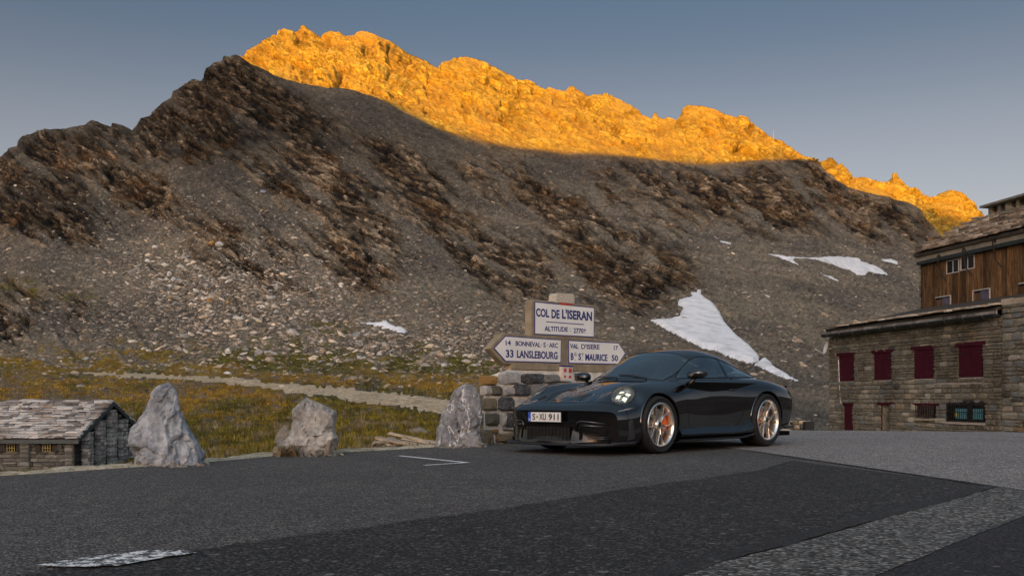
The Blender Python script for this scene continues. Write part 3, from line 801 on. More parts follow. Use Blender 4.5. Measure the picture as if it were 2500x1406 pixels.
sc2 = t_.n('ShaderNodeSeparateColor'); t_.l(vv_.outputs['Color'], sc2.inputs[0])
g_ = t_.mix(t_.ramp(sc2.outputs[0], [(0, (.09, .08, .065)), (1, (.30, .265, .21))]), t_.ramp(t_.noise(1.6, 4, .6, p_), [(.35, (.55, .5, .35)), (.65, (1.15, 1.05, 0.95))]), 1.0, 'MULTIPLY')
t_.set(g_, .95, 0, .2)
t_.bump(t_.math('MULTIPLY', vv_.outputs['Distance'], -1.0), 1.0, 0.03)
tag(sk.build('verge', t_.m), kind='structure')

# ------------------------------------------------------------------ rocks
def rock_variants(n, sub=2, seed=0, name='boulder'):
    out = []
    for i in range(n):
        bm = bmesh.new(); bmesh.ops.create_icosphere(bm, subdivisions=sub, radius=0.5)
        r = random.Random(seed + i)
        planes = [(Vector((r.uniform(-1, 1), r.uniform(-1, 1), r.uniform(-.6, 1))).normalized(), r.uniform(.24, .42)) for _ in range(9)]
        for v in bm.verts:
            co = v.co.copy()
            for n_, d_ in planes:
                k = co.dot(n_) - d_
                if k > 0: co -= n_ * k * 0.95
            v.co = co * (1 + 0.10 * r.uniform(-1, 1))
        me = bpy.data.meshes.new(name); bm.to_mesh(me); bm.free(); out.append(me)
    return out
def stone_mat(name, cols, vein=None, scale=6.0, per_object=True, bump=0.7, rough=0.9, grey=False, st=None):
    t = NT(name)
    a = t.noise(scale, 7, 0.65, None, 0.0, st); b = t.noise(scale * 5, 4, 0.6)
    c = t.ramp(a, [(0.28 + 0.44 * i / max(len(cols) - 1, 1), c) for i, c in enumerate(cols)])
    c = t.mix(c, t.ramp(b, [(0.3, 0.62), (0.7, 1.3)]), 1.0, 'MULTIPLY')
    if per_object and grey:
        c = t.mix(c, t.ramp(t.rnd(), [(0, (.45, .45, .45)), (0.4, (.85, .84, .82)), (0.75, (1.1, 1.08, 1.03)), (1, (1.5, 1.48, 1.42))]), 1.0, 'MULTIPLY')
    elif per_object:
        c = t.mix(c, t.ramp(t.rnd(), [(0, (.55, .55, .58)), (0.3, (.85, .82, .78)), (0.6, (1.05, 1.0, .95)), (0.8, (1.15, 1.0, .75)), (1, (1.45, 1.4, 1.35))]), 1.0, 'MULTIPLY')
    if vein:
        w = t.noise(scale * 0.55, 5, 0.6, dist=.25, st=(1.6, 1.0, .7))
        v = t.math('ABSOLUTE', t.math('SUBTRACT', w, 0.5))
        c = t.mix(c, vein, t.ramp(v, [(0.0, 0.8), (0.006, 0.5), (0.016, 0.0)]))
    t.set(c, rough, 0, 0.25)
    t.bump(t.math('ADD', a, t.math('MULTIPLY', b, 0.5)), bump, 0.03)
    return t.m

def standing_stone(name, left, right, Y, base_py, depth, mat, seed, label, cracks=1.0, yaw=0.0):
    """rock whose outline against the meadow follows the profile; its plan is a rough faceted oval"""
    sc = Y * K / F
    hs = sorted(set([p[1] for p in left] + [p[1] for p in right]), reverse=True)
    L = sorted(left, key=lambda p: p[1]); Rr = sorted(right, key=lambda p: p[1])
    top = min(L[0][1], Rr[0][1])
    nz, na = 50, 60
    cx = 0.5 * (L[-1][0] + Rr[-1][0])
    V = []
    ys = np.concatenate([[base_py + 14], np.linspace(base_py, top + 0.4, nz - 1)])
    for y in ys:
        yy = min(max(y, top), base_py)
        l = np.interp(yy, [p[1] for p in L], [p[0] for p in L]); r = np.interp(yy, [p[1] for p in Rr], [p[0] for p in Rr])
        m, hw = (l + r) / 2, max((r - l) / 2, 0.5)
        frac = (base_py - yy) / (base_py - top)
        for k in range(na):
            a = 2 * math.pi * k / na
            ca, sa = math.cos(a), math.sin(a)
            rr = (abs(ca) ** 2.6 + abs(sa) ** 2.6) ** (-1 / 2.6)
            V.append(((m - cx + hw * ca * rr) * sc, depth * (hw * sc) * sa * rr * (1 - 0.15 * frac), (base_py - y) * sc))
    V = np.array(V, np.float32)
    x, y, z = V.T
    f1_, f2_, cr_ = cells((x + .25 * z) * 4.2 + 1.5 * y, z * 2.0 + 1.2 * y, seed); g1_, g2_, gr_ = cells((x - .3 * z) * 10 + 3 * y, z * 5.5 - 2 * y, seed + 2)
    ridge = 1 - 2 * np.abs(fbm(x * 3.2 + 0.9 * z, y * 3.2, z * 1.1, seed, 4))
    fac = fbm(x * 2.0, y * 2.0, z * 1.4, seed + 9, 2); fine = fbm(x * 14, y * 14, z * 9, seed + 5, 4)
    cell = np.round(fbm(x * 4, y * 4, z * 2.4, seed + 20, 2) * 5) / 5
    cen = np.stack([0 * x, 0 * y, z], -1)
    dirv = V - cen; dl = np.linalg.norm(dirv[:, :2], axis=1, keepdims=True) + 1e-6; dirv[:, 2] = 0; dirv /= dl
    amp = np.clip(dl[:, 0] / 0.12, 0, 1) * np.where(np.abs(y) > 0.35 * np.abs(y).max(), 1.0, 0.45)
    V = V + dirv * (amp * (0.035 * cracks * (ridge - 0.45) + 0.030 * fac + 0.036 * cr_ + 0.022 * gr_ - 0.03 * (1 - sstep(0, .18, f2_ - f1_)) + 0.016 * fine))[:, None]
    V[:, 2] += 0.012 * fine * (z > 0)
    fs = [(i * na + k, i * na + (k + 1) % na, (i + 1) * na + (k + 1) % na, (i + 1) * na + k) for i in range(nz - 1) for k in range(na)]
    V = np.vstack([V, [[(0.5 * (L[0][0] + Rr[0][0]) - cx) * sc, 0, V[-na:, 2].max()]]])
    tops = [((nz - 1) * na + k, (nz - 1) * na + (k + 1) % na, nz * na) for k in range(na)]
    me = bpy.data.meshes.new(name); me.from_pydata(V.tolist(), [], fs + tops); me.materials.append(mat)
    me.update()
    b = at(cx, base_py, Y)
    o = link(name, me, None, (b.x, b.y, b.z), (0, 0, yaw))
    return tag(o, label, 'rock', 'rocks standing along the road edge')
M_ST1 = stone_mat('grey_limestone', [(.10, .107, .118), (.28, .292, .305), (.43, .44, .44)], None, 3.4, False, 1.0, .9, False, (1.7, 1.7, .5))
M_ST2 = stone_mat('warm_grey_rock', [(.15, .14, .12), (.33, .31, .275), (.48, .46, .41)], None, 3.4, False, 1.0, .9, False, (1.5, 1.5, .7))
M_ST3 = stone_mat('veined_slate_rock', [(.09, .095, .105), (.20, .205, .21), (.32, .32, .315)], (.75, .74, .70), 4.2, False, 0.9)
standing_stone('marker_stone', [(328, 1134), (329, 1085), (339, 1045), (350, 1007), (363, 979), (375.5, 953), (390, 940.5), (403, 935)],
    [(416, 934.5), (433, 951), (439.5, 972.5), (448, 1007), (454, 1036), (469, 1060), (480, 1081), (490, 1112), (495, 1134)], 7.95, 1134, 0.8, M_ST1, 31,
    'tall pointed grey rock standing at the road edge next to the slate-roofed hut', 1.3)
standing_stone('marker_stone', [(686, 1108), (690, 1085), (703, 1066), (713, 1048), (715, 1015), (716.5, 995), (730, 984), (748, 970)],
    [(751, 970.5), (772, 979), (800, 994), (817, 1003), (819.5, 1011), (816, 1035), (815.5, 1056), (823.5, 1071), (822, 1095), (806, 1108)], 9.35, 1108, 0.85, M_ST2, 47,
    'low blocky tan-grey rock with a slanting flat top, dry tuft at its foot', 1.0)
standing_stone('marker_stone', [(1064, 1093), (1066, 1050), (1075.6, 1011), (1094, 976.5), (1107, 953), (1128, 939.6)],
    [(1141.6, 938), (1160, 943.5), (1170.6, 961), (1176, 982), (1177.8, 1005), (1177, 1048), (1176, 1093)], 10.9, 1093, 0.62, M_ST3, 63,
    'rounded dark grey rock with white veins standing against the sign wall', 0.8)
bv = rock_variants(6, 3, 400, 'rock')
M_FRAG = stone_mat('rock_fragments', [(.14, .125, .105), (.26, .235, .20), (.38, .35, .30)], None, 9, True)
for m_ in bv: m_.materials.append(M_FRAG); m_.polygons.foreach_set('use_smooth', [False] * len(m_.polygons))
def put_rock(px, py, Y, w, h, dpt, label, var=0, rz=0.0, name='rock', cat='rock', group=None, tilt=0.0):
    p = at(px, py, Y)
    o = link(name, bv[var % len(bv)], None, (p.x, p.y, p.z + h * 0.36), (tilt, tilt * 0.5, rz)); o.scale = (w, dpt, h)
    return tag(o, label, cat, group)
GR = 'loose stones at the foot of the blocky rock'
put_rock(694, 1090, 9.3, .21, .30, .16, 'pointed grey slab leaning on the left side of the blocky rock', 0, 0.3, tilt=0.25)
put_rock(683, 1113, 9.05, .17, .15, .15, 'low grey stone left of the dry tuft by the blocky rock', 1, 1.0)
put_rock(800, 1106, 9.25, .20, .22, .16, 'dark lump of rock at the right foot of the blocky rock', 2, 2.0)
put_rock(782, 1112, 9.0, .09, .045, .07, 'flat pale stone lying before the blocky rock', 3, 0.1)
put_rock(759, 1111, 9.05, .05, .04, .05, 'small white pebble in front of the blocky rock', 4, 0.4)
put_rock(722, 1113, 9.05, .05, .04, .05, 'small pale stone beside the dry grass tuft', 5, 1.4)
put_rock(345, 1134, 7.8, .10, .05, .08, 'small dark stone at the left foot of the tall pointed rock', 1, 0.4)
put_rock(425, 1136, 7.75, .12, .05, .08, 'flat dark stone at the foot of the tall pointed rock', 2, 0.9)

# pebbles along the verge (nobody could count them)
def pebbles(name, pts, mats, smin, smax, seed, flat=0.55, cols=None):
    rng = np.random.default_rng(seed); n = len(pts)
    base = []
    for k in range(5):
        bm = bmesh.new(); bmesh.ops.create_icosphere(bm, subdivisions=1, radius=0.5)
        r = random.Random(seed + k)
        bv_ = np.array([[c * r.uniform(.72, 1.15) for c in v.co] for v in bm.verts], np.float32)
        bf_ = np.array([[v.index for v in f.verts] for f in bm.faces], np.int32); bm.free(); base.append((bv_, bf_))
    nv, nf = len(base[0][0]), len(base[0][1])
    pts = np.asarray(pts, np.float32)
    sz = smin * (smax / smin) ** (rng.random(n) ** 2.2)
    sz = sz[:, None] * np.stack([rng.uniform(.7, 1.3, n), rng.uniform(.7, 1.3, n), flat * rng.uniform(.6, 1.2, n)], -1)
    kk = rng.integers(0, 5, n)
    Vb = np.stack([b[0] for b in base])[kk] * sz[:, None, :]
    a = rng.uniform(0, 6.28, n); ca, sa = np.cos(a)[:, None], np.sin(a)[:, None]
    tl = rng.normal(0, .35, n)[:, None]
    X = Vb[..., 0] * ca - Vb[..., 1] * sa; Yv = Vb[..., 0] * sa + Vb[..., 1] * ca; Zv = Vb[..., 2] + X * np.sin(tl)
    V = np.stack([X, Yv, Zv], -1) + pts[:, None, :]
    Fc = base[0][1][None] + (np.arange(n) * nv)[:, None, None]
    me = mesh_np(name, V.reshape(-1, 3), Fc.reshape(-1, 3), mats, False)
    if cols is None:
        g = rng.uniform(.5, 1.5, n); w = rng.uniform(-.12, .12, n)
        cols = np.stack([g * (1 + w), g, g * (1 - w)], -1)
    add_color(me, 'tint', np.repeat(cols, nv, 0))
    return link(name, me)
def tinted_stone(name, base, scale=9):
    t = NT(name); p = t.n('ShaderNodeNewGeometry').outputs['Position']
    c = t.mix(base, t.attr('tint'), 1.0, 'MULTIPLY')
    c = t.mix(c, t.ramp(t.noise(scale, 4, .6, p), [(.3, .7), (.7, 1.25)]), 1.0, 'MULTIPLY')
    t.set(c, .92, 0, .2); t.bump(t.noise(scale * 3, 3, .6, p), .5, .05); return t.m
M_PEB = tinted_stone('verge_pebbles', (.27, .24, .195), 30)
pts = []
rr_ = random.Random(5)
for i in range(2600):
    k = rr_.randrange(1, len(edge) - 2); x, y = edge[k]
    if x < -7 or x > 9: continue
    a, b = edge[k - 1], edge[k + 1]
    n_ = Vector((-(b[1] - a[1]), b[0] - a[0])).normalized(); t0 = Vector((b[0] - a[0], b[1] - a[1])).normalized()
    w = shoulder_w(x); o = rr_.random() ** 1.6 * w + 0.1; j = rr_.uniform(-.15, .15)
    pts.append((x + n_.x * o + t0.x * j, y + n_.y * o + t0.y * j, -0.005 - 0.085 * (o / max(w, .1))))
for (cx_, by_, Y_0, hw_) in ((411, 1134, 7.95, 88), (755, 1108, 9.35, 74), (1120, 1093, 10.9, 60)):
    for i in range(170):
        a_ = rr_.uniform(-1.1, 1.1); p_0 = at(cx_ + a_ * hw_, by_, Y_0 - .05 - .22 * (1 - min(1, abs(a_)) ** 2) ** .5 + rr_.gauss(0, .05))
        pts.append((p_0.x, p_0.y, .004 + rr_.uniform(-.01, .01)))
tag(pebbles('gravel', pts, [M_PEB], 0.012, 0.085, 3), kind='stuff')

# ================================================================== masonry helpers
def stone_block_meshes(n, seed, name='stone', chamfer=0.22, jit=0.10):
    """unit stone: x along the wall, y out of it (front at +0.5), z up; 18 faces"""
    out = []
    for i in range(n):
        r = random.Random(seed + i * 13)
        J = lambda a: r.uniform(-a, a)
        ring = [(-.5, -.5), (.5, -.5), (.5, .5), (-.5, .5)]
        # eight-cornered face so that stones are not plain boxes
        oct_ = []
        for k in range(4):
            ax, az = ring[k]; bx, bz = ring[(k + 1) % 4]
            c0, c1 = r.uniform(.06, .26), r.uniform(.74, .94)
            oct_.append((ax + (bx - ax) * c0, az + (bz - az) * c0)); oct_.append((ax + (bx - ax) * c1, az + (bz - az) * c1))
        vs = []
        for (a, b) in oct_: vs.append((a, -.5, b))
        for (a, b) in oct_: vs.append((a + J(.02), .16 + J(.08), b + J(.03)))
        for (a, b) in oct_: vs.append((a * (1 - chamfer) + J(jit * .5), .40 + J(jit), b * (1 - chamfer) + J(jit * .5)))
        vs.append((J(.1), .5, J(.1)))
        fs = []
        for L in (0, 8):
            fs += [(L + k, L + (k + 1) % 8, L + 8 + (k + 1) % 8, L + 8 + k) for k in range(8)]
        fs += [(16 + k, 16 + (k + 1) % 8, 24) for k in range(8)]
        me = bpy.data.meshes.new(name); me.from_pydata(vs, [], fs); me.update(); out.append(me)
    return out
def rows_layout(W, H, rh, lw, seed, holes=(), gap=0.012, x0=0.0, z0=0.0):
    """irregular courses; holes = (x0, z0, x1, z1) kept free.  returns (cx, cz, w, h)"""
    r = random.Random(seed); out = []; z = z0
    while z < z0 + H - 0.02:
        h = min(r.uniform(*rh), z0 + H - z)
        if z0 + H - (z + h) < rh[0] * 0.6: h = z0 + H - z
        x = x0 - r.uniform(0, lw[0]) * 0
        while x < x0 + W - 0.02:
            w = min(r.uniform(*lw) * (0.7 + 0.6 * r.random()), x0 + W - x)
            if x0 + W - (x + w) < lw[0] * 0.5: w = x0 + W - x
            segs = [(x, x + w)]
            for (a, b, c, d) in holes:
                if z + h * 0.5 > b and z + h * 0.5 < d:
                    new = []
                    for (s0, s1) in segs:
                        if s1 <= a or s0 >= c: new.append((s0, s1)); continue
                        if s0 < a: new.append((s0, a))
                        if s1 > c: new.append((c, s1))
                    segs = new
            for s0, s1 in segs:
                if s1 - s0 > 0.05:
                    sub = 2 if (h > rh[1] * 0.8 and r.random() < 0.35) else 1
                    for q in range(sub):
                        hh = h / sub
                        out.append(((s0 + s1) / 2, z + hh * (q + .5), s1 - s0 - gap, hh - gap))
            x += w
        z += h
    return out
def put_stones(parent, lay, variants, mat, O, U, Nn, depth, seed, limit=300, name='stone', proud=0.0, order=None):
    """O origin, U unit vector along the wall, Nn outward normal (local to the parent's thing); returns count"""
    r = random.Random(seed); U = Vector(U); Nn = Vector(Nn); Zv = Vector((0, 0, 1))
    lay = list(lay)
    if order: lay.sort(key=order)
    keep, rest = lay[:limit], lay[limit:]
    for me in variants:
        if not me.materials: me.materials.append(mat)
    for (cx, cz, w, h) in keep:
        o = bpy.data.objects.new(name, r.choice(variants)); COL.objects.link(o); o.parent = parent
        d = depth * r.uniform(.8, 1.25)
        p = Vector(O) + U * cx + Zv * cz + Nn * (proud + d * 0.18)
        sgn = r.choice((-1, 1))
        Mx = Matrix(((U.x * sgn * w, Nn.x * d, 0, p.x), (U.y * sgn * w, Nn.y * d, 0, p.y), (U.z * sgn * w, Nn.z * d, h, p.z), (0, 0, 0, 1)))
        if sgn < 0 and False: pass
        o.matrix_local = Mx
    if rest:
        mb = MB()
        for (cx, cz, w, h) in rest:
            me = r.choice(variants); d = depth * r.uniform(.8, 1.25)
            p = Vector(O) + U * cx + Zv * cz + Nn * (proud + d * 0.18)
            mb.add([p + U * (v.co.x * w) + Nn * (v.co.y * d) + Zv * (v.co.z * h) for v in me.vertices], [tuple(f.vertices) for f in me.polygons])
        o = mb.build('masonry', mat, parent); o['kind'] = 'stuff'
    return len(keep)
# ================================================================== sign wall
SU = Vector((0.159, 0.126 * K, 0)).normalized(); SN = Vector((SU.y, -SU.x, 0)); SO = Vector((-0.41, 11.43 * K, 0))
def on_wall(px, py, off=0.0):
    """photo position -> (u, v) on the wall plane moved off towards the viewer"""
    k = (px - CX) / F; O = SO + SN * off
    u = (k * O.y - O.x) / (SU.x - k * SU.y)
    Y = O.y + SU.y * u
    return u, CAMH + (HY - py) * Y / F
M_MORTAR = simple('wall_mortar', (.64, .60, .52), .95, 0, .15, .35, 7, .8)
M_CONC = simple('ochre_concrete', (.275, .225, .15), .9, 0, .2, .28, 5, .4)
wall = empty('stone_wall', SO)
tag(wall, 'low mortared wall of mixed rough stones carrying the pass sign', 'wall')
def wl(u, v, n=0.0): return SU * u + Vector((0, 0, v)) + SN * n
def wall_core():
    top = [(0.0, on_wall(1180, 921)[1]), (on_wall(1232, 905)[0], on_wall(1232, 905)[1]), (on_wall(1250, 897)[0], on_wall(1250, 897)[1]), (3.2, on_wall(1250, 897)[1] + .02)]
    mb = MB(); bot = -0.35
    prof = [(0.0, bot), (3.2, bot)] + top[::-1]
    n = len(prof)
    vs = [wl(u, v, 0.0) for u, v in prof] + [wl(u + (.30 if u < .7 else 0), v, -0.26) for u, v in prof]
    mb.add(vs, [tuple(range(n)), tuple(range(n, 2 * n))[::-1]] + [(i, n + i, n + (i + 1) % n, (i + 1) % n) for i in range(n)])
    o = mb.build('mortar', M_MORTAR, wall)
    bv = o.modifiers.new('b', 'BEVEL'); bv.width = 0.03; bv.segments = 2
wall_core()
SV = stone_block_meshes(10, 900, 'stone', 0.26, 0.14)
def cstone(name, cols, vein=None, sc=7):
    return stone_mat(name, cols, vein, sc, False, 1.0)
WS = {'ochre': cstone('ochre_stone', [(.30, .15, .04), (.42, .24, .075), (.36, .25, .13)]),
      'pale': cstone('pale_stone', [(.30, .29, .27), (.52, .50, .46), (.62, .60, .55)]),
      'dark': cstone('dark_blue_stone', [(.028, .03, .036), (.06, .062, .07), (.13, .13, .135)], (.5, .48, .44)),
      'grey': cstone('grey_stone', [(.15, .145, .135), (.28, .27, .25), (.37, .35, .32)]),
      'olive': cstone('olive_stone', [(.085, .08, .06), (.15, .14, .105), (.20, .18, .13)]),
      'brown': cstone('brown_stone', [(.10, .08, .055), (.24, .19, .12), (.34, .25, .14)])}
def zs(x, y): return 1160 + x / 6.112, 880 + y / 6.112
WALLST = [((100, 222, 312, 362), 'ochre'), ((342, 170, 632, 352), 'pale'), ((678, 192, 998, 345), 'dark'), ((1005, 205, 1240, 330), 'grey'),
 ((106, 380, 216, 515), 'pale'), ((224, 378, 382, 522), 'olive'), ((392, 395, 560, 525), 'pale'), ((562, 355, 800, 525), 'dark'), ((815, 350, 1040, 520), 'grey'),
 ((104, 560, 312, 742), 'brown'), ((342, 545, 562, 748), 'dark'), ((572, 572, 760, 720), 'pale'), ((780, 545, 1000, 720), 'brown'),
 ((148, 782, 346, 972), 'olive'), ((378, 784, 436, 980), 'pale'), ((444, 778, 600, 988), 'dark'), ((620, 760, 860, 960), 'grey'), ((880, 740, 1100, 950), 'brown'),
 ((100, 1030, 228, 1255), 'brown'), ((240, 1025, 330, 1075), 'ochre'), ((190, 1120, 256, 1250), 'grey'), ((306, 1085, 640, 1222), 'brown'), ((400, 1000, 560, 1040), 'pale'), ((660, 1000, 900, 1200), 'dark'),
 ((1060, 340, 1330, 520), 'dark'), ((1350, 340, 1600, 500), 'brown'), ((1490, 190, 1680, 300), 'dark'), ((1020, 545, 1280, 720), 'pale'), ((1300, 530, 1560, 700), 'grey'), ((1120, 740, 1400, 940), 'olive'), ((920, 980, 1200, 1180), 'pale'), ((1220, 960, 1500, 1160), 'brown'), ((1420, 720, 1700, 930), 'dark')]
rw = random.Random(21)
for (bx, kind) in WALLST:
    x0_, y0_ = zs(bx[0], bx[1]); x1_, y1_ = zs(bx[2], bx[3])
    u0, v1 = on_wall(x0_, y0_); u1, v0 = on_wall(x1_, y1_)
    um = (u0 + u1) / 2
    v1 = on_wall((x0_ + x1_) / 2, y0_)[1]; v0 = on_wall((x0_ + x1_) / 2, y1_)[1]
    me = rw.choice(SV).copy(); me.materials.clear(); me.materials.append(WS[kind])
    o = bpy.data.objects.new('stone', me); COL.objects.link(o); o.parent = wall
    p = wl(um, (v0 + v1) / 2, 0.012); w, h, d = (u1 - u0), (v1 - v0), 0.13
    o.matrix_local = Matrix(((SU.x * w, SN.x * d, 0, p.x), (SU.y * w, SN.y * d, 0, p.y), (0, 0, h, p.z), (0, 0, 0, 1)))
# the sign ---------------------------------------------------------------
sign = empty('road_sign', SO + SU * 1.3 + Vector((0, 0, on_wall(1250, 897)[1])))
tag(sign, 'ochre concrete pass sign with three white enamel plates lettered in blue', 'road sign')
SB = sign.location - SO
def sg(u, v, n=0.0): return SU * u + Vector((0, 0, v)) + SN * n - SB
FO = 0.02                                                 # slab front stands a little proud of the wall centre
def uvp(px, py): return on_wall(px, py, FO)
def slab():
    pts = [(1247, 912), (1249, 889), (1229, 888), (1195, 851), (1229, 812), (1297, 817.5), (1297, 735), (1301, 731), (1450, 745), (1453, 749), (1452.5, 828), (1510, 832), (1531, 861), (1510, 893), (1500, 915)]
    P = [uvp(*p) for p in pts]
    mb = MB(); n = len(P)
    P[0] = (P[0][0], uvp(1250, 897)[1] - 0.03); P[-1] = (P[-1][0], P[0][1])
    vs = [sg(u, v, FO) for u, v in P] + [sg(u, v, FO - 0.14) for u, v in P]
    mb.add(vs, [tuple(range(n))[::-1], tuple(range(n, 2 * n))] + [((i + 1) % n, n + (i + 1) % n, n + i, i) for i in range(n)])
    o = mb.build('concrete_slab', M_CONC, sign)
    b = o.modifiers.new('b', 'BEVEL'); b.width = 0.012; b.segments = 2; b.limit_method = 'ANGLE'
    pts = [(1357, 738), (1357, 720), (1361, 715.5), (1397, 717), (1401, 721), (1401, 741)]
    P = [uvp(*p) for p in pts]; mb = MB(); n = len(P)
    vs = [sg(u, v, FO + .012) for u, v in P] + [sg(u, v, FO - 0.15) for u, v in P]
    mb.add(vs, [tuple(range(n))[::-1], tuple(range(n, 2 * n))] + [((i + 1) % n, n + (i + 1) % n, n + i, i) for i in range(n)])
    return mb.build('number_cap', simple('cap_white_paint', (.50, .45, .36), .7, 0, .3, .35, 40), sign)
cap = slab()
M_BLUE = simple('enamel_blue', (.018, .028, .17), .3, 0, .5, .25, 30)
def enamel():
    t = NT('enamel_white'); p = t.n('ShaderNodeNewGeometry').outputs['Position']
    a = t.noise(3.0, 6, .6, p); b = t.noise(55, 3, .7, p)
    c = t.ramp(a, [(.3, (.76, .75, .71)), (.7, (.86, .85, .81))])
    c = t.mix(c, (.33, .25, .16), t.ramp(b, [(.70, 0.0), (.76, .7)]))
    t.set(c, .32, 0, .5); return t.m
M_ENAM = enamel()
def plate(name, pts, parent=sign, inset=0.016):
    P = [uvp(*p) for p in pts]
    if sum(P[i][0] * P[(i + 1) % len(P)][1] - P[(i + 1) % len(P)][0] * P[i][1] for i in range(len(P))) < 0: P = P[::-1]
    n = len(P)
    def ins(P, d):
        out = []
        for i in range(n):
            a, b, c = Vector(P[i - 1]), Vector(P[i]), Vector(P[(i + 1) % n])
            e1, e2 = (b - a).normalized(), (c - b).normalized()
            n1, n2 = Vector((-e1.y, e1.x)), Vector((-e2.y, e2.x)); m = (n1 + n2).normalized()
            out.append(b + m * d / max(m.dot(n1), .3))
        return out
    def ext(P, z0, z1, mat, nm, par):
        mb = MB(); vs = [sg(u, v, z1) for u, v in P] + [sg(u, v, z0) for u, v in P]
        mb.add(vs, [tuple(range(n)), tuple(range(n, 2 * n))[::-1]] + [(i, n + i, n + (i + 1) % n, (i + 1) % n) for i in range(n)])
        return mb.build(nm, mat, par)
    bl = ext(P, FO - .01, FO + .006, M_BLUE, name, parent)
    ext(ins(P, inset), FO - .005, FO + .009, M_ENAM, 'enamel_face', bl)
    return bl
PT = plate('pass_plate', [(1304.5, 735.5), (1450.5, 750), (1450, 824), (1304, 816.5)])
PL = plate('arrow_plate', [(1233, 819), (1370, 828.5), (1369, 886.5), (1233.5, 883), (1204, 850)])
PR = plate('arrow_plate', [(1387, 829.5), (1509, 836), (1527, 862), (1508, 890), (1387, 887.5)])
M_INK = simple('sign_blue_lettering', (.022, .032, .16), .4, 0, .4, .3, 60)
def word(txt, x0, y0, x1, y1, par, bold=.012, mat=None):
    """text box given by its left end (x0, mid row y0) and right end (x1, y1) with pixel height in y pair"""
    (xa, ya, ha), (xb, yb, hb) = x0, x1
    u0, v0 = uvp(xa, ya); u1, v1 = uvp(xb, yb)
    ca, cb = sg(u0, v0, FO + .0092), sg(u1, v1, FO + .0092)
    dirv = (cb - ca); w = dirv.length; U = dirv.normalized()
    up = (Vector((0, 0, 1)) - U * U.z).normalized()
    hm = (ha + hb) / 2 * (11.9 * K / F)
    Ymid = (SO + SU * ((u0 + u1) / 2)).y
    return text_part('lettering', txt, mat or M_INK, par, (ca + cb) / 2, U, up, SN, w, (ha + hb) / 2 * Ymid / F, bold)
def zz(x, y): return 1180 + x / 5.858, 700 + y / 5.858
def W(txt, L, Rr, par, bold=.012, mat=None):
    bold = bold * .6 + .018
    """L = (x, top, bottom) and Rr = same, in the pixel grid of the sign close-up"""
    xa, ta = zz(L[0], L[1]); _, ba = zz(L[0], L[2]); xb, tb = zz(Rr[0], Rr[1]); _, bb = zz(Rr[0], Rr[2])
    return word(txt, (xa, (ta + ba) / 2, ba - ta), None, (xb, (tb + bb) / 2, bb - tb), None, par, bold, mat)
W('COL', (746, 305, 425), (935, 320, 443), PT, .03); W('DE', (968, 325, 450), (1083, 333, 458), PT, .03); W("L'ISERAN", (1118, 315, 460), (1548, 358, 490), PT, .03)
W('ALTITUDE', (868, 562, 632), (1200, 575, 645), PT); [W('.', (1233, a, a + 10), (1243, a + 2, a + 12), PT) for a in (592, 630)]; W('2770', (1283, 590, 662), (1425, 598, 668), PT); W('M', (1432, 602, 636), (1455, 603, 638), PT)
def bar(L, Rr, th, par):
    u0, v0 = uvp(*zz(*L)); u1, v1 = uvp(*zz(*Rr)); mb = MB()
    a, b = sg(u0, v0, 0), sg(u1, v1, 0); d = (b - a)
    h = th / 5.858 * 11.9 * K / F / 2
    vs = []
    for n_ in (FO + .008, FO + .0108):
        vs += [a + SN * n_ - Vector((0, 0, h)), b + SN * n_ - Vector((0, 0, h)), b + SN * n_ + Vector((0, 0, h)), a + SN * n_ + Vector((0, 0, h))]
    mb.add(vs, [(4, 5, 6, 7), (0, 1, 5, 4), (1, 2, 6, 5), (2, 3, 7, 6), (3, 0, 4, 7)]); return mb.build('lettering', M_INK, par)
bar((893, 500), (1432, 541), 13, PT); bar((1434, 656), (1457, 657), 6, PT)
W('14', (312, 768, 836), (387, 766, 838), PL, .008); W('BONNEVAL', (455, 772, 842), (812, 795, 866), PL, .010); W('-', (820, 826, 834), (836, 828, 836), PL, .008); W('S', (853, 796, 866), (886, 797, 868), PL, .008); W('-', (905, 828, 836), (920, 830, 838), PL, .008); W('ARC', (935, 800, 868), (1060, 806, 876), PL, .008)
W('33', (315, 900, 1010), (425, 898, 1012), PL, .016); W('LANSLEBOURG', (474, 905, 1015), (1056, 930, 1040), PL, .022)
W('VAL', (1234, 812, 880), (1355, 822, 888), PR, .008); W("D'ISERE", (1394, 816, 890), (1655, 824, 896), PR, .008); W('17', (1860, 842, 905), (1916, 843, 908), PR, .004)
W('B', (1244, 945, 1045), (1284, 947, 1046), PR, .018); W('G', (1296, 942, 988), (1325, 943, 990), PR, .008); W('.', (1305, 1040, 1052), (1316, 1041, 1053), PR, .012)
W('S', (1353, 950, 1050), (1392, 952, 1051), PR, .018); W('T', (1400, 948, 992), (1426, 950, 994), PR, .008); W('.', (1408, 1044, 1055), (1418, 1045, 1056), PR, .012)
W('MAURICE', (1452, 955, 1055), (1768, 968, 1062), PR, .02); W('50', (1828, 975, 1060), (1920, 980, 1066), PR, .010)
W('D902', (1096, 118, 185), (1284, 135, 195), cap, .004, simple('faded_yellow_lettering', (.42, .31, .10), .6, 0, .3, .3, 90))
def quad_px(name, pts, n0, n1, mat, par, base=None):
    P = [on_wall(px, py, FO) for px, py in pts]; mb = MB(); n = len(P)
    f = sg if base is None else (lambda u, v, k: SU * u + Vector((0, 0, v)) + SN * k - base)
    vs = [f(u, v, n1) for u, v in P] + [f(u, v, n0) for u, v in P]
    mb.add(vs, [tuple(range(n))[::-1], tuple(range(n, 2 * n))] + [((i + 1) % n, n + (i + 1) % n, n + i, i) for i in range(n)])
    return mb.build(name, mat, par)
M_RED = simple('faded_red_paint', (.50, .055, .03), .6, 0, .3, .4, 60)
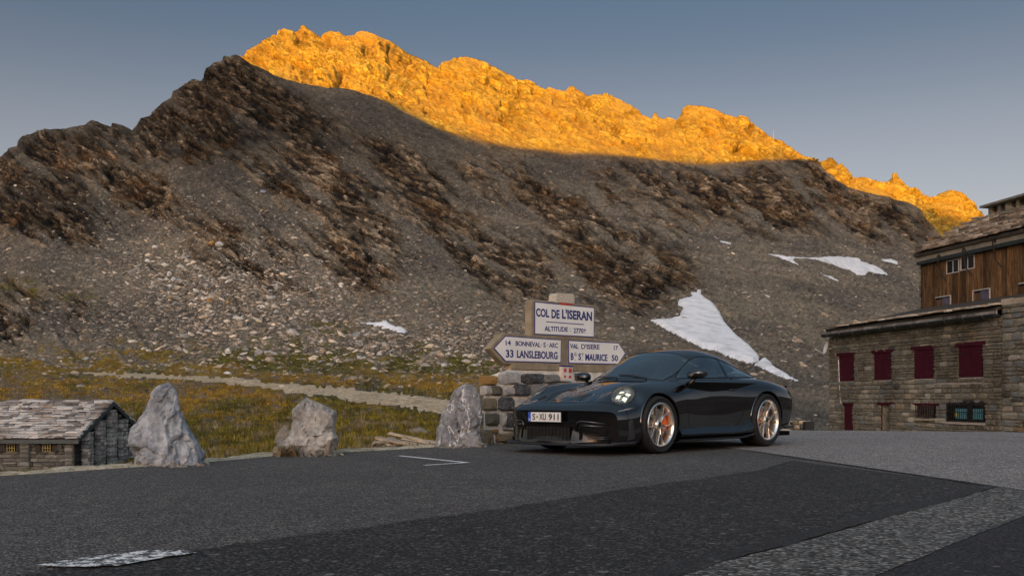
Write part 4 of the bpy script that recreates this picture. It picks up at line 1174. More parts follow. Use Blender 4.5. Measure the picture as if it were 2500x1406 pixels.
quad_px('red_strip', [(1366, 743.5), (1366.5, 739), (1395, 742), (1395, 746)], FO - .01, FO + .02, M_RED, sign)
mk = empty('marker_board', SO + SU * on_wall(1378, 925)[0] + Vector((0, 0, on_wall(1378, 925)[1])))
tag(mk, 'small white board with red squares fixed below the pass sign', 'marker')
mbase = mk.location - SO
quad_px('board', [(1367, 930), (1366, 894.5), (1391, 895.5), (1391, 930)], 0.0, FO + .06, simple('marker_white_paint', (.62, .58, .52), .6, 0, .3, .2, 30), mk, mbase)
quad_px('top_edge', [(1366, 895), (1365.5, 891.5), (1391.5, 893), (1391.5, 896)], 0.0, FO + .07, M_BLUE, mk, mbase)
for a_ in ([(1370, 908), (1370, 899.5), (1376, 900), (1376, 908)], [(1381.5, 910), (1381.5, 899), (1389, 899.5), (1389, 910.5)], [(1381.5, 923), (1381.5, 917), (1388, 917), (1388, 923)], [(1370, 922), (1370, 916.5), (1375, 916.5), (1375, 922)]):
    quad_px('red_square', a_, FO + .055, FO + .0625, M_RED, mk, mbase)

# ================================================================== planks lying on a low heap of stones
M_WOOD = None
def wood_mat(name, lo, mid, hi, grain=(1, 14, 14), sc=3.0, rnd=True, rough=.85):
    t = NT(name)
    a = t.noise(sc, 6, .65, None, .4, grain); b = t.noise(sc * 4, 4, .7, None, .2, grain)
    c = t.ramp(a, [(.30, lo), (.5, mid), (.72, hi)])
    c = t.mix(c, t.ramp(b, [(.3, .62), (.7, 1.25)]), 1.0, 'MULTIPLY')
    if rnd: c = t.mix(c, t.ramp(t.rnd(), [(0, (.45, .42, .40)), (.35, (.85, .82, .8)), (.7, (1.1, 1.02, .92)), (1, (1.5, 1.4, 1.3))]), 1.0, 'MULTIPLY')
    t.set(c, rough, 0, .2); t.bump(b, .6, .02); return t.m
M_GREYWOOD = wood_mat('bleached_wood', (.20, .175, .14), (.38, .34, .275), (.52, .47, .39), (1.2, 16, 16), 2.5)
def plank_px(a, b, Ya, Yb, w, th, label, roll=0.0, nm='plank'):
    A, B = at(*a, Ya), at(*b, Yb); L = (B - A).length
    mb = MB(); r = random.Random(int(a[0])); n = 9
    vs = []
    for i in range(n):
        x = L * i / (n - 1) - L / 2
        j = [r.uniform(-.006, .006) for _ in range(4)]; ws = w * (1 + r.uniform(-.06, .06)); e = r.uniform(-.03, .03) if i in (0, n - 1) else 0
        vs += [(x + e, -ws / 2 + j[0], -th / 2), (x - e, ws / 2 + j[1], -th / 2), (x + e * .5, ws / 2 + j[1], th / 2 + j[2]), (x - e, -ws / 2 + j[0], th / 2 + j[3])]
    fs = [(0, 3, 2, 1)] + [(4 * i + k, 4 * i + (k + 1) % 4, 4 * i + 4 + (k + 1) % 4, 4 * i + 4 + k) for i in range(n - 1) for k in range(4)] + [tuple(4 * (n - 1) + k for k in range(4))]
    mb.add(vs, fs); o = mb.build(nm, M_GREYWOOD)
    X = (B - A).normalized(); Zv = (Vector((0, 0, 1)) - X * X.z).normalized(); Yv = Zv.cross(X)
    Rm = Matrix((X, Yv, Zv)).transposed() @ Matrix.Rotation(roll, 3, 'X')
    o.matrix_world = Matrix.Translation((A + B) / 2) @ Rm.to_4x4()
    return tag(o, label, 'plank', 'weathered planks on the stone heap')
plank_px((951, 1056.5), (1080, 1084), 12.9, 12.35, .10, .03, 'topmost grey plank on the stone heap, reaching behind the veined rock')
plank_px((921, 1068), (1058, 1094), 12.25, 11.85, .13, .035, 'front grey plank sloping down across the stone heap', .1)
plank_px((985, 1071), (1078, 1088), 12.6, 12.2, .09, .025, 'narrow splintered plank lying between the two long planks', -.2)
plank_px((1005, 1083), (1072, 1096), 12.05, 11.85, .08, .022, 'short broken plank end by the foot of the veined rock', .15)
HEAP = [(914, 1083, .13, .09), (929, 1080, .16, .07), (926, 1088, .14, .07), (951, 1079, .18, .07), (945, 1089, .15, .09), (972, 1083, .18, .08), (966, 1091, .15, .08), (990, 1089, .17, .08), (1008, 1090, .16, .07), (1026, 1093, .16, .07), (1042, 1096, .15, .06), (939, 1073, .17, .06), (957, 1070, .16, .06), (984, 1096, .12, .05), (1056, 1094, .10, .05)]
MHP = stone_mat('heap_stone', [(.20, .165, .11), (.34, .29, .21), (.46, .41, .33)], None, 8, True)
hv = rock_variants(4, 2, 820, 'stone')
for m_ in hv: m_.materials.append(MHP)
HLAB = ['leftmost stone of the small heap under the planks, sticking out beyond them', 'stone under the left end of the front plank', 'low stone on the ground at the left corner of the plank heap', 'wide flat stone right under the front plank, near its left end', 'second stone from the left in the bottom row of the plank heap',
 'stone in the heap just under the middle of the front plank', 'third stone from the left in the bottom row of the plank heap', 'stone of the plank heap under the lower half of the front plank', 'stone in front of the plank heap where the front plank nears the ground', 'fourth stone from the right along the foot of the plank heap',
 'third stone from the right along the foot of the plank heap', 'stone wedged between the front plank and the upper plank at their left ends', 'topmost stone of the heap, right under the topmost plank', 'small flat stone at the front middle of the plank heap', 'smallest stone of the plank heap, touching the veined rock']
for i, (a, b, w, h) in enumerate(HEAP):
    Y = 12.15 + 0.35 * (b < 1078) - 0.1 * (b > 1092); p = at(a, b, Y)
    o = link('stone', hv[i % 4], None, p, (0, 0, i * 1.1)); o.scale = (w, .22, h * 1.15)
    tag(o, HLAB[i], 'stone', 'stones of the heap under the planks')
# soil body under the heap
hb = MB(); hb.box(at(985, 1094, 12.35) + Vector((0, .1, -.16)), (1.0, .7, .36), 0.2, taper=.8)
tag(hb.build('earth_mound', t_.m), kind='structure')

# ================================================================== slate-roofed stone hut below the road
HX, HYF, HYB = -20.96, 38.0 * K, 44.3 * K          # right end, front and back of the walls
HXL = -29.0
ZE, ZR, ZB = -1.17, 0.44, -3.35            # eave, ridge, foot
hut = empty('stone_hut', ((HX + HXL) / 2, (HYF + HYB) / 2, ZB))
tag(hut, 'low rubble-stone hut with pale slate slab roof and yellow lattice windows', 'hut')
HB = hut.location
def h(x, y, z): return Vector((x, y, z)) - HB
M_HMORT = simple('hut_mortar', (.20, .185, .15), .95, 0, .15, .35, 5, .6)
mb = MB(); ym = (HYF + HYB) / 2
zw = ZE - .12
prof = [(HYF, ZB), (HYB, ZB), (HYB, zw), (ym, ZR - .16), (HYF, zw)]
mb.add([h(HX, y, z) for y, z in prof] + [h(HXL, y, z) for y, z in prof], [(0, 1, 2, 3, 4), (9, 8, 7, 6, 5)] + [(i, 5 + i, 5 + (i + 1) % 5, (i + 1) % 5) for i in range(5)])
hwall = mb.build('wall', M_HMORT, hut)
M_HST = stone_mat('hut_stone', [(.075, .074, .068), (.17, .165, .148), (.29, .28, .245)], None, 5, True, 1.0, .9, True)
HV = stone_block_meshes(8, 300, 'stone', .2, .12)
for m_ in HV: m_.materials.append(M_HST)
def px_x(px, Y=HYF): return (px - CX) * Y / F
wins = [(30, 1086), (117, 1086)]
holes = []
for (wx, wy) in wins: holes.append((px_x(wx - 11) - HXL, .66 - (1102 - HY) * HYF / F - ZB, px_x(wx + 11) - HXL, .66 - (1078 - HY) * HYF / F - ZB))
lay = rows_layout(HX - HXL, zw - ZB, (.14, .26), (.28, .62), 4, holes)
lay = [l for l in lay if l[0] + HXL > -26.6]
n1_ = put_stones(hwall, lay, HV, M_HST, h(HXL, HYF, ZB), (1, 0, 0), (0, -1, 0), .16, 5, 170, order=lambda l: -l[0])
# gable end
gl = []
for (cx, cz, w, hh) in rows_layout(HYB - HYF, ZR - .2 - ZB, (.14, .24), (.3, .6), 9):
    y = HYF + cx; zt = zw + (ZR - .16 - zw) * (1 - abs(y - ym) / (ym - HYF))
    if ZB + cz + hh / 2 < zt - .03: gl.append((cx, cz, w, hh))
M_HST2 = stone_mat('shaded_gable_stone', [(.020, .019, .017), (.055, .051, .045), (.12, .112, .095)], None, 5, True, 1.0, .9, True)  # hut stone darkened to paint the shade in the recesses between the ribs
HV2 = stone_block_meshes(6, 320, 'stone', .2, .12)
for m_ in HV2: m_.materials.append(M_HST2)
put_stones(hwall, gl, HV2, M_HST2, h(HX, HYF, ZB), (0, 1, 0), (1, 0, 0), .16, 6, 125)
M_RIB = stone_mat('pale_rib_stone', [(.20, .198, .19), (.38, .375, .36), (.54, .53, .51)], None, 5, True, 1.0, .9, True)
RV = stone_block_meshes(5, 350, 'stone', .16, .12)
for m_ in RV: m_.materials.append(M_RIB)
r0_ = random.Random(2).random
def rib(name, y0, y1, proud, ztop, x_face=True, xs=None):
    """stone pier against the gable (x_face) or the front wall"""
    mb = MB()
    if x_face: mb.box(h(HX + proud / 2 + .01, (y0 + y1) / 2, (ZB + ztop) / 2), (proud, y1 - y0, ztop - ZB))
    else: mb.box(h((xs[0] + xs[1]) / 2, HYF - proud / 2 - .01, (ZB + ztop) / 2), (xs[1] - xs[0], proud, ztop - ZB))
    core = mb.build(name, M_HMORT, hut)
    z = ZB - r0_() * .15; r = random.Random(int(y0 * 100 + (xs[0] * 10 if xs else 0)))
    while z < ztop - .08:
        hh = min(r.uniform(.10, .26), ztop - z)
        if x_face:
            cut = r.uniform(.3, .7) if r.random() < .6 else 1.0
            for (e0, e1) in ((0, cut), (cut, 1.0)):
                if e1 - e0 < .05: continue
                o = bpy.data.objects.new('stone', r.choice(RV)); COL.objects.link(o); o.parent = core
                o.matrix_local = Matrix.Translation(h(HX + proud + .03 + r.uniform(-.03, .02), y0 + (y1 - y0) * (e0 + e1) / 2, z + hh / 2)) @ Matrix.Rotation(r.uniform(-.06, .06), 4, 'X') @ Matrix(((0, .14, 0, 0), ((y1 - y0) * (e1 - e0) * r.uniform(.92, 1.08), 0, 0, 0), (0, 0, hh * r.uniform(.9, 1.05), 0), (0, 0, 0, 1)))
            o = bpy.data.objects.new('stone', r.choice(RV)); COL.objects.link(o); o.parent = core
            o.matrix_local = Matrix.Translation(h(HX + proud / 2, y0 - .015, z + hh / 2)) @ Matrix(((proud, 0, 0, 0), (0, -.12, 0, 0), (0, 0, hh * .94, 0), (0, 0, 0, 1)))
        else:
            o = bpy.data.objects.new('stone', r.choice(HV)); COL.objects.link(o); o.parent = core
            o.matrix_local = Matrix.Translation(h((xs[0] + xs[1]) / 2, HYF - proud - .03, z + hh / 2)) @ Matrix((((xs[1] - xs[0]) * r.uniform(.9, 1.05), 0, 0, 0), (0, -.14, 0, 0), (0, 0, hh * .94, 0), (0, 0, 0, 1)))
        z += hh
for k in range(5):
    y0 = HYF + .75 + k * 1.45
    rib('buttress', y0, y0 + .52, .36, zw + (ZR - .3 - zw) * (1 - abs(y0 + .2 - ym) / (ym - HYF)) - .05)
rib('buttress', 0, 0, .22, ZE - .16, False, (px_x(55), px_x(77)))
rib('buttress', 0, 0, .16, ZE - .16, False, (px_x(163), px_x(182)))
# roof: boarded slopes, slate slabs, edge boards, gutter
M_SLATEB = simple('roof_boarding', (.06, .05, .04), .9, 0, .2, .3, 6)
OV = .32
run = ym - HYF + OV; rise = (ZR - ZE) * run / (ym - HYF)
mb = MB()
for sgn in (-1, 1):
    ye = ym + sgn * run
    vs = [h(HXL - .2, ym, ZR), h(HX + .3, ym, ZR), h(HX + .3, ye, ZR - rise), h(HXL - .2, ye, ZR - rise)]
    vs += [v - Vector((0, 0, .09)) for v in vs]
    mb.add(vs, [(0, 1, 2, 3), (7, 6, 5, 4), (0, 4, 5, 1), (1, 5, 6, 2), (2, 6, 7, 3), (3, 7, 4, 0)])
hroof = mb.build('roof', M_SLATEB, hut)
def slab_meshes(n, seed, name='slate', jag=.14):
    out = []
    for i in range(n):
        r = random.Random(seed + i); k = 9
        P = []
        base = [(-.5, -.5), (-.1, -.55), (.25, -.53), (.5, -.45), (.54, 0), (.5, .5), (0, .5), (-.5, .5), (-.53, 0)]
        for (a, b) in base: P.append((a + r.uniform(-jag, jag) * .5, b + r.uniform(-jag, jag) * (.9 if b < -.3 else .4)))
        c = [r.uniform(-.12, .12) for _ in P]
        vs = [(a, b, -.5 + c[j]) for j, (a, b) in enumerate(P)] + [(a * .97, b * .97, .5 + c[j]) for j, (a, b) in enumerate(P)]
        fs = [tuple(range(k))[::-1], tuple(range(k, 2 * k))] + [(j, (j + 1) % k, k + (j + 1) % k, k + j) for j in range(k)]
        me = bpy.data.meshes.new(name); me.from_pydata(vs, [], fs); me.update(); out.append(me)
    return out
def slate_mat(name, tints):
    t = NT(name)
    a = t.noise(2.2, 6, .65); b = t.noise(12, 4, .6)
    c = t.ramp(t.rnd(), tints)
    c = t.mix(c, t.ramp(a, [(.3, .72), (.7, 1.22)]), 1.0, 'MULTIPLY')
    c = t.mix(c, (.30, .13, .035), t.ramp(b, [(.62, 0), (.74, .35)]))
    t.set(c, .62, 0, .45); t.bump(t.math('ADD', a, b), .35, .02); return t.m
M_SLATE = slate_mat('grey_lauze', [(0, (.07, .065, .06)), (.14, (.17, .155, .14)), (.35, (.33, .305, .28)), (.6, (.46, .435, .405)), (.85, (.58, .56, .53)), (1, (.27, .20, .14))])
SLV = slab_meshes(8, 77, 'slate', .2)
for m_ in SLV: m_.materials.append(M_SLATE)
def lay_slates(parent, variants, ridge_a, ridge_b, down, nrm, length, rows, wr, th, seed, limit=300, over=1.55, name='slate', skip=None):
    """rows of slabs from the eave up; ridge_a->ridge_b direction; down = unit vector down the slope"""
    r = random.Random(seed); A = Vector(ridge_a); Bv = Vector(ridge_b); U = (Bv - A).normalized(); L = (Bv - A).length
    D = Vector(down); Nn = Vector(nrm); ex = length / rows; cnt = 0
    for i in range(rows):
        s = length - ex * (i + .5)
        x = r.uniform(-.25, 0)
        while x < L:
            w = r.uniform(*wr) * (.75 + .5 * r.random())
            if x + w > L + .1: w = L + .1 - x
            if w < .1: break
            if not (skip and skip(x + w / 2, s)):
                dl = ex * over * r.uniform(.9, 1.2)
                o = bpy.data.objects.new(name, r.choice(variants)); COL.objects.link(o); o.parent = parent
                tl = .05 + r.uniform(-.025, .04); yw = r.uniform(-.08, .08)
                Dm = (D + Nn * -tl * 0 + U * yw).normalized(); Um = (U - Dm * U.dot(Dm)).normalized()
                Dt = (Dm + Nn * (th * 1.2 / max(ex, .05)) * 1.0).normalized(); Nt = Um.cross(Dt) * -1
                if Nt.dot(Nn) < 0: Nt = -Nt
                p = A + U * (x + w / 2) + D * (s + ex * .12 * r.uniform(-1, 1)) + Nn * (th * (1.15 + .5 * r.random()))
                t_h = th * r.uniform(.7, 1.5)
                Mx = Matrix(((Um.x * w, -Dt.x * dl, Nt.x * t_h, p.x), (Um.y * w, -Dt.y * dl, Nt.y * t_h, p.y), (Um.z * w, -Dt.z * dl, Nt.z * t_h, p.z), (0, 0, 0, 1)))
                o.matrix_local = Mx; cnt += 1
            x += w * 1.03
    return cnt
sl_len = math.hypot(run, rise)
dn = Vector((0, -run, -rise)).normalized(); nr = Vector((0, -rise, run)).normalized()
lay_slates(hroof, SLV, h(-26.2, ym, ZR), h(HX + .26, ym, ZR), dn, nr, sl_len, 16, (.30, .66), .065, 8, over=1.32)
dn2 = Vector((0, run, -rise)).normalized(); nr2 = Vector((0, rise, run)).normalized()
lay_slates(hroof, SLV, h(-23.0, ym, ZR), h(HX + .26, ym, ZR), dn2, nr2, sl_len, 6, (.6, 1.0), .05, 9)
# ridge slabs
for i in range(7):
    x = HX - .2 - i * .75
    o = bpy.data.objects.new('slate', SLV[i % 8]); COL.objects.link(o); o.parent = hroof
    o.location = h(x, ym - .05, ZR + .085 + .03 * (i % 2)); o.scale = (.8, .5, .06); o.rotation_euler = (.12, .03, .1 * (i % 3 - 1))
M_TEAL = simple('dark_green_trim', (.045, .06, .062), .55, 0, .4, .25, 8)
for sgn in (-1, 1):
    mb = MB(); ye = ym + sgn * (run + .02)
    a, b = h(HX + .34, ym, ZR + .02), h(HX + .34, ye, ZR - rise + .0)
    vs = []
    for x_ in (-.03, .03):
        vs += [a + Vector((x_, 0, .05)), b + Vector((x_, 0, .05)), b + Vector((x_, 0, -.17)), a + Vector((x_, 0, -.17))]
    f_ = [(0, 1, 2, 3), (7, 6, 5, 4), (0, 4, 5, 1), (1, 5, 6, 2), (2, 6, 7, 3), (3, 7, 4, 0)]
    if sgn > 0: f_ = [q[::-1] for q in f_]
    mb.add(vs, f_); mb.build('edge_board', M_TEAL, hut)
mb = MB(); ye = ym - run
mb.box(h((HX + HXL) / 2 + .1, ye - .03, ZR - rise - .09), (HX - HXL + .6, .07, .20)); mb.build('eave_board', M_TEAL, hut)
for k in range(4):
    yb = ym + 1.0 + k * .62; zb_ = ZR - .16 - (yb - ym) * rise / run - .13
    mb = MB(); mb.box(h(HX + .16, yb, zb_), (.32, .16, .14)); mb.build('purlin_end', simple('old_timber', (.13, .105, .075), .9, 0, .2, .3, 8) if k == 0 else bpy.data.materials['old_timber'], hut)
M_SHUT = simple('black_shutter_wood', (.018, .016, .015), .6, 0, .3, .3, 10)
M_YEL = simple('yellow_frame_paint', (.50, .40, .12), .6, 0, .4, .15, 14)
M_DARK = simple('dark_room', (.010, .011, .012), .2, 0, .15)
for (wx, wy) in wins:
    s = HYF / F
    cx = px_x(wx); zt = CAMH - (1077 - HY) * s; zb = CAMH - (1101.5 - HY) * s; hw = 9 * s
    mb = MB(); mb.box(h(cx, HYF - .05, (zt + zb) / 2), (2 * hw + .04, .12, zt - zb)); win = mb.build('window', M_DARK, hut)
    mb = MB(); yy = HYF - .145; zs_ = zb + (zt - zb) * .72
    bars = [((cx - hw, zb), (cx - hw, zs_)), ((cx + hw, zb), (cx + hw, zs_)), ((cx - hw, zs_), (cx + hw, zs_)), ((cx - hw, zb), (cx + hw, zb)), ((cx - hw, (zb + zs_) / 2), (cx + hw, (zb + zs_) / 2)), ((cx - hw / 3, zb), (cx - hw / 3, zt - .04)), ((cx + hw / 3, zb), (cx + hw / 3, zt - .04)), ((cx - hw, zs_), (cx, zt)), ((cx + hw, zs_), (cx, zt))]
    for a, b in bars:
        a, b = h(a[0], yy, a[1]), h(b[0], yy, b[1]); d = (b - a); L = d.length
        ang = math.atan2(d.z, d.x); mb.box((a + b) / 2, (L + .016, .03, .017), M=Matrix.Rotation(-ang, 3, 'Y'))
    mb.build('lattice', M_YEL, win)
    for sgn in (-1, 1):
        c0 = cx + sgn * (hw + .09 + .13); w_ = .25; zt2 = zt + .02; yb = HYF - .16
        P = [(c0 - w_ / 2, zb - .03), (c0 + w_ / 2, zb - .03), (c0 + w_ / 2, zt2 + (.06 if sgn > 0 else -.10)), (c0 - w_ / 2, zt2 + (-.10 if sgn > 0 else .06))]
        mb = MB(); mb.add([h(a, yb, b) for a, b in P] + [h(a, yb + .05, b) for a, b in P], [(3, 2, 1, 0), (4, 5, 6, 7), (0, 1, 5, 4), (1, 2, 6, 5), (2, 3, 7, 6), (3, 0, 4, 7)])
        mb.build('shutter', M_SHUT, hut)
mb = MB(); mb.box(h(px_x(147), HYF - .13, CAMH - (1090 - HY) * HYF / F), (.28, .05, .22)); mb.build('plaque', simple('dark_green_plaque', (.015, .03, .026), .4, 0, .5, .2, 10), hut)

# ================================================================== stone annex with purple shutters, and the timber house behind it
BD = Vector((.249, -.968 * K, 0)).normalized(); BN = Vector((-BD.y * -1, 0, 0))
BN = Vector((BD.y, -BD.x, 0)); BN = BN if BN.x < 0 else -BN           # outward: towards the road
BO = Vector((17.7, 42.0 * K, 0)) + BD * -1.75                               # left corner of the front
ZG = -2.0
def bs(px, off=0.0):
    k = (px - CX) / F; O = BO + BN * off
    return (k * O.y - O.x) / (BD.x - k * BD.y)
def bz(px, py, off=0.0):
    s = bs(px, off); Y = (BO + BN * off + BD * s).y
    return CAMH + (HY - py) * Y / F
annex = empty('stone_annex', BO + BD * 6 - BN * 2.5 + Vector((0, 0, ZG)))
tag(annex, 'two-storey rubble stone annex with four closed purple shutters and a long gutter', 'building')
AB = annex.location
def a_(s, z, n=0.0): return BO + BD * s + BN * n + Vector((0, 0, z)) - AB
LW = 16.0; SC = bs(2449); ZTOP = 4.05
M_AM = simple('annex_mortar', (.30, .255, .17), .95, 0, .15, .4, 3, .7)
mb = MB()
def bbox(mb, s0, s1, z0, z1, n0, n1, m=0):
    vs = [a_(s, z, n) for z in (z0, z1) for (s, n) in ((s0, n0), (s1, n0), (s1, n1), (s0, n1))]
    return mb.add(vs, [(3, 2, 1, 0), (4, 5, 6, 7), (0, 1, 5, 4), (1, 2, 6, 5), (2, 3, 7, 6), (3, 0, 4, 7)], m)
bbox(mb, 0, LW, ZG - 1.5, ZTOP, 0, -5.2)
awall = mb.build('wall', M_AM, annex)
M_AST = stone_mat('annex_stone', [(.10, .085, .05), (.22, .185, .11), (.31, .275, .19)], None, 5, False, 1.0)
def annex_stone():
    t = NT('annex_stone_mixed')
    a = t.noise(4, 7, .65); b = t.noise(22, 4, .6)
    c = t.ramp(t.rnd(), [(0, (.078, .072, .060)), (.15, (.165, .145, .108)), (.35, (.205, .198, .172)), (.5, (.245, .212, .15)), (.65, (.165, .175, .168)), (.82, (.30, .262, .19)), (.94, (.40, .37, .30)), (1, (.22, .15, .085))])
    c = t.mix(c, t.ramp(a, [(.3, .6), (.7, 1.3)]), 1.0, 'MULTIPLY'); c = t.mix(c, t.ramp(b, [(.3, .75), (.7, 1.2)]), 1.0, 'MULTIPLY')
    st_ = t.noise(.55, 5, .65, t.n('ShaderNodeNewGeometry').outputs['Position'], .3, (1, 1, .45)); c = t.mix(c, t.ramp(st_, [(.32, (.50, .47, .42)), (.52, (1.0, 1.0, 1.0)), (.72, (1.25, 1.22, 1.15))]), 1.0, 'MULTIPLY')
    t.set(c, .92, 0, .2); t.bump(t.math('ADD', a, b), .9, .03); return t.m
M_AST = annex_stone()
AV = stone_block_meshes(10, 500, 'stone', .2, .12)
for m_ in AV: m_.materials.append(M_AST)
WIN = []
for (x0, x1, t0, t1, b0, b1) in ((2051, 2087, 871.5, 868, 931.3, 928.5), (2136.5, 2178, 863, 858.5, 929, 927.8), (2234.5, 2282, 855, 850, 925.4, 923), (2343.5, 2401.5, 846.8, 841, 922, 919.6)):
    s0, s1 = bs(x0), bs(x1); z1 = (bz(x0, t0) + bz(x1, t1)) / 2; z0 = (bz(x0, b0) + bz(x1, b1)) / 2
    WIN.append((s0, s1, z0, z1))
zc = sum(w[2] for w in WIN) / 4; zt_ = sum(w[3] for w in WIN) / 4
WIN = [(a, b, zc, zt_) for a, b, _, _ in WIN]
DOORS = [(bs(2063), bs(2083), ZG - .5, bz(2056, 988)), (bs(2155), bs(2174), ZG - .5, bz(2160, 989))]
LOW = [(bs(2240), bs(2286.5), bz(2240, 1019), bz(2240, 990)), (bs(2316), bs(2407), bz(2330, 1028), bz(2330, 983))]
holes = [(a - .02, b - (ZG - .6), c + .02, d - (ZG - .6)) for (a, c, b, d) in WIN + DOORS + LOW]
lay = rows_layout(SC - .03, ZTOP - .15 - (ZG - .6), (.11, .31), (.22, .78), 14, holes)
lay = [l for l in lay if not any(abs(l[0] - (a + b) / 2) < (b - a) / 2 + .2 and 0 < (l[1] + ZG - .6) - d < .16 for (a, b, c, d) in WIN + DOORS[:1])]
big = rows_layout(LW - SC, 4.55 - (ZG - .6), (.20, .36), (.40, .85), 15, x0=SC)
put_stones(awall, big + lay, AV, M_AST, a_(0, ZG - .6), BD, BN, .14, 16, 300, order=lambda l: (-(l[1] + ZG - .6 > -1.75), -l[2] * l[3]))
mb = MB(); bbox(mb, SC, LW, ZTOP - .02, 4.45, -.01, -.6); mb.build('raised_wall', M_AM, annex)
# left end wall (seen edge on)
M_PURP = simple('purple_shutter_paint', (.085, .008, .022), .55, 0, .4, .22, 9)
def purple():
    t = NT('worn_purple_paint'); p = t.coord()
    a = t.noise(2.5, 5, .6); b = t.noise(30, 5, .75)
    c = t.ramp(a, [(.3, (.036, .004, .010)), (.7, (.056, .006, .014))])
    c = t.mix(c, (.33, .24, .22), t.ramp(b, [(.70, 0), (.74, .6)])); t.set(c, .7, 0, .12); t.bump(a, .2, .01); return t.m
M_PURP = purple()
M_GAP = simple('shadow_gap', (.01, .006, .007), .9)
M_FLAKE = simple('flaking_pale_edge', (.34, .28, .24), .8, 0, .3, .45, 20)
for i, (s0, s1, z0, z1) in enumerate(WIN):
    mb = MB(); bbox(mb, s0, s1, z0, z1, .02, -.06); w = mb.build('window', M_GAP, annex)
    m = (s0 + s1) / 2
    for (p0, p1) in ((s0 + .015, m - .008), (m + .008, s1 - .015)):
        mb = MB(); n_ = 4; ww = (p1 - p0) / n_
        for k in range(n_): bbox(mb, p0 + k * ww + .003, p0 + (k + 1) * ww - .003, z0 + .02, z1 - .015, .055 + .003 * (k % 2), .015)
        sh_ = mb.build('shutter', M_PURP, w)
        for zz_ in (z0 + .25, z1 - .28):
            mb = MB(); bbox(mb, (p0 if p0 < m - .1 else p1 - .30), (p0 + .30 if p0 < m - .1 else p1), zz_ - .022, zz_ + .022, .072, .05); mb.build('hinge', bpy.data.materials.get('dark_hinge_iron') or simple('dark_hinge_iron', (.02, .012, .014), .5, .4), sh_)
    mb = MB(); bbox(mb, s0 - .22, s1 + .22, z1, z1 + .17, .10, -.02); mb.build('lintel', M_PURP, annex)
    mb = MB(); bbox(mb, s0 - .04, s1 + .04, z0 - .07, z0 - .004, .07, -.02); mb.build('sill', M_FLAKE if i else simple('grey_sill', (.2, .17, .14), .9, 0, .2, .3, 9), annex)
mb = MB(); r_ = random.Random(3)
s_ = bs(2284); e_ = bs(2402)
for k in range(9): bbox(mb, s_ + (e_ - s_) * k / 9, s_ + (e_ - s_) * (k + 1) / 9, bz(2340, 938) + r_.uniform(-.01, .01), bz(2340, 934) + r_.uniform(-.01, .02), .06 + r_.uniform(0, .02), -.02)
mb.build('ledge', M_FLAKE, annex)
for i, (s0, s1, z0, z1) in enumerate(DOORS):
    mb = MB(); bbox(mb, s0, s1, z0, z1, .03 if i == 0 else -.0, -.1)
    d = mb.build('door', M_PURP if i == 0 else M_GAP, annex)
    if i == 1: d['label'] = 'dark open doorway'
    mb = MB(); bbox(mb, s0 - (.12 if i == 0 else .35), s1 + (.08 if i == 0 else .42), z1, z1 + (.12 if i == 0 else .15), .10, -.02); mb.build('lintel', M_PURP, annex)
    if i == 1:
        mb = MB(); bbox(mb, s0 - .10, s0 - .01, z0, z1, .05, -.02); mb.build('jamb', M_PURP, annex)
M_CYAN = simple('turquoise_curtain', (.10, .26, .29), .7, 0, .3, .25, 5)
M_IRON = simple('black_iron', (.012, .011, .011), .5, .3, .4)
for i, (s0, s1, z0, z1) in enumerate(LOW):
    mb = MB(); bbox(mb, s0, s1, z0, z1, .015, -.05); w = mb.build('window', M_DARK, annex)
    mb = MB(); bbox(mb, s0 - .28 * (i == 0), s1 + .28 * (i == 0), z1, z1 + .12, .09, -.02); mb.build('lintel', M_GAP if i else M_PURP, annex)
    if i == 1:
        a0, a1, b0, b1 = bs(2333.5), bs(2366), bs(2376.5), bs(2406)
        for (p0, p1) in ((a0, a1), (b0, b1)):
            mb = MB(); bbox(mb, p0, p1, z0 + .12, z1 - .25, .035, .01); mb.build('curtain', M_CYAN, w)
        mb = MB(); bbox(mb, a0 - .02, a0 + .14, z0 + .2, z0 + .42, .042, .03); mb.build('yellow_note', simple('yellow_paper', (.5, .36, .05), .7), w)
        mb = MB()
        for (p0, p1) in ((s0, s0 + .12), (a1, b0), (s1 - .06, s1 + .02)): bbox(mb, p0, p1, z0, z1, .10, .01)
        bbox(mb, s0 + .12, a1, z1 - .12, z1, .10, .01); bbox(mb, b0, s1 - .06, z1 - .12, z1, .10, .01)
        mb.build('frame', M_IRON, w)
    n_ = 11 if i == 0 else 17
    for k in range(n_):
        s = s0 + (s1 - s0) * (k + .5) / n_; mb = MB()
        mb.tube([a_(s, z0 - .02, .14), a_(s, z1 + .02, .14)], .016, 6); mb.build('bar', M_IRON if i else bpy.data.materials['purple_bar'] if 'purple_bar' in bpy.data.materials else simple('purple_bar', (.05, .03, .025), .6), w)
    mb = MB(); mb.tube([a_(s0, (z0 + z1) / 2, .15), a_(s1, (z0 + z1) / 2, .15)], .016, 6); mb.build('bar', M_IRON, w)
    mb = MB(); bbox(mb, s0 - .05, s1 + .05, z0 - .12, z0 - .03, .16, -.02); mb.build('sill', M_FLAKE if i else M_AM, annex)
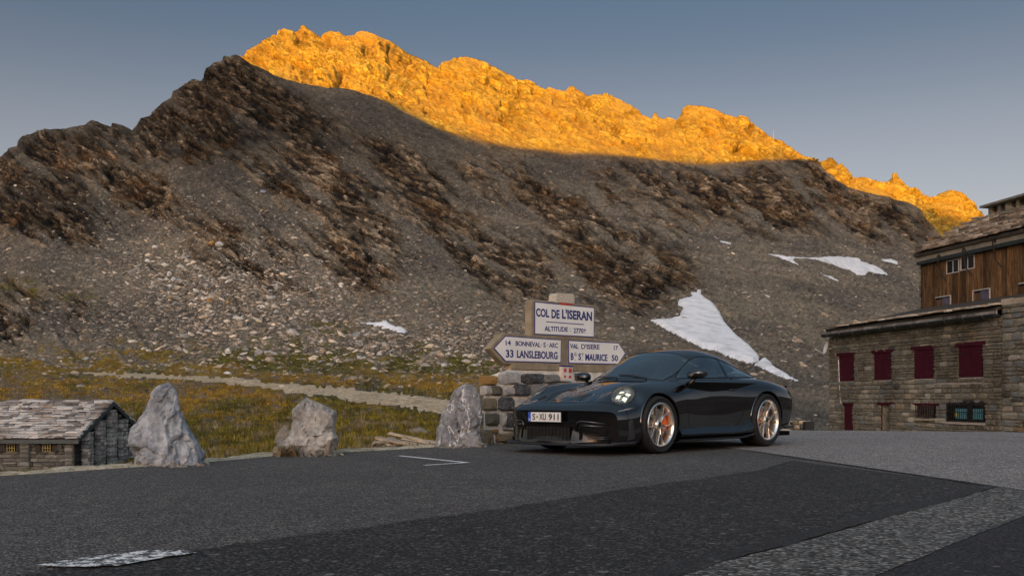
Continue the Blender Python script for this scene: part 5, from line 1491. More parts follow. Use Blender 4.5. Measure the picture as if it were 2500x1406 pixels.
# eave: slates, weathered fascia, dark gutter with straps
M_FASC = wood_mat('weathered_fascia', (.055, .05, .045), (.27, .26, .25), (.50, .49, .47), (1, 1, 1), .9, False)
LG0, LG1 = bs(2011, .44), SC - .03
for k in range(5):
    a0 = LG0 + (LG1 - LG0) * k / 5; a1 = LG0 + (LG1 - LG0) * (k + 1) / 5
    mb = MB(); bbox(mb, a0 + .006, a1 - .006, 4.06, 4.38, .30 + .006 * (k % 2), .24); mb.build('fascia_board', M_FASC, annex)
M_GUT = simple('dark_zinc_gutter', (.035, .046, .048), .42, .6, .5, .25, 4)
def gutter(name, parent, f, s0, s1, zc, nc, r, hooks, mat):
    mb = MB(); n = 12; k = 10
    vs = []
    for i in range(2):
        s = (s0, s1)[i]
        for j in range(k + 1):
            a = math.pi * j / k; vs.append(f(s, zc - r * math.sin(a), nc - r * math.cos(a)))
        for j in range(k + 1):
            a = math.pi * (k - j) / k; vs.append(f(s, zc - (r - .012) * math.sin(a), nc - (r - .012) * math.cos(a)))
    m = 2 * (k + 1)
    fs = [(j, (j + 1) % m, m + (j + 1) % m, m + j) for j in range(m)]
    fs += [tuple(range(k + 1)), tuple(range(m, m + k + 1))[::-1]]
    mb.add(vs, fs); g = mb.build(name, mat, parent)
    for i in range(hooks):
        s = s0 + (s1 - s0) * (i + .5) / hooks; mb = MB()
        pts = [f(s, zc - (r + .008) * math.sin(math.pi * j / 8), nc - (r + .008) * math.cos(math.pi * j / 8)) for j in range(9)]
        mb.tube(pts, .014, 5); mb.build('strap', bpy.data.materials.get('gutter_strap') or simple('gutter_strap', (.30, .31, .31), .4, .7), g)
    return g
gutter('gutter', annex, a_, LG0 - .05, LG1 + .15, 4.10, .44, .15, 11, M_GUT)
mb = MB(); mb.tube([a_(LG1 + .12, 4.02, .44), a_(LG1 + .22, 3.98, .42), a_(LG1 + .30, 4.02, .35)], .07, 8); mb.build('downpipe_elbow', M_IRON, annex)
# annex roof
rise_a = .22
mb = MB(); vs = [a_(LG0, 4.38, .32), a_(LG1, 4.38, .32), a_(LG1, 4.38 + 5.6 * rise_a, -5.3), a_(LG0, 4.38 + 5.6 * rise_a, -5.3)]
vs += [v - Vector((0, 0, .12)) for v in vs]
mb.add(vs, [(0, 1, 2, 3), (7, 6, 5, 4), (0, 4, 5, 1), (1, 5, 6, 2), (2, 6, 7, 3), (3, 7, 4, 0)]); aroof = mb.build('roof', M_SLATEB, annex)
M_SLATE2 = slate_mat('rusty_lauze', [(0, (.10, .075, .05)), (.3, (.22, .155, .095)), (.55, (.33, .25, .17)), (.8, (.42, .35, .27)), (1, (.50, .45, .39))])
SLV2 = slab_meshes(6, 177, 'slate', .2)
for m_ in SLV2: m_.materials.append(M_SLATE2)
dna = (BN * 1 + Vector((0, 0, -rise_a))).normalized(); nra = (Vector((0, 0, 1)) + BN * rise_a).normalized()
lay_slates(aroof, SLV2, a_(LG0, 4.38 + .95 * rise_a + .0, -.5), a_(LG1, 4.38 + .95 * rise_a, -.5), dna, nra, .92, 2, (.4, .8), .05, 19)
r_ = random.Random(8); s = SC
while s < LW:
    w = r_.uniform(.5, .9); mb = MB(); bbox(mb, s + .008, s + w - .008, 4.45, 4.45 + r_.uniform(.22, .26), .10 + r_.uniform(0, .03), -.7); mb.build('coping_slab', M_SLATE2, annex); s += w

# timber house -------------------------------------------------------------------
TO = Vector((22.68, 44.0 * K, 0)); LT = 14.5; ZT0, ZT1 = 4.6, 8.02
house = empty('timber_house', TO + BD * 4 - BN * 4 + Vector((0, 0, ZG)))
tag(house, 'weathered brown plank-clad house with stone slate roof and squat chimney above the annex', 'house')
TB = house.location
def t_h(s, z, n=0.0): return TO + BD * s + BN * n + Vector((0, 0, z)) - TB
def ts(px):
    k = (px - CX) / F; return (k * TO.y - TO.x) / (BD.x - k * BD.y)
def tz(px, py):
    return CAMH + (HY - py) * (TO + BD * ts(px)).y / F
def tbox(mb, s0, s1, z0, z1, n0, n1, m=0):
    vs = [t_h(s, z, n) for z in (z0, z1) for (s, n) in ((s0, n0), (s1, n0), (s1, n1), (s0, n1))]
    return mb.add(vs, [(3, 2, 1, 0), (4, 5, 6, 7), (0, 1, 5, 4), (1, 2, 6, 5), (2, 3, 7, 6), (3, 0, 4, 7)], m)
mb = MB(); tbox(mb, 0, LT, ZG - 1, ZT1 + .3, 0, -9.0)
twall = mb.build('wall', simple('dark_backing', (.05, .04, .03), .9), house)
M_PLK = wood_mat('dark_larch_plank', (.035, .019, .009), (.13, .070, .029), (.28, .185, .10), (14, 14, 1.1), 1.3)
TW = [(ts(2314), ts(2342), tz(2328, 665), tz(2328, 636)), (ts(2348), ts(2380), tz(2364, 656), tz(2364, 626)),
      (ts(2286), ts(2322), tz(2304, 762), tz(2304, 725)), (ts(2378), ts(2418), tz(2398, 744), tz(2398, 708)), (ts(2489), ts(2520), tz(2500, 733), tz(2500, 692))]
r_ = random.Random(12); s = 0.0; i = 0
while s < LT:
    w = r_.uniform(.17, .26)
    c = s + w / 2; spans = [(ZT0, ZT1 - .02)]
    for (a, b, z0, z1) in TW:
        if a - .02 < c < b + .02:
            new = []
            for (u0, u1) in spans:
                if z0 > u0: new.append((u0, min(u1, z0)))
                if z1 < u1: new.append((max(u0, z1), u1))
            spans = [q for q in new if q[1] - q[0] > .05]
    for (u0, u1) in spans:
        mb = MB(); tbox(mb, s + .006, s + w - .006, u0, u1, .035 + r_.uniform(-.008, .012), .002); mb.build('plank', M_PLK, twall)
    if r_.random() < .45:
        mb = MB(); tbox(mb, s - .02, s + .02, ZT0, ZT1 - .02, .055, .03)
        if not any(a - .05 < s < b + .05 for (a, b, _, _) in TW): mb.build('batten', M_PLK, twall)
    s += w; i += 1
M_WFR = simple('flaking_white_frame', (.45, .43, .40), .8, 0, .3, .35, 12)
M_PBOARD = simple('violet_grey_board', (.085, .075, .10), .7, 0, .3, .3, 4)
for j, (a, b, z0, z1) in enumerate(TW):
    mb = MB(); tbox(mb, a, b, z0, z1, .01, -.06); w = mb.build('window', M_DARK, house)
    mb = MB(); e = .045
    if j < 2:
        tbox(mb, a - e, a, z0 - e, z1 + e, .07, -.02); tbox(mb, b, b + e, z0 - e, z1 + e, .07, -.02); tbox(mb, a, b, z0 - e, z0, .07, -.02); tbox(mb, a, b, z1, z1 + e, .07, -.02)
        m = (a + b) / 2; tbox(mb, m - .015, m + .015, z0, z1, .045, -.02)
    else:
        tbox(mb, b, b + e, z0 - e, z1 + e, .08, -.02); tbox(mb, a, b, z1, z1 + e, .08, -.02)
        if j == 3: tbox(mb, a - e, a, z0, z1 + e, .07, -.02)
        if j == 3: tbox(mb, a, b, z0 - e, z0, .07, -.02)
    mb.build('frame', M_WFR, w)
    if j >= 2:
        mb = MB(); tbox(mb, a + (b - a) * .42, b - .02, z0 + .02, z1 - .05, .03, .005); mb.build('shutter', M_PBOARD, w)
        mb = MB(); tbox(mb, a + .02, a + (b - a) * .40, z0 + .02, z1 - .12, .03, .005); mb.build('shutter', M_PLK, w)
# eave beam, gutter, hooks
mb = MB(); tbox(mb, -.05, LT, ZT1 + .16, ZT1 + .58, .32, -.1); mb.build('eave_beam', simple('grey_eave_board', (.235, .205, .155), .85, 0, .2, .3, 2), house)
mb = MB(); tbox(mb, -.02, LT, ZT1 - .02, ZT1 + .155, .30, .0); mb.build('gutter', M_GUT, house)
for (px, py) in ((2307, 630), (2369, 614), (2443, 594)):
    s = ts(px); z = tz(px, py); mb = MB()
    mb.tube([t_h(s + .10, z + .02, .34), t_h(s + .03, z + .16, .40), t_h(s - .05, z + .10, .42), t_h(s - .05, z - .1, .40), t_h(s - .03, z - .85, .24), t_h(s + .16, z - 1.15, .07), t_h(s + .2, z - 1.25, .05)], .035, 6)
    mb.build('drain_hook', M_IRON, house)
# stone quoins at the left end
r_ = random.Random(4); z = 4.4
QV = stone_block_meshes(4, 610, 'quoin', .15, .1)
for m_ in QV: m_.materials.append(M_AST)
while z < ZT1:
    hh = r_.uniform(.16, .34); o = bpy.data.objects.new('quoin', r_.choice(QV)); COL.objects.link(o); o.parent = twall
    p = t_h(-.08, z + hh / 2, -.12 + r_.uniform(-.03, .03)); w = r_.uniform(.24, .34)
    o.matrix_local = Matrix(((BD.x * w, BN.x * .3, 0, p.x), (BD.y * w, BN.y * .3, 0, p.y), (0, 0, hh * .95, p.z), (0, 0, 0, 1))); z += hh
# roof
PR_ = .50; RL = 3.7; S0 = -.08
ze = ZT1 + .58
mb = MB(); vs = [t_h(S0, ze, .45), t_h(LT, ze, .45), t_h(LT, ze + (RL + .45) * PR_, -RL), t_h(S0, ze + (RL + .45) * PR_, -RL), t_h(S0, ze, -2 * RL - .45), t_h(LT, ze, -2 * RL - .45)]
vs += [v - Vector((0, 0, .16)) for v in vs]
mb.add(vs, [(0, 1, 2, 3), (3, 2, 5, 4), (9, 8, 7, 6), (10, 11, 8, 9), (0, 6, 7, 1), (1, 7, 8, 2), (2, 8, 11, 5), (4, 10, 9, 3), (3, 9, 6, 0), (5, 11, 10, 4)])
troof = mb.build('roof', M_SLATEB, house)
dnt = (BN + Vector((0, 0, -PR_))).normalized(); nrt = (Vector((0, 0, 1)) + BN * PR_).normalized()
slt = (RL + .45) * math.hypot(1, PR_)
M_SLATE3 = slate_mat('brown_lauze', [(0, (.06, .042, .03)), (.25, (.17, .12, .075)), (.55, (.27, .20, .135)), (.8, (.36, .29, .21)), (1, (.46, .41, .34))])
SLV3 = slab_meshes(6, 277, 'slate', .2)
for m_ in SLV3: m_.materials.append(M_SLATE3)
lay_slates(troof, SLV3, t_h(S0 - .15, ze + (RL + .45) * PR_ , -RL), t_h(9.4, ze + (RL + .45) * PR_, -RL), dnt, nrt, slt, 11, (.38, .72), .07, 23)
# stepped verge slabs at the left gable
for k in range(8):
    n_ = .35 - k * .58; z = ze + (.45 - n_) * PR_
    o = bpy.data.objects.new('verge_slab', SLV3[k % 6]); COL.objects.link(o); o.parent = troof
    p = t_h(S0 - .12, z + .13, n_)
    o.matrix_local = Matrix(((BD.x * .7, BN.x * .62, 0, p.x), (BD.y * .7, BN.y * .62, 0, p.y), (0, -.10, .085, p.z), (0, 0, 0, 1)))
# chimney: rubble body, small pillars, cover slab
cs0, cs1 = 1.35, 5.2; cn = -3.55; zr = ze + (.45 - cn) * PR_
zchim = 11.2
mb = MB(); tbox(mb, cs0, cs1, zr - .9, zchim - .55, cn + .5, cn - .5); ch = mb.build('chimney', M_AM, troof)
lay = rows_layout(cs1 - cs0, .95, (.2, .32), (.35, .6), 41)
CV = stone_block_meshes(5, 710, 'stone', .2, .12)
M_CST = stone_mat('chimney_stone', [(.10, .095, .085), (.21, .20, .175), (.30, .28, .24)], None, 5, True, 1.0)
for m_ in CV: m_.materials.append(M_CST)
def chim_part(o): o.parent = troof
rr2 = random.Random(9)
for (cx, cz, w, hh) in lay:
    o = bpy.data.objects.new('chimney_stone', rr2.choice(CV)); COL.objects.link(o); o.parent = troof
    p = t_h(cs0 + cx, zchim - 1.5 + cz, cn + .52)
    o.matrix_local = Matrix(((BD.x * w, BN.x * .2, 0, p.x), (BD.y * w, BN.y * .2, 0, p.y), (0, 0, hh, p.z), (0, 0, 0, 1)))
for k in range(6):
    s = cs0 + .18 + (cs1 - cs0 - .36) * k / 5; mb = MB(); w = (.3, .24, .42, .22, .36, .26)[k]
    tbox(mb, s - w / 2, s + w / 2, zchim - .56, zchim - .13, cn + .42, cn - .42); mb.build('chimney_pillar', M_CST, troof)
mb = MB(); vs = [t_h(cs0 - .2, zchim - .14, cn + .8), t_h(cs1 + .3, zchim - .12, cn + .8), t_h(cs1 + .3, zchim - .12, cn - .7), t_h(cs0 - .2, zchim - .14, cn - .7)]
vs += [v + Vector((0, 0, .12)) for v in vs]
mb.add(vs, [(3, 2, 1, 0), (4, 5, 6, 7), (0, 1, 5, 4), (1, 2, 6, 5), (2, 3, 7, 6), (3, 0, 4, 7)]); mb.build('chimney_cover', M_CST, troof)

# satellite dish and its cable -------------------------------------------------------
dp = BO + BD * bs(2031) + BN * .35 + Vector((0, 0, bz(2031, 850)))
dish = empty('satellite_dish', dp); tag(dish, 'white satellite dish on the upper left corner of the stone annex', 'satellite dish')
M_WH = simple('dish_white', (.62, .62, .60), .4, 0, .5, .06, 6)
fw = (Vector((-.97, .02, .22))).normalized()
side = fw.cross(Vector((0, 0, 1))).normalized(); upv = side.cross(fw)
Mr = Matrix((side, upv, fw)).transposed().to_4x4()
mb = MB(); mb.lathe([(.0001, -.085), (.12, -.078), (.22, -.05), (.30, -.008), (.36, .03), (.37, .04), (.36, .045), (.30, .008), (.22, -.035), (.12, -.062), (.0001, -.069)], 24, Mr)
o = mb.build('reflector', M_WH, dish, True); o.scale = (.86, .86, .86)
mb = MB(); mb.tube([-upv * .33 + fw * .02, -upv * .20 + fw * .48], .014, 6); mb.tube([-upv * .20 + fw * .46, -upv * .18 + fw * .56], .035, 8); mb.build('feed_arm', M_WH, dish)
mb = MB(); mb.tube([-fw * .08, -fw * .2, -BN * .37], .022, 6); mb.build('bracket', M_WH, dish)
cb = MB(); w_ = lambda px, py, n=.06: BO + BD * bs(px) + BN * n + Vector((0, 0, bz(px, py)))
cb.tube([w_(2036, 862), w_(2047, 868), w_(2049.5, 880), w_(2050.5, 900), w_(2052, 935), w_(2053.5, 965), w_(2055, 980), w_(2058, 986)], .028, 6)
tag(cb.build('cable', M_WH, None, True), 'thin white cable running down the annex wall from the dish to the left door', 'cable')

# low rubble wall at the asphalt's end; a black block paints its dark opening
dw = at(1950, 1047, 18.5)
lw_ = empty('rubble_wall', at(1958, 1052, 18.2)); tag(lw_, 'short crumbling rubble wall at the asphalt edge behind the car', 'wall')
LB = lw_.location
mb = MB(); mb.box(at(1945, 1052, 18.4) - LB + Vector((0, .2, -.1)), (.55, .3, .5)); mb.build('mortar', M_AM, lw_)
LV = stone_block_meshes(4, 660, 'stone', .2, .14)
for m_ in LV: m_.materials.append(MHP)
for (cx, cz, w, hh) in rows_layout(.55, .32, (.07, .12), (.12, .24), 6):
    o = bpy.data.objects.new('stone', LV[int(cx * 97) % 4]); COL.objects.link(o); o.parent = lw_
    p = at(1919, 1060, 18.25) - LB + Vector((cx, 0, cz)); o.matrix_local = Matrix(((w, 0, 0, p.x), (0, -.12, 0, p.y), (0, 0, hh, p.z), (0, 0, 0, 1)))
bx = MB(); p = at(1977, 1042, 18.0); bx.box((p.x, p.y + .1, p.z - .05), (.20, .2, .34), .05)
o = bx.build('opening_block', simple('opening_black', (.008, .008, .009), .7)); bv_ = o.modifiers.new('b', 'BEVEL'); bv_.width = .012; bv_.segments = 2
tag(o, 'black block standing in for a dark square opening at the asphalt edge left of the stone annex', 'box')

# ================================================================== the parked sports coupe
# own axes: s = metres behind the front axle, y = metres out from the centre line, z = height
CAR_REAR = Vector((.7015, .7126, 0)).normalized(); CAR_LEFT = Vector((CAR_REAR.y, -CAR_REAR.x, 0))
CAR_O = Vector((1.119, 12.315, 0.004))
car = empty('parked_car', CAR_O)
car.rotation_euler = (0, 0, math.atan2(-CAR_REAR.y, -CAR_REAR.x))
tag(car, 'black low two-door sports coupe with bronze forked-spoke wheels and orange brake calipers', 'car')
def cv(s, y, z): return Vector((-s, y, z))        # local x forward, y to the car's left

def car_paint():
    t = NT('black_car_paint'); p = t.coord()
    t.set((.003, .003, .0032), .4, 0, .0)
    t.b.inputs['Coat Weight'].default_value = 1.0; t.b.inputs['Coat Roughness'].default_value = .025; t.b.inputs['Coat IOR'].default_value = 1.95
    return t.m
M_PAINTB = car_paint()
M_GLOSSB = simple('gloss_black_trim', (.004, .004, .004), .12, 0, .5)
M_SATIN = simple('satin_black_plastic', (.016, .016, .018), .42, 0, .5, .15, 60)
M_MATT = simple('matt_black_underside', (.004, .004, .004), .9, 0, .1)
M_GAPC = simple('panel_gap_black', (.001, .001, .001), .8, 0, .1)
def glass_mat(name, tint, gl=1.5, boost=0.0):
    t = NT(name); t.t.nodes.remove(t.b)
    tr = t.n('ShaderNodeBsdfTransparent'); tr.inputs[0].default_value = (*tint, 1)
    go = t.n('ShaderNodeBsdfGlossy'); go.inputs['Roughness'].default_value = 0.01; go.inputs[0].default_value = (.93, 1.0, 1.0, 1)
    fr = t.n('ShaderNodeFresnel'); fr.inputs[0].default_value = gl
    mx = t.n('ShaderNodeMixShader'); f = fr.outputs[0]
    if boost: f = t.math('ADD', f, boost)
    t.l(f, mx.inputs[0]); t.l(tr.outputs[0], mx.inputs[1]); t.l(go.outputs[0], mx.inputs[2]); t.l(mx.outputs[0], t.out.inputs[0])
    return t.m
M_GLASS = glass_mat('tinted_car_glass', (.78, .86, .84), 1.6, .15)
M_LENS = glass_mat('clear_lamp_lens', (.92, .93, .92), 1.45)
M_RIM = simple('satin_bronze_alloy', (.82, .745, .65), .32, .95, .5, .08, 30)
M_RIMB = simple('bright_rim_edge', (.95, .90, .84), .22, 1.0, .5)
M_TYRE = simple('tyre_rubber', (.012, .012, .012), .72, 0, .35, .2, 60)
M_CALI = simple('orange_caliper', (.80, .14, .012), .35, 0, .5)
M_DISC = simple('steel_brake_disc', (.30, .29, .28), .35, .9, .5, .1, 40)

ST = [
 [(-1.02,0,.515),(-1.015,.20,.515),(-1.0,.38,.515),(-.965,.52,.513),(-.915,.64,.51),(-.85,.735,.505),(-.79,.795,.495),(-.75,.82,.47),(-.73,.835,.42),(-.715,.845,.32),(-.71,.845,.20),(-.71,.83,.13)],
 [(-.94,0,.575),(-.935,.20,.575),(-.915,.37,.577),(-.875,.50,.580),(-.825,.61,.580),(-.765,.705,.568),(-.70,.785,.545),(-.655,.835,.51),(-.63,.862,.44),(-.615,.874,.33),(-.61,.874,.20),(-.61,.85,.13)],
 [(-.76,0,.640),(-.755,.19,.640),(-.74,.345,.638),(-.71,.45,.638),(-.68,.54,.648),(-.64,.635,.652),(-.585,.74,.628),(-.545,.825,.578),(-.52,.872,.49),(-.50,.893,.36),(-.495,.893,.22),(-.495,.86,.13)],
 [(-.53,0,.708),(-.53,.185,.705),(-.52,.33,.698),(-.505,.43,.692),(-.485,.515,.716),(-.46,.60,.742),(-.43,.705,.736),(-.40,.80,.672),(-.375,.873,.57),(-.36,.905,.42),(-.36,.905,.25),(-.36,.86,.14)],
 [(-.25,0,.772),(-.25,.18,.768),(-.25,.32,.755),(-.25,.42,.742),(-.25,.50,.765),(-.25,.585,.805),(-.25,.69,.812),(-.25,.80,.757),(-.25,.885,.65),(-.25,.92,.48),(-.25,.915,.28),(-.25,.86,.15)],
 [(0,0,.825),(0,.18,.820),(0,.325,.805),(0,.43,.786),(0,.51,.797),(0,.59,.836),(0,.69,.845),(0,.80,.797),(0,.895,.69),(0,.928,.50),(0,.92,.30),(0,.86,.16)],
 [(.25,0,.868),(.25,.18,.863),(.25,.34,.848),(.25,.46,.827),(.25,.53,.826),(.25,.60,.850),(.25,.69,.860),(.25,.797,.815),(.25,.89,.71),(.25,.925,.52),(.25,.915,.30),(.25,.86,.16)],
 [(.42,0,.905),(.43,.20,.90),(.455,.38,.888),(.49,.52,.873),(.50,.585,.866),(.505,.64,.868),(.51,.71,.866),(.51,.797,.825),(.50,.88,.72),(.50,.908,.53),(.50,.895,.30),(.50,.85,.16)],
 [(.66,0,1.045),(.67,.22,1.036),(.70,.42,1.006),(.73,.575,.955),(.735,.635,.925),(.74,.70,.895),(.745,.755,.874),(.745,.81,.827),(.74,.865,.72),(.74,.890,.53),(.74,.880,.30),(.74,.84,.16)],
 [(.88,0,1.150),(.89,.22,1.140),(.92,.41,1.107),(.95,.555,1.045),(.955,.63,.975),(.96,.705,.905),(.96,.76,.880),(.96,.81,.828),(.96,.855,.72),(.96,.876,.53),(.96,.868,.30),(.96,.83,.16)],
 [(1.09,0,1.225),(1.10,.22,1.216),(1.12,.40,1.186),(1.145,.53,1.12),(1.15,.62,1.02),(1.155,.708,.912),(1.155,.76,.886),(1.155,.81,.832),(1.155,.85,.72),(1.155,.868,.53),(1.155,.862,.30),(1.155,.83,.16)],
 [(1.42,0,1.272),(1.42,.21,1.266),(1.42,.385,1.238),(1.42,.515,1.170),(1.42,.61,1.05),(1.42,.71,.918),(1.42,.762,.892),(1.42,.812,.836),(1.42,.852,.72),(1.42,.868,.53),(1.42,.862,.30),(1.42,.83,.16)],
 [(1.76,0,1.270),(1.76,.20,1.264),(1.76,.37,1.236),(1.76,.50,1.166),(1.76,.605,1.05),(1.76,.71,.924),(1.76,.765,.897),(1.76,.817,.840),(1.76,.860,.72),(1.76,.876,.53),(1.76,.866,.30),(1.76,.83,.16)],
 [(2.10,0,1.228),(2.10,.19,1.222),(2.10,.35,1.195),(2.10,.475,1.135),(2.10,.585,1.038),(2.10,.705,.934),(2.10,.775,.904),(2.10,.838,.845),(2.10,.884,.72),(2.10,.900,.53),(2.10,.885,.30),(2.10,.84,.16)],
 [(2.457,0,1.145),(2.457,.18,1.139),(2.457,.33,1.115),(2.457,.45,1.066),(2.457,.565,.998),(2.457,.69,.936),(2.457,.785,.904),(2.457,.862,.842),(2.457,.912,.72),(2.457,.926,.54),(2.457,.915,.32),(2.457,.86,.18)],
 [(2.80,0,1.035),(2.80,.17,1.03),(2.80,.32,1.013),(2.80,.44,.983),(2.80,.55,.948),(2.80,.68,.910),(2.80,.785,.874),(2.80,.865,.81),(2.80,.912,.70),(2.80,.922,.54),(2.80,.905,.34),(2.80,.85,.2)],
 [(3.10,0,.945),(3.10,.17,.942),(3.10,.32,.934),(3.10,.44,.92),(3.10,.55,.90),(3.10,.67,.87),(3.10,.775,.828),(3.10,.85,.76),(3.10,.89,.66),(3.10,.895,.52),(3.10,.875,.35),(3.10,.82,.24)],
 [(3.34,0,.888),(3.34,.17,.887),(3.34,.32,.882),(3.335,.44,.872),(3.33,.55,.854),(3.31,.665,.825),(3.28,.755,.775),(3.26,.82,.70),(3.25,.85,.61),(3.25,.85,.50),(3.23,.83,.36),(3.22,.78,.26)],
 [(3.46,0,.80),(3.46,.17,.80),(3.455,.32,.795),(3.44,.44,.785),(3.42,.55,.765),(3.39,.65,.73),(3.36,.72,.68),(3.34,.765,.62),(3.33,.785,.55),(3.33,.785,.46),(3.33,.765,.36),(3.31,.72,.28)],
 [(3.52,0,.62),(3.52,.17,.62),(3.51,.32,.62),(3.495,.44,.61),(3.475,.55,.60),(3.445,.65,.58),(3.41,.71,.55),(3.39,.745,.51),(3.375,.76,.46),(3.365,.755,.40),(3.36,.735,.34),(3.34,.70,.29)],
]
CP = np.array(ST, float)
CP[7, 2:7, 1] += (.035, .05, .045, .04, .025); CP[8, 2:6, 1] += (.03, .035, .03, .015); CP[9, 2:6, 1] += (.025, .035, .025, .007); CP[10, 2:5, 1] += (.02, .02, .015); CP[11, 2:4, 1] += (.015, .015)
CP[..., 2] += np.where((CP[..., 2] > .93) & (np.arange(len(ST))[:, None] > 6), .135 * (CP[..., 2] - .93), 0)                                   # stations x points x (s, y, z)
def nat_spline(n, q, first_zero=False):
    """matrix taking n values at 0..n-1 to values at q (natural cubic spline; first_zero: even symmetry at 0)"""
    A = np.zeros((n, n)); B = np.zeros((n, n))
    A[0, 0] = 1; A[-1, -1] = 1
    if first_zero: A[0, 0], A[0, 1] = 2, 1; B[0, 0], B[0, 1] = -6, 6
    for i in range(1, n - 1):
        A[i, i - 1], A[i, i], A[i, i + 1] = 1, 4, 1
        B[i, i - 1], B[i, i], B[i, i + 1] = 6, -12, 6
    M = np.linalg.solve(A, B)
    k = np.clip(np.floor(q).astype(int), 0, n - 2); t = q - k
    W = np.zeros((len(q), n)); r = np.arange(len(q))
    W[r, k] += 1 - t; W[r, k + 1] += t
    a = ((1 - t) ** 3 - (1 - t)) / 6; b = (t ** 3 - t) / 6
    W += a[:, None] * M[k] + b[:, None] * M[k + 1]
    return W
NU, NV = 420, 190
qu = np.linspace(0, len(ST) - 1, NU); qv = np.linspace(0, 11, NV)
WU, WV = nat_spline(len(ST), qu), nat_spline(12, qv, True)
SUR = np.einsum('ui,ijk,vj->uvk', WU, CP, WV)               # NU x NV x 3
WVs = nat_spline(12, qv, False)
SUR[..., 1] = np.einsum('ui,ij,vj->uv', WU, CP[..., 1], WVs); SUR[:, 0, 1] = 0
S_, Y_, Z_ = SUR[..., 0].copy(), SUR[..., 1].copy(), SUR[..., 2].copy()
Uq = np.repeat(qu[:, None], NV, 1); Vq = np.repeat(qv[None], NU, 0)
# nostril vents in the bonnet: sunk trapezoids, deepest at their front outer edge
NOS = [(-.80, .13), (-.80, .385), (-.52, .315), (-.43, .25)]
nd = poly_sd(S_.astype(np.float32), Y_.astype(np.float32), NOS); nos = (nd > 0) & (Vq < 4)
ramp_n = np.clip((-.42 - S_) / .38, 0, 1)
Z_ -= np.where(nos, .052 * ramp_n * np.clip(nd / .022, 0, 1), 0)
# wheel openings
FW, RW = (0.0, .343, .383), (2.457, .361, .402)
arch = np.zeros(S_.shape, bool)
for (cs, cz, cr) in (FW, RW): arch |= (np.hypot(S_ - cs, Z_ - cz) < cr) & (Y_ > .55) & (Vq > 5.5)
# the sill stays open below (filled by the skirt); the body's cell classes
fs_, fy_, fz_ = [(a[:-1, :-1] + a[1:, :-1] + a[:-1, 1:] + a[1:, 1:]) / 4 for a in (S_, Y_, Z_)]
fu, fv = [(a[:-1, :-1] + a[1:, :-1] + a[:-1, 1:] + a[1:, 1:]) / 4 for a in (Uq, Vq)]
f32 = lambda a: a.astype(np.float32)
DLO = [(a_, b_ + (.135 * (b_ - .93) if b_ > .93 else 0)) for a_, b_ in [(.655, .905), (.80, .985), (.96, 1.062), (1.12, 1.122), (1.26, 1.158), (1.42, 1.172), (1.62, 1.172), (1.80, 1.158), (2.00, 1.125), (2.20, 1.078), (2.40, 1.022), (2.55, .975), (2.60, .952), (2.54, .943), (2.3, .945), (2.0, .937), (1.6, .927), (1.2, .917), (.9, .909)]]
side = fv > 2.4
in_dlo = (poly_sd(f32(fs_), f32(fz_), DLO) > 0) & side & (fv < 5.6) & (fy_ > .3)
bp = 1.775 + (fz_ - .92) * .20
cls = np.zeros(fs_.shape, int)                                                    # 0 body
nosf = (poly_sd(f32(fs_), f32(fy_), NOS) > 0) & (fv < 4)
bonnet = (fu > 1.45) & (fu < 7.0) & (fv < 3.25 - .10 * np.clip(fu - 5, 0, 2)) & ~((fu < 2.2) & (fv > 2.9))
cls[bonnet] = 1
wind = (fu > 7.08) & (fu < 10.05 - .05 * fv) & (fv < 2.86)
cls[wind] = 2
cls[in_dlo & (fs_ < bp - .03)] = 3
cls[in_dlo & (fs_ > bp + .03)] = 4
cls[in_dlo & (np.abs(fs_ - bp) <= .03)] = 9
rearw = (fu > 13.15) & (fu < 15.25) & (fv < 2.55)
cls[rearw] = 5
DOOR = [(.575, .878), (.560, .74), (.565, .55), (.60, .36), (.66, .275), (1.0, .262), (1.55, .262), (1.72, .30), (1.86, .42), (1.955, .58), (1.965, .72), (1.90, .84), (1.82, .930)]
door = (poly_sd(f32(fs_), f32(fz_), DOOR) > 0) & (fv > 5.0) & ~in_dlo
cls[door] = 6
cls[(fu < 1.45) & (cls == 0)] = 7                                                  # front bumper skin
cls[(fu > 17.2)] = 8                                                               # rear bumper
# headlamp: an oval on the fender's nose
c0 = np.array([-.475, .715, .702])
a0 = np.array([.80, -.10, .56]); a0 /= np.linalg.norm(a0); b0 = np.array([.22, .90, -.36]); b0 -= a0 * b0.dot(a0); b0 /= np.linalg.norm(b0)
dv = np.stack([fs_ - c0[0], fy_ - c0[1], fz_ - c0[2]], -1)
ea, eb = dv @ a0, dv @ b0
lamp = ((ea / .190) ** 2 + (eb / .132) ** 2 < 1) & (fv > 3.2) & (fu < 4.6)
cls[lamp] = 10
af = np.zeros(fs_.shape, bool)
for (cs, cz, cr) in (FW, RW): af |= (np.hypot(fs_ - cs, fz_ - cz) < cr) & (fy_ > .55) & (fv > 5.5)
cls[af] = -1
cls[(fv > 10.35) & (fu > 3.8) & (fu < 14.4)] = -1
# analytic normals for smooth paint
P_ = np.stack([-S_, Y_, Z_], -1)
du, dvv = np.gradient(P_, axis=0), np.gradient(P_, axis=1)
NRM = np.cross(du, dvv); NRM /= np.linalg.norm(NRM, axis=-1, keepdims=True) + 1e-12
NRM[0] = NRM[1]
flip = np.sign((NRM[..., 1] * 1.0 + NRM[..., 2] * .6).mean()); NRM *= flip
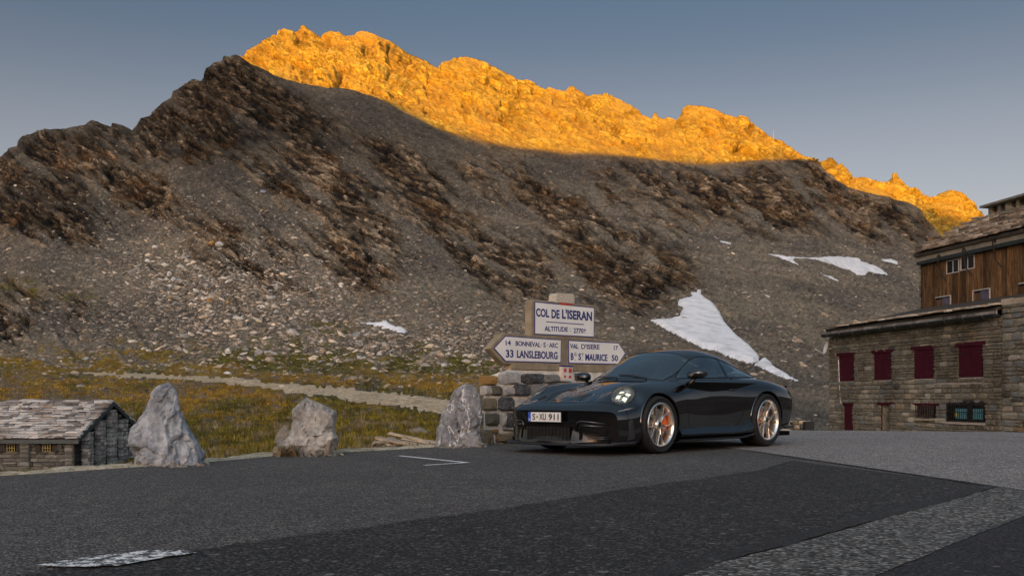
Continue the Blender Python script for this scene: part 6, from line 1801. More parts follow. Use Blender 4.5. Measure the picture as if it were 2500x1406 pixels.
# snap the rims of the wheel openings to true circles
keepv = np.zeros(S_.shape, bool); remv = np.zeros(S_.shape, bool)
for a, b in ((0, 0), (0, 1), (1, 0), (1, 1)):
    keepv[a:a + NU - 1, b:b + NV - 1] |= (cls >= 0); remv[a:a + NU - 1, b:b + NV - 1] |= af
bd = keepv & remv
for (cs, cz, cr) in (FW, RW):
    m = bd & (np.hypot(S_ - cs, Z_ - cz) < cr + .05) & (Y_ > .55)
    r = np.hypot(S_ - cs, Z_ - cz)[m]
    P_[..., 0][m] = -(cs + (S_[m] - cs) * cr / r); P_[..., 2][m] = cz + (Z_[m] - cz) * cr / r
gi = np.arange(NU * NV).reshape(NU, NV)
gq = np.stack([gi[:-1, :-1], gi[1:, :-1], gi[1:, 1:], gi[:-1, 1:]], -1)
if flip < 0: gq = gq[..., ::-1]
Pf, Nf = P_.reshape(-1, 3), NRM.reshape(-1, 3)
def skin(name, k, mat, sides=(1, -1), parent=None, off=0.0, join=True):
    """the cells of class k as a mesh with the smooth surface's own normals"""
    q = gq[np.isin(cls, k)]
    if len(q) == 0: return None
    used, inv = np.unique(q, return_inverse=True); q = inv.reshape(q.shape)
    Vs, Ns, Fs = [], [], []
    for sd in sides:
        v = Pf[used] + Nf[used] * off; n = Nf[used].copy(); v = v.copy(); qq = q
        if sd < 0: v[:, 1] *= -1; n[:, 1] *= -1; qq = q[:, ::-1]
        Fs.append(qq + sum(len(x) for x in Vs)); Vs.append(v); Ns.append(n)
    V, N_, Fq = np.vstack(Vs), np.vstack(Ns), np.vstack(Fs)
    me = mesh_np(name, V, Fq, [mat], True)
    me.normals_split_custom_set_from_vertices(N_.tolist())
    return link(name, me, parent or car)
body = skin('body', [0], M_PAINTB)
bon = skin('bonnet', [1], M_PAINTB)
bump_f = skin('front_bumper', [7], M_PAINTB)
bump_r = skin('rear_bumper', [8], M_PAINTB)
skin('windscreen', [2], M_GLASS); skin('rear_window', [5], M_GLASS)
for sd in (1, -1):
    d_ = skin('door', [6], M_PAINTB, (sd,))
    skin('side_window', [3], M_GLASS, (sd,), d_)
    skin('quarter_window', [4], M_GLASS, (sd,))
    skin('pillar_trim', [9], M_GLOSSB, (sd,), None, .001)
# seams, trims: thin tubes that follow the skin
def surf_pt(s, z, vr=(2.4, 11)):
    """point of the skin with given s and z on the left flank"""
    m = (Vq >= vr[0]) & (Vq <= vr[1])
    d = np.where(m, (S_ - s) ** 2 + (Z_ - z) ** 2, 9); i = np.unravel_index(np.argmin(d), d.shape)
    i0, j0 = i
    y = Y_[i]
    return Vector((-s, float(y), z)), Vector(NRM[i])
def seam(name, pts, r, mat, parent, lift=.0, vr=(2.4, 11), closed=False, n=5, sides=(1, -1), step=.03):
    P = densify(pts, step, closed=closed)
    Q = []
    for (s, z) in P:
        p, nn = surf_pt(s, z, vr); Q.append(p + nn * lift)
    A = np.array([list(q) for q in Q]); k = 5                       # iron out the sampling steps
    for _ in range(2):
        B = A.copy(); B[1:-1, 1] = (A[:-2, 1] + A[1:-1, 1] * 2 + A[2:, 1]) / 4; A = B
    for sd in sides:
        mb = MB(); mb.tube([Vector((a[0], a[1] * sd, a[2])) for a in A], r, n, closed=closed); mb.build(name, mat, parent, True)
doors = [o for o in car.children if o.name.startswith('door')]
seam('window_trim', DLO, .010, M_GLOSSB, car, -.002, (2.2, 5.8), True, 6)
seam('panel_gap', DOOR[:-1] + [DOOR[-1]], .0034, M_GAPC, car, -.0012, (4.9, 11))
def grid_seam(name, uv, r, mat, lift=-.001, sides=(1, -1)):
    Q = []
    for (u, v) in uv:
        i = u / (len(ST) - 1) * (NU - 1); j = v / 11 * (NV - 1)
        i0, j0 = int(min(i, NU - 2)), int(min(j, NV - 2)); a, b = i - i0, j - j0
        p = (P_[i0, j0] * (1 - a) * (1 - b) + P_[i0 + 1, j0] * a * (1 - b) + P_[i0, j0 + 1] * (1 - a) * b + P_[i0 + 1, j0 + 1] * a * b)
        Q.append(Vector(p) + Vector(NRM[i0, j0]) * lift)
    for sd in sides:
        mb = MB(); mb.tube([Vector((q.x, q.y * sd, q.z)) for q in Q], r, 5); mb.build(name, mat, car, True)
grid_seam('panel_gap', [(1.45, v) for v in np.linspace(0, 8.6, 60)], .0034, M_GAPC)
grid_seam('panel_gap', [(u, 2.9 + .35 * min(1, max(0, (u - 1.6) / .6)) - .1 * max(0, u - 5)) for u in np.linspace(1.5, 7.0, 60)], .0034, M_GAPC)
grid_seam('windscreen_trim', [(7.08, v) for v in np.linspace(0, 2.86, 30)] + [(u, 2.86) for u in np.linspace(7.1, 9.9, 40)] + [(10.05 - .05 * v, v) for v in np.linspace(2.86, 0, 30)], .007, M_GLOSSB)
# wheel-arch lips and dark liners
for (cs, cz, cr), w in ((FW, .30), (RW, .34)):
    for sd in (1, -1):
        pts = []
        for k in range(61):
            a = R(-28) + (R(208) - R(-28)) * k / 60
            s, z = cs + cr * math.cos(a), cz + cr * math.sin(a)
            if z < .20: continue
            p, nn = surf_pt(s, z, (5.5, 11)); pts.append(Vector((p.x, p.y, p.z)))
        A = np.array([list(q) for q in pts])
        for _ in range(4): A[1:-1, 1] = (A[:-2, 1] + 2 * A[1:-1, 1] + A[2:, 1]) / 4
        mb = MB(); mb.tube([Vector((a[0], (a[1] - .004) * sd, a[2])) for a in A], .011, 6); mb.build('arch_lip', M_PAINTB, car, True)
        mb = MB(); n = 40; vs, fs2 = [], []
        for k in range(n + 1):
            a = R(-35) + R(250) * k / n
            for (yy, rr) in ((.90, cr + .002), (.60, cr - .004), (.46, cr * .5)): vs.append(cv(cs + rr * math.cos(a), yy * sd, cz + rr * math.sin(a)))
        for k in range(n):
            for j in range(2): fs2.append((3 * k + j, 3 * k + 3 + j, 3 * k + 4 + j, 3 * k + 1 + j))
        # trim the liner to the skin
        for i, v in enumerate(vs):
            if i % 3 == 0:
                a = A[np.argmin(np.abs(A[:, 0] - v.x) + np.abs(A[:, 2] - v.z))]; v.y = (a[1] - .012) * sd
        mb.add(vs, fs2); mb.build('wheel_arch', M_MATT, car)
# front fascia ---------------------------------------------------------------------
def ledge(a):
    """upper edge of the fascia: a 0 centre .. 1 corner"""
    v = a * 7; j = v / 11 * (NV - 1); j0 = int(min(j, NV - 2)); b = j - j0
    return P_[0, j0] * (1 - b) + P_[0, j0 + 1] * b
def fascia_pt(a, b):
    t = ledge(a); bot = np.array([1.0 - .30 * a ** 3.2 - .0, .83 * a ** .92, .125])
    corner = np.array(P_[0, int(round((7 + 4 * b) / 11 * (NV - 1)))])
    p = t * (1 - b) + bot * b
    inset = .022 * math.sin(math.pi * min(1, b * 1.05)) * (1 - a ** 6)
    p = p - np.array([inset, 0, 0]); p[0] -= .012 * (1 - b) * (b > 0)
    k = max(0, (a - .86) / .14) ** 2
    return p * (1 - k) + corner * k
vs, fs2 = [], []; na_, nb_ = 60, 26
for sd in (1, -1):
    o_ = len(vs)
    for i in range(na_ + 1):
        for j in range(nb_ + 1):
            p = fascia_pt(i / na_, j / nb_); vs.append((p[0], p[1] * sd, p[2]))
    for i in range(na_):
        for j in range(nb_):
            q = (o_ + i * (nb_ + 1) + j, o_ + i * (nb_ + 1) + j + 1, o_ + (i + 1) * (nb_ + 1) + j + 1, o_ + (i + 1) * (nb_ + 1) + j)
            fs2.append(q if sd > 0 else q[::-1])
mb = MB(); mb.add(vs, fs2); mb.build('front_fascia', M_GLOSSB, car, True)
def on_fascia(y, z, out=.0):
    """point of the fascia at lateral y and height z"""
    best = None
    for i in range(41):
        a = i / 40
        for j in range(27):
            p = fascia_pt(a, j / 26); d = (p[1] - abs(y)) ** 2 + (p[2] - z) ** 2
            if best is None or d < best[0]: best = (d, p)
    p = best[1]; return Vector((p[0] + out, y, z))
# centre grille with radiator mesh, and its frame
M_GRILL = simple('dark_radiator_mesh', (.035, .034, .032), .6, .4, .4)
mb = MB(); r0 = [on_fascia(y, z, .012) for y, z in ((-.36, .325), (.36, .325), (.33, .165), (-.33, .165))]
bx = max(v.x for v in r0) - .006
mb.add([Vector((bx, v.y, v.z)) for v in r0], [(0, 3, 2, 1)]); grille = mb.build('grille', M_MATT, car)
for k in range(11):
    z = .172 + k * .0142; mb = MB(); mb.box((bx + .006, 0, z), (.008, .69, .0045)); mb.build('slat', M_GRILL, grille)
for k in range(13):
    y = -.33 + k * .055; mb = MB(); mb.box((bx + .008, y, .246), (.006, .004, .155)); mb.build('slat', M_GRILL, grille)
# side intakes: dark pockets under a bright-edged blade
for sd in (1, -1):
    mb = MB(); pts = [on_fascia(sd * y, z, .012) for y, z in ((.415, .275), (.43, .372), (.47, .392), (.60, .382), (.74, .362))]
    mb.tube(pts, [.006, .009, .010, .009, .005], 8); mb.build('intake_blade', M_PAINTB, car, True)
    mb = MB(); pts = [on_fascia(sd * y, z, .018) for y, z in ((.47, .345), (.58, .338), (.72, .330))]
    mb.tube(pts, [.010, .013, .006], 8); mb.build('intake_blade', M_PAINTB, car, True)
    mb = MB(); P4 = [on_fascia(sd * y, z, .004) for y, z in ((.45, .315), (.76, .305), (.75, .175), (.46, .175))]
    mb.add(P4, [(0, 1, 2, 3)] if sd < 0 else [(3, 2, 1, 0)]); mb.build('side_intake', M_MATT, car)
    for z in (.185, .205):
        mb = MB(); mb.tube([on_fascia(sd * .56, z, .014), on_fascia(sd * .70, z + .003, .014), on_fascia(sd * .78, z + .006, .010)], .0045, 6); mb.build('intake_slat', M_PAINTB, car, True)
    # upright fin before the wheel and side marker
    mb = MB(); P_f = [(-.575, .40), (-.52, .415), (-.47, .19), (-.60, .17)]
    vs = [Vector((-s, (surf_pt(s, z, (7, 11))[0].y + .004) * sd, z)) for s, z in P_f] + [Vector((-s, (surf_pt(s, z, (7, 11))[0].y - .02) * sd, z)) for s, z in P_f]
    vs2 = [Vector((-s, (surf_pt(s, z, (7, 11))[0].y + .016) * sd, z)) for s, z in ((-.545, .39), (-.525, .39), (-.485, .20), (-.53, .18))]
    mb.add(vs[:4] + vs2, [(0, 1, 5, 4), (1, 2, 6, 5), (2, 3, 7, 6), (3, 0, 4, 7), (4, 5, 6, 7)]); mb.build('air_fin', M_SATIN, car)
    mb = MB(); ss = [(-.70, .505), (-.56, .528), (-.455, .545)]
    mb.tube([surf_pt(s, z, (6, 9))[0] * 1 for s, z in ss] if sd > 0 else [Vector((q.x, -q.y, q.z)) for q in [surf_pt(s, z, (6, 9))[0] for s, z in ss]], [.006, .013, .006], 6)
    mb.build('side_marker', simple('smoked_marker_lens', (.20, .19, .19), .15, 0, .5) if sd > 0 else bpy.data.materials['smoked_marker_lens'], car, True)
# splitter with upturned ends
sp = [(1.03, 0), (1.028, .25), (1.015, .45), (.975, .62), (.90, .76), (.80, .85), (.66, .905), (.50, .922)]
mb = MB(); vs, fs2 = [], []
full = [(x, -y) for x, y in sp[::-1]][:-1] + sp
for (x, y) in full:
    up = .035 * max(0, (abs(y) - .78) / .14) ** 1.5; inx = x - .16; iny = y * .90
    vs += [(inx, iny, .150 + up * .3), (x, y, .128 + up), (x + .006, y * 1.004, .118 + up), (x - .004, y, .104 + up * .8), (inx, iny, .10)]
for i in range(len(full) - 1):
    for j in range(4): fs2.append((5 * i + j, 5 * i + j + 1, 5 * i + 6 + j, 5 * i + 5 + j))
mb.add(vs, fs2); o = mb.build('splitter', M_SATIN, car, True); o.data.set_sharp_from_angle(angle=R(40))
# number plate
M_PLATE = simple('plate_white', (.66, .66, .64), .35, 0, .5)
plx = on_fascia(0, .43).x + .055
npo = MB(); npo.box((plx, 0, .437), (.012, .532, .120)); npl = npo.build('number_plate', simple('plate_holder_black', (.01, .01, .01), .4), car)
mb = MB(); mb.box((plx + .008, 0, .437), (.006, .520, .110)); mb.build('plate_face', M_PLATE, npl)
mb = MB(); mb.box((plx + .0105, -.238, .437), (.004, .044, .110)); mb.build('country_band', simple('plate_blue', (.01, .07, .42), .35, 0, .5), npl)
M_BLK = simple('plate_black_lettering', (.006, .006, .006), .5)
def ptxt(t, y, w, h=.076, b=.02): text_part('lettering', t, M_BLK, npl, (plx + .0115, y, .437), (0, 1, 0), (0, 0, 1), (1, 0, 0), w, h, b, .0015)
ptxt('S', -.165, .046); ptxt('XU', -.025, .108); ptxt('911', .150, .158)
mb = MB(); mb.lathe([(.0001, .003), (.016, .003), (.017, 0)], 14, Matrix.Translation((plx + .011, -.112, .437)) @ Matrix.Rotation(R(90), 4, 'Y')); mb.build('seal', simple('plate_seal_green', (.25, .32, .06), .5), npl)
text_part('lettering', 'D', simple('plate_band_white', (.7, .7, .7), .5), npl, (plx + .0128, -.238, .405), (0, 1, 0), (0, 0, 1), (1, 0, 0), .018, .026, .02, .001)
# bonnet crest
i_, j_ = np.unravel_index(np.argmin((S_ + .80) ** 2 + Y_ ** 2 * 9), S_.shape)
pc, nc_ = Vector(P_[i_, 0]), Vector(NRM[i_, 0]); nc_.y = 0; nc_.normalize()
fwd = Vector((nc_.z, 0, -nc_.x)); fwd = fwd if fwd.x > 0 else -fwd
shield = [(-.027, .036), (.027, .036), (.03, .03), (.028, -.004), (.016, -.03), (0, -.042), (-.016, -.03), (-.028, -.004), (-.03, .03)]
Mr = Matrix((Vector((0, 1, 0)), -fwd, nc_)).transposed().to_4x4(); Mr.translation = pc
mb = MB(); mb.prism(shield, 0, .005, Mr); em = mb.build('crest', simple('crest_gold', (.62, .36, .16), .35, .8), bon)
for sx in (-1, 1):
    mb = MB(); mb.prism([(sx * .004 - .009, .005 * sx), (sx * .004 + .014, .005 * sx), (sx * .004 + .012, .02 + .005 * sx), (sx * .004 - .009, .02 + .005 * sx)], .005, .0062, Mr); mb.build('crest_field', simple('crest_red', (.30, .04, .02), .4) if sx < 0 else bpy.data.materials['crest_red'], em)
# nostril floors read black
mb_n = skin('bonnet_vent', [-5], M_MATT)
# headlamps --------------------------------------------------------------------
M_CHR = simple('lamp_chrome', (.75, .75, .73), .12, 1.0)
M_LED = NT('lamp_led'); M_LED.set((.9, .9, .85), .3); M_LED.b.inputs['Emission Color'].default_value = (1, .90, .66, 1); M_LED.b.inputs['Emission Strength'].default_value = .35; M_LED = M_LED.m
for sd in (1, -1):
    hl = skin('headlight', [10], M_LENS, (sd,), None, .003)
    A0 = Vector((-a0[0], a0[1] * sd, a0[2])); B0 = Vector((-b0[0], b0[1] * sd, b0[2])); C0 = Vector((-c0[0], c0[1] * sd, c0[2])); Nn_ = A0.cross(B0); Nn_ = Nn_ if Nn_.x > 0 else -Nn_
    Nn_.normalize()
    def lp(a, b, d): return C0 + A0 * a + B0 * b + Nn_ * d
    mb = MB(); n = 36; vs = []
    for (k, d) in ((1.0, -.012), (.93, -.045), (.80, -.075), (.0, -.085)):
        for i in range(n):
            an = 2 * math.pi * i / n; a_l, b_l = .190 * k * math.cos(an), .132 * k * math.sin(an)
            dd = d
            vs.append(lp(a_l, b_l, dd - .35 * (a_l ** 2 + b_l ** 2)))
    fsl = [(r * n + i, r * n + (i + 1) % n, (r + 1) * n + (i + 1) % n, (r + 1) * n + i) for r in range(3) for i in range(n)]
    mb.add(vs, fsl); mb.build('lamp_bowl', simple('lamp_silver_bowl', (.34, .33, .31), .35, .6) if sd > 0 else bpy.data.materials['lamp_silver_bowl'], hl, True)
    for (a, b) in ((.052, -.042), (.052, .040), (-.040, -.042), (-.040, .040)):
        mb = MB(); M3 = Matrix((A0, B0, Nn_)).transposed() @ Matrix.Rotation(a * 5, 3, 'Y') @ Matrix.Rotation(-b * 6 + .15, 3, 'X')
        mb.box(lp(a, b, -.046), (.075, .064, .03), M=M3, taper=.8); mb.build('lamp_module', M_CHR, hl)
        mb = MB(); mb.box(lp(a, b, -.029), (.052, .050, .006), M=M3); mb.build('lamp_light', M_LED, hl)
    for (a, b) in ((.085, 0), (-.082, 0)):
        mb = MB(); mb.box(lp(a, b, -.040), (.012, .14, .01), M=Matrix((A0, B0, Nn_)).transposed()); mb.build('lamp_bar', M_CHR, hl)
    mb = MB(); mb.tube([lp(.190 * math.cos(2 * math.pi * i / 40), .132 * math.sin(2 * math.pi * i / 40), -.35 * ((.190 * math.cos(2 * math.pi * i / 40)) ** 2 + (.132 * math.sin(2 * math.pi * i / 40)) ** 2) - .006) for i in range(40)], .004, 5, closed=True)
    mb.build('lamp_rim', M_GLOSSB, hl, True)
# side skirts -------------------------------------------------------------------
for sd in (1, -1):
    vs, fs2 = [], []; n = 40
    for i in range(n + 1):
        s = .40 + (2.06 - .40) * i / n; e = max(0, (s - 1.75) / .31); f = max(0, (.52 - s) / .12)
        yb = np.interp(s, [.4, .74, 1.2, 1.76, 2.06], [.885, .868, .858, .862, .880])
        pr = [(yb - .004, .325 + .10 * e ** 2), (yb + .002, .296 + .08 * e ** 2), (yb + .058 - .02 * f, .234 + .05 * e ** 2), (yb + .066 - .02 * f, .216 + .04 * e), (yb + .058 - .02 * f, .198 + .03 * e), (yb + .02, .180), (yb - .06, .165)]
        vs += [cv(s, y * sd, z) for y, z in pr]
    m = len(pr)
    for i in range(n):
        for j in range(m - 1):
            q = (i * m + j, i * m + j + 1, (i + 1) * m + j + 1, (i + 1) * m + j); fs2.append(q if sd < 0 else q[::-1])
    mb = MB(); mb.add(vs, fs2); o = mb.build('side_skirt', M_PAINTB, car, True); o.data.set_sharp_from_angle(angle=R(42))
    vs, fs2 = [], []
    for i in range(n + 1):
        s = .40 + (2.10 - .40) * i / n; e = max(0, (s - 1.7) / .4)
        yb = np.interp(s, [.4, .74, 1.2, 1.76, 2.1], [.905, .905, .905, .915, .925]); u = .05 * e ** 1.6
        vs += [cv(s, (yb - .10) * sd, .158), cv(s, yb * sd, .150 + u), cv(s, (yb + .008) * sd, .141 + u), cv(s, yb * sd, .128 + u * .8), cv(s, (yb - .12) * sd, .125)]
    for i in range(n):
        for j in range(4):
            q = (i * 5 + j, i * 5 + j + 1, (i + 1) * 5 + j + 1, (i + 1) * 5 + j); fs2.append(q if sd < 0 else q[::-1])
    mb = MB(); mb.add(vs, fs2); o = mb.build('skirt_blade', M_SATIN, car, True); o.data.set_sharp_from_angle(angle=R(42))
# floor and dark inner tub
mb = MB(); mb.box((-1.25, 0, .16), (4.1, 1.55, .06)); mb.build('underbody', M_MATT, car)
mb = MB(); mb.box((.0, 0, .40), (.70, .95, .45)); mb.box((-2.6, 0, .45), (1.2, 1.0, .55)); mb.box((.72, 0, .30), (.32, 1.2, .30)); mb.build('inner_structure', M_MATT, car)
# rear diffuser edge and tail ledge
mb = MB(); vs = [cv(3.30, y, .22) for y in (-.74, .74)] + [cv(3.42, y, .30) for y in (-.70, .70)] + [cv(3.36, y, .34) for y in (-.72, .72)]
mb.add(vs, [(0, 1, 3, 2), (2, 3, 5, 4)]); mb.tube([cv(2.92, .90, .255), cv(3.18, .885, .25), cv(3.36, .80, .275), cv(3.44, .72, .30)], .018, 6); mb.tube([cv(2.92, -.90, .255), cv(3.18, -.885, .25), cv(3.36, -.80, .275), cv(3.44, -.72, .30)], .018, 6)
mb.build('rear_diffuser', M_SATIN, car)
mb = MB(); vs, fs2 = [], []
for i in range(25):
    y = -.66 + 1.32 * i / 24; k = 1 - (abs(y) / .70) ** 4
    vs += [cv(3.16, y, .925 - .10 * (abs(y) / .66) ** 3 - .0), cv(3.40, y * 1.02, .915 - .075 * (abs(y) / .66) ** 3), cv(3.42, y * 1.02, .895 - .08 * (abs(y) / .66) ** 3), cv(3.36, y, .85 - .08 * (abs(y) / .66) ** 3)]
for i in range(24):
    for j in range(3): fs2.append((4 * i + j, 4 * i + j + 1, 4 * i + 5 + j, 4 * i + 4 + j))
mb.add(vs, fs2); mb.build('tail_spoiler', M_PAINTB, car, True)
# mirrors -------------------------------------------------------------------------
for sd in (1, -1):
    mb = MB(); n = 20; vs = []
    prof = [(-.085, .010, .25), (-.075, .040, .62), (-.05, .056, .86), (-.01, .064, 1.0), (.03, .064, 1.0), (.052, .058, .96), (.056, .052, .90)]
    for (ds, rz, k) in prof:
        for i in range(n):
            an = 2 * math.pi * i / n; ca, sa = math.cos(an), math.sin(an)
            yy = .118 * k * math.copysign(abs(ca) ** .75, ca); zz = rz * math.copysign(abs(sa) ** .8, sa) * (1 - .18 * (ca + 1) / 2) 
            vs.append(cv(.735 + ds + .02 * yy / .118, (.925 + yy) * sd, .955 + zz + .012 * ca))
    fsl = [(r * n + i, r * n + (i + 1) % n, (r + 1) * n + (i + 1) % n, (r + 1) * n + i) for r in range(len(prof) - 1) for i in range(n)]
    fsl.append(tuple(range(n))[::-1])
    if sd > 0: fsl = [f[::-1] for f in fsl]
    mb.add(vs, fsl); mr = mb.build('mirror', M_PAINTB, car, True)
    mb = MB(); L = (len(prof) - 1) * n; mb.add(vs[L:], [tuple(range(n))]); mb.build('mirror_glass', M_CHR, mr)
    mb = MB(); mb.tube([cv(.755, .885 * sd, .915), cv(.745, .862 * sd, .880), cv(.735, .838 * sd, .850), cv(.72, .815 * sd, .835)], [.022, .024, .030, .034], 8); mb.build('mirror_arm', M_GLOSSB, mr, True)
    mb = MB(); mb.tube([cv(.652, .84 * sd, .958), cv(.668, 1.03 * sd, .956)], .004, 5); mb.build('mirror_strip', M_GLOSSB, mr, True)
    # handle
    p, nn = surf_pt(1.755, .762, (6, 9)); q_, _ = surf_pt(1.60, .762, (6, 9)); 
    mb = MB(); pts = [surf_pt(s, .765, (6, 9))[0] + surf_pt(s, .765, (6, 9))[1] * .008 for s in (1.585, 1.63, 1.70, 1.76, 1.80)]
    mb.tube([Vector((a.x, a.y * sd, a.z)) for a in pts], [.006, .012, .013, .012, .006], 8); mb.build('door_handle', M_PAINTB, doors[0 if sd > 0 else -1], True)
# fuel flap ring on the wing, tail lamp, wipers
mb = MB(); mb.tube([cv(3.30, y, .80 - .06 * abs(y) ** 3) + Vector((-.085, 0, .03)) for y in np.linspace(-.62, .62, 20)], .012, 6); mb.build('tail_light', simple('tail_light_red', (.25, .006, .006), .2), car, True)
for (y0, y1) in ((.35, -.12), (-.10, -.52)):
    mb = MB(); i_ = lambda u, v: P_[int(u / (len(ST) - 1) * (NU - 1)), int(v / 11 * (NV - 1))]
    a, b = Vector(i_(7.15, abs(y0) * 4.6)), Vector(i_(7.35, abs(y1) * 4.6))
    a.y, b.y = y0, y1; mb.tube([a + Vector((0, 0, .012)), (a + b) / 2 + Vector((0, 0, .026)), b + Vector((0, 0, .016))], .007, 5); mb.build('wiper', M_SATIN, car)
# cabin --------------------------------------------------------------------------
M_SEAT = simple('charcoal_leather', (.075, .072, .068), .6, 0, .4, .2, 30)
M_DASH = simple('dark_dashboard', (.045, .045, .046), .55, 0, .4, .2, 20)
mb = MB(); vs, fs2 = [], []
for i in range(17):
    y = -.68 + 1.36 * i / 16; c = (1 - (y / .72) ** 2)
    vs += [cv(.50, y, .84 + .03 * c), cv(.78, y, .885 + .02 * c), cv(.92, y, .86), cv(.95, y, .70), cv(.93, y, .50)]
for i in range(16):
    for j in range(4): fs2.append((5 * i + j, 5 * i + j + 1, 5 * i + 6 + j, 5 * i + 5 + j))
mb.add(vs, fs2); dash = mb.build('dashboard', M_DASH, car, True)
mb = MB(); Mw = Matrix.Translation(cv(1.06, .36, .80)) @ Matrix.Rotation(R(-66), 4, 'Y')
mb.tube([Mw @ Vector((.175 * math.cos(2 * math.pi * i / 28), .175 * math.sin(2 * math.pi * i / 28), 0)) for i in range(28)], .014, 8, closed=True)
for an in (0, 120, 240):
    mb.tube([Mw @ Vector((0, 0, .0)), Mw @ Vector((.17 * math.cos(R(an + 180)), .17 * math.sin(R(an + 180)), 0))], .012, 6)
mb.build('steering_wheel', M_SEAT, car, True)
for y in (.36, -.36):
    mb = MB()
    secs = [(1.42, .36, .22, .05), (1.50, .50, .25, .055), (1.60, .66, .26, .055), (1.70, .82, .25, .05), (1.78, .95, .20, .045), (1.82, 1.03, .135, .045), (1.84, 1.10, .11, .04), (1.845, 1.13, .06, .02)]
    n = 16; vs = []
    for (s, z, hw, d) in secs:
        for i in range(n):
            an = 2 * math.pi * i / n; vs.append(cv(s + d * math.sin(an) - .05 * abs(math.cos(an)) ** 3 * (z < .9), y + hw * math.cos(an), z + .01 * math.sin(an)))
    fsl = [(r * n + i, r * n + (i + 1) % n, (r + 1) * n + (i + 1) % n, (r + 1) * n + i) for r in range(len(secs) - 1) for i in range(n)] + [tuple(range(n))[::-1], tuple((len(secs) - 1) * n + i for i in range(n))]
    mb.add(vs, fsl); st = mb.build('seat', M_SEAT, car, True)
    mb = MB(); mb.box(cv(1.20, y, .36), (.52, .50, .14)); o = mb.build('seat_cushion', M_SEAT, st); b_ = o.modifiers.new('b', 'BEVEL'); b_.width = .05; b_.segments = 3
mb = MB(); mb.box(cv(1.02, 0, 1.165), (.02, .23, .065)); o = mb.build('inner_mirror', M_SATIN, car); b_ = o.modifiers.new('b', 'BEVEL'); b_.width = .02; b_.segments = 3
mb = MB(); mb.box(cv(2.05, 0, .62), (.05, 1.25, .70)); mb.box(cv(1.5, .82, .50), (1.6, .05, .72)); mb.box(cv(1.5, -.82, .50), (1.6, .05, .72)); mb.build('cabin_lining', M_MATT, car)
# wheels ---------------------------------------------------------------------------
def wheel(s, sd, rad, width, rim_r, yo, spin):
    """axis along y, outer face at yo"""
    w = empty('wheel'); w.parent = car
    w.location = cv(s, yo * sd, rad); w.rotation_euler = (R(-90 * sd), 0, 0)         # local +z points outwards
    hw = width
    prof = [(rim_r - .004, -.010), (rim_r + .018, .004), (rim_r + .05, .010), (rad - .035, .006), (rad - .012, -.008), (rad - .003, -.03), (rad, -.06), (rad, -hw + .06), (rad - .003, -hw + .03), (rad - .012, -hw + .008), (rad - .04, -hw - .006), (rim_r, -hw + .01)]
    mb = MB(); mb.lathe(prof, 72); ty = mb.build('tyre', M_TYRE, w, True); ty.data.set_sharp_from_angle(angle=R(50))
    for k in (-.09, -.13, -.17, -.21):
        if -k < hw - .04:
            mb = MB(); mb.lathe([(rad + .0006, k), (rad + .0006, k - .012)], 72); mb.build('tread_groove', M_GAPC, ty)
    # barrel and lip
    mb = MB(); mb.lathe([(rim_r - .002, -.004), (rim_r - .012, .003), (rim_r - .022, -.004), (rim_r - .03, -.02), (rim_r - .036, -.06), (rim_r - .045, -hw + .05), (rim_r - .012, -hw + .015)], 72); rm = mb.build('rim', M_RIM, w, True)
    mb = MB(); mb.lathe([(rim_r - .002, .0005), (rim_r - .008, .0055), (rim_r - .016, .0055), (rim_r - .022, -.002)], 72); mb.build('rim_lip', M_RIMB, rm, True)
    ri = rim_r - .020
    def bar(p0, p1, w0, w1, d0, d1, z0, z1):
        a, b = Vector(p0), Vector(p1); dr = (b - a).normalized(); nn = Vector((-dr.y, dr.x))
        vs = []
        for (p, ww, dd, zt) in ((a, w0, d0, z0), (b, w1, d1, z1)):
            for (k, zz) in ((-1, zt - dd), (1, zt - dd), (.55, zt), (-.55, zt)): vs.append(Vector((p.x + nn.x * ww / 2 * k, p.y + nn.y * ww / 2 * k, zz)))
        return vs, [(0, 1, 5, 4), (1, 2, 6, 5), (2, 3, 7, 6), (3, 0, 4, 7), (4, 5, 6, 7), (3, 2, 1, 0)]
    for k in range(5):
        an = 2 * math.pi * k / 5 + spin; mb = MB(); pol = lambda r, a: (r * math.cos(a), r * math.sin(a))
        for sg_ in (-1, 1):
            q0, q1 = pol(.052, an + sg_ * .32), pol(ri * .46, an + sg_ * .085)
            v, f = bar(q0, q1, .020, .016, .05, .045, -.030, -.020); mb.add(v, f)
            v, f = bar(q1, pol(ri, an + sg_ * .30), .018, .017, .045, .035, -.020, -.004); mb.add(v, f)
        mb.build('spoke', M_RIM, rm)
        mb = MB()
        for sg_ in (-1, 1):
            q0, q1 = pol(.052, an + sg_ * .32), pol(ri * .46, an + sg_ * .085)
            v, f = bar(q0, q1, .013, .011, .003, .003, -.0285, -.0185); mb.add(v, f)
            v, f = bar(q1, pol(ri, an + sg_ * .30), .011, .011, .003, .003, -.0185, -.0025); mb.add(v, f)
        mb.build('spoke_edge', M_RIMB, rm)
    mb = MB(); mb.lathe([(.0001, -.022), (.030, -.022), (.034, -.018), (.040, -.018), (.046, -.028), (.058, -.034), (.060, -.07)], 28); mb.build('hub', M_RIM, rm, True)
    mb = MB(); mb.lathe([(.0001, -.014), (.026, -.014), (.031, -.020)], 20); mb.build('hub_nut', M_SATIN, rm, True)
    mb = MB(); dr_ = .195 if s < 1 else .19; mb.lathe([(.09, -.085), (dr_, -.085), (dr_, -.115), (.09, -.115)], 48, close=True); mb.lathe([(.0001, -.07), (.09, -.075), (.095, -.09)], 32); mb.build('brake_disc', M_DISC, w)
    mb = MB(); vs = []; n = 14; a_c = R(172) if s < 1 else R(8)
    # caliper trails the axle (local x runs backwards on the near side)
    return w, rim_r
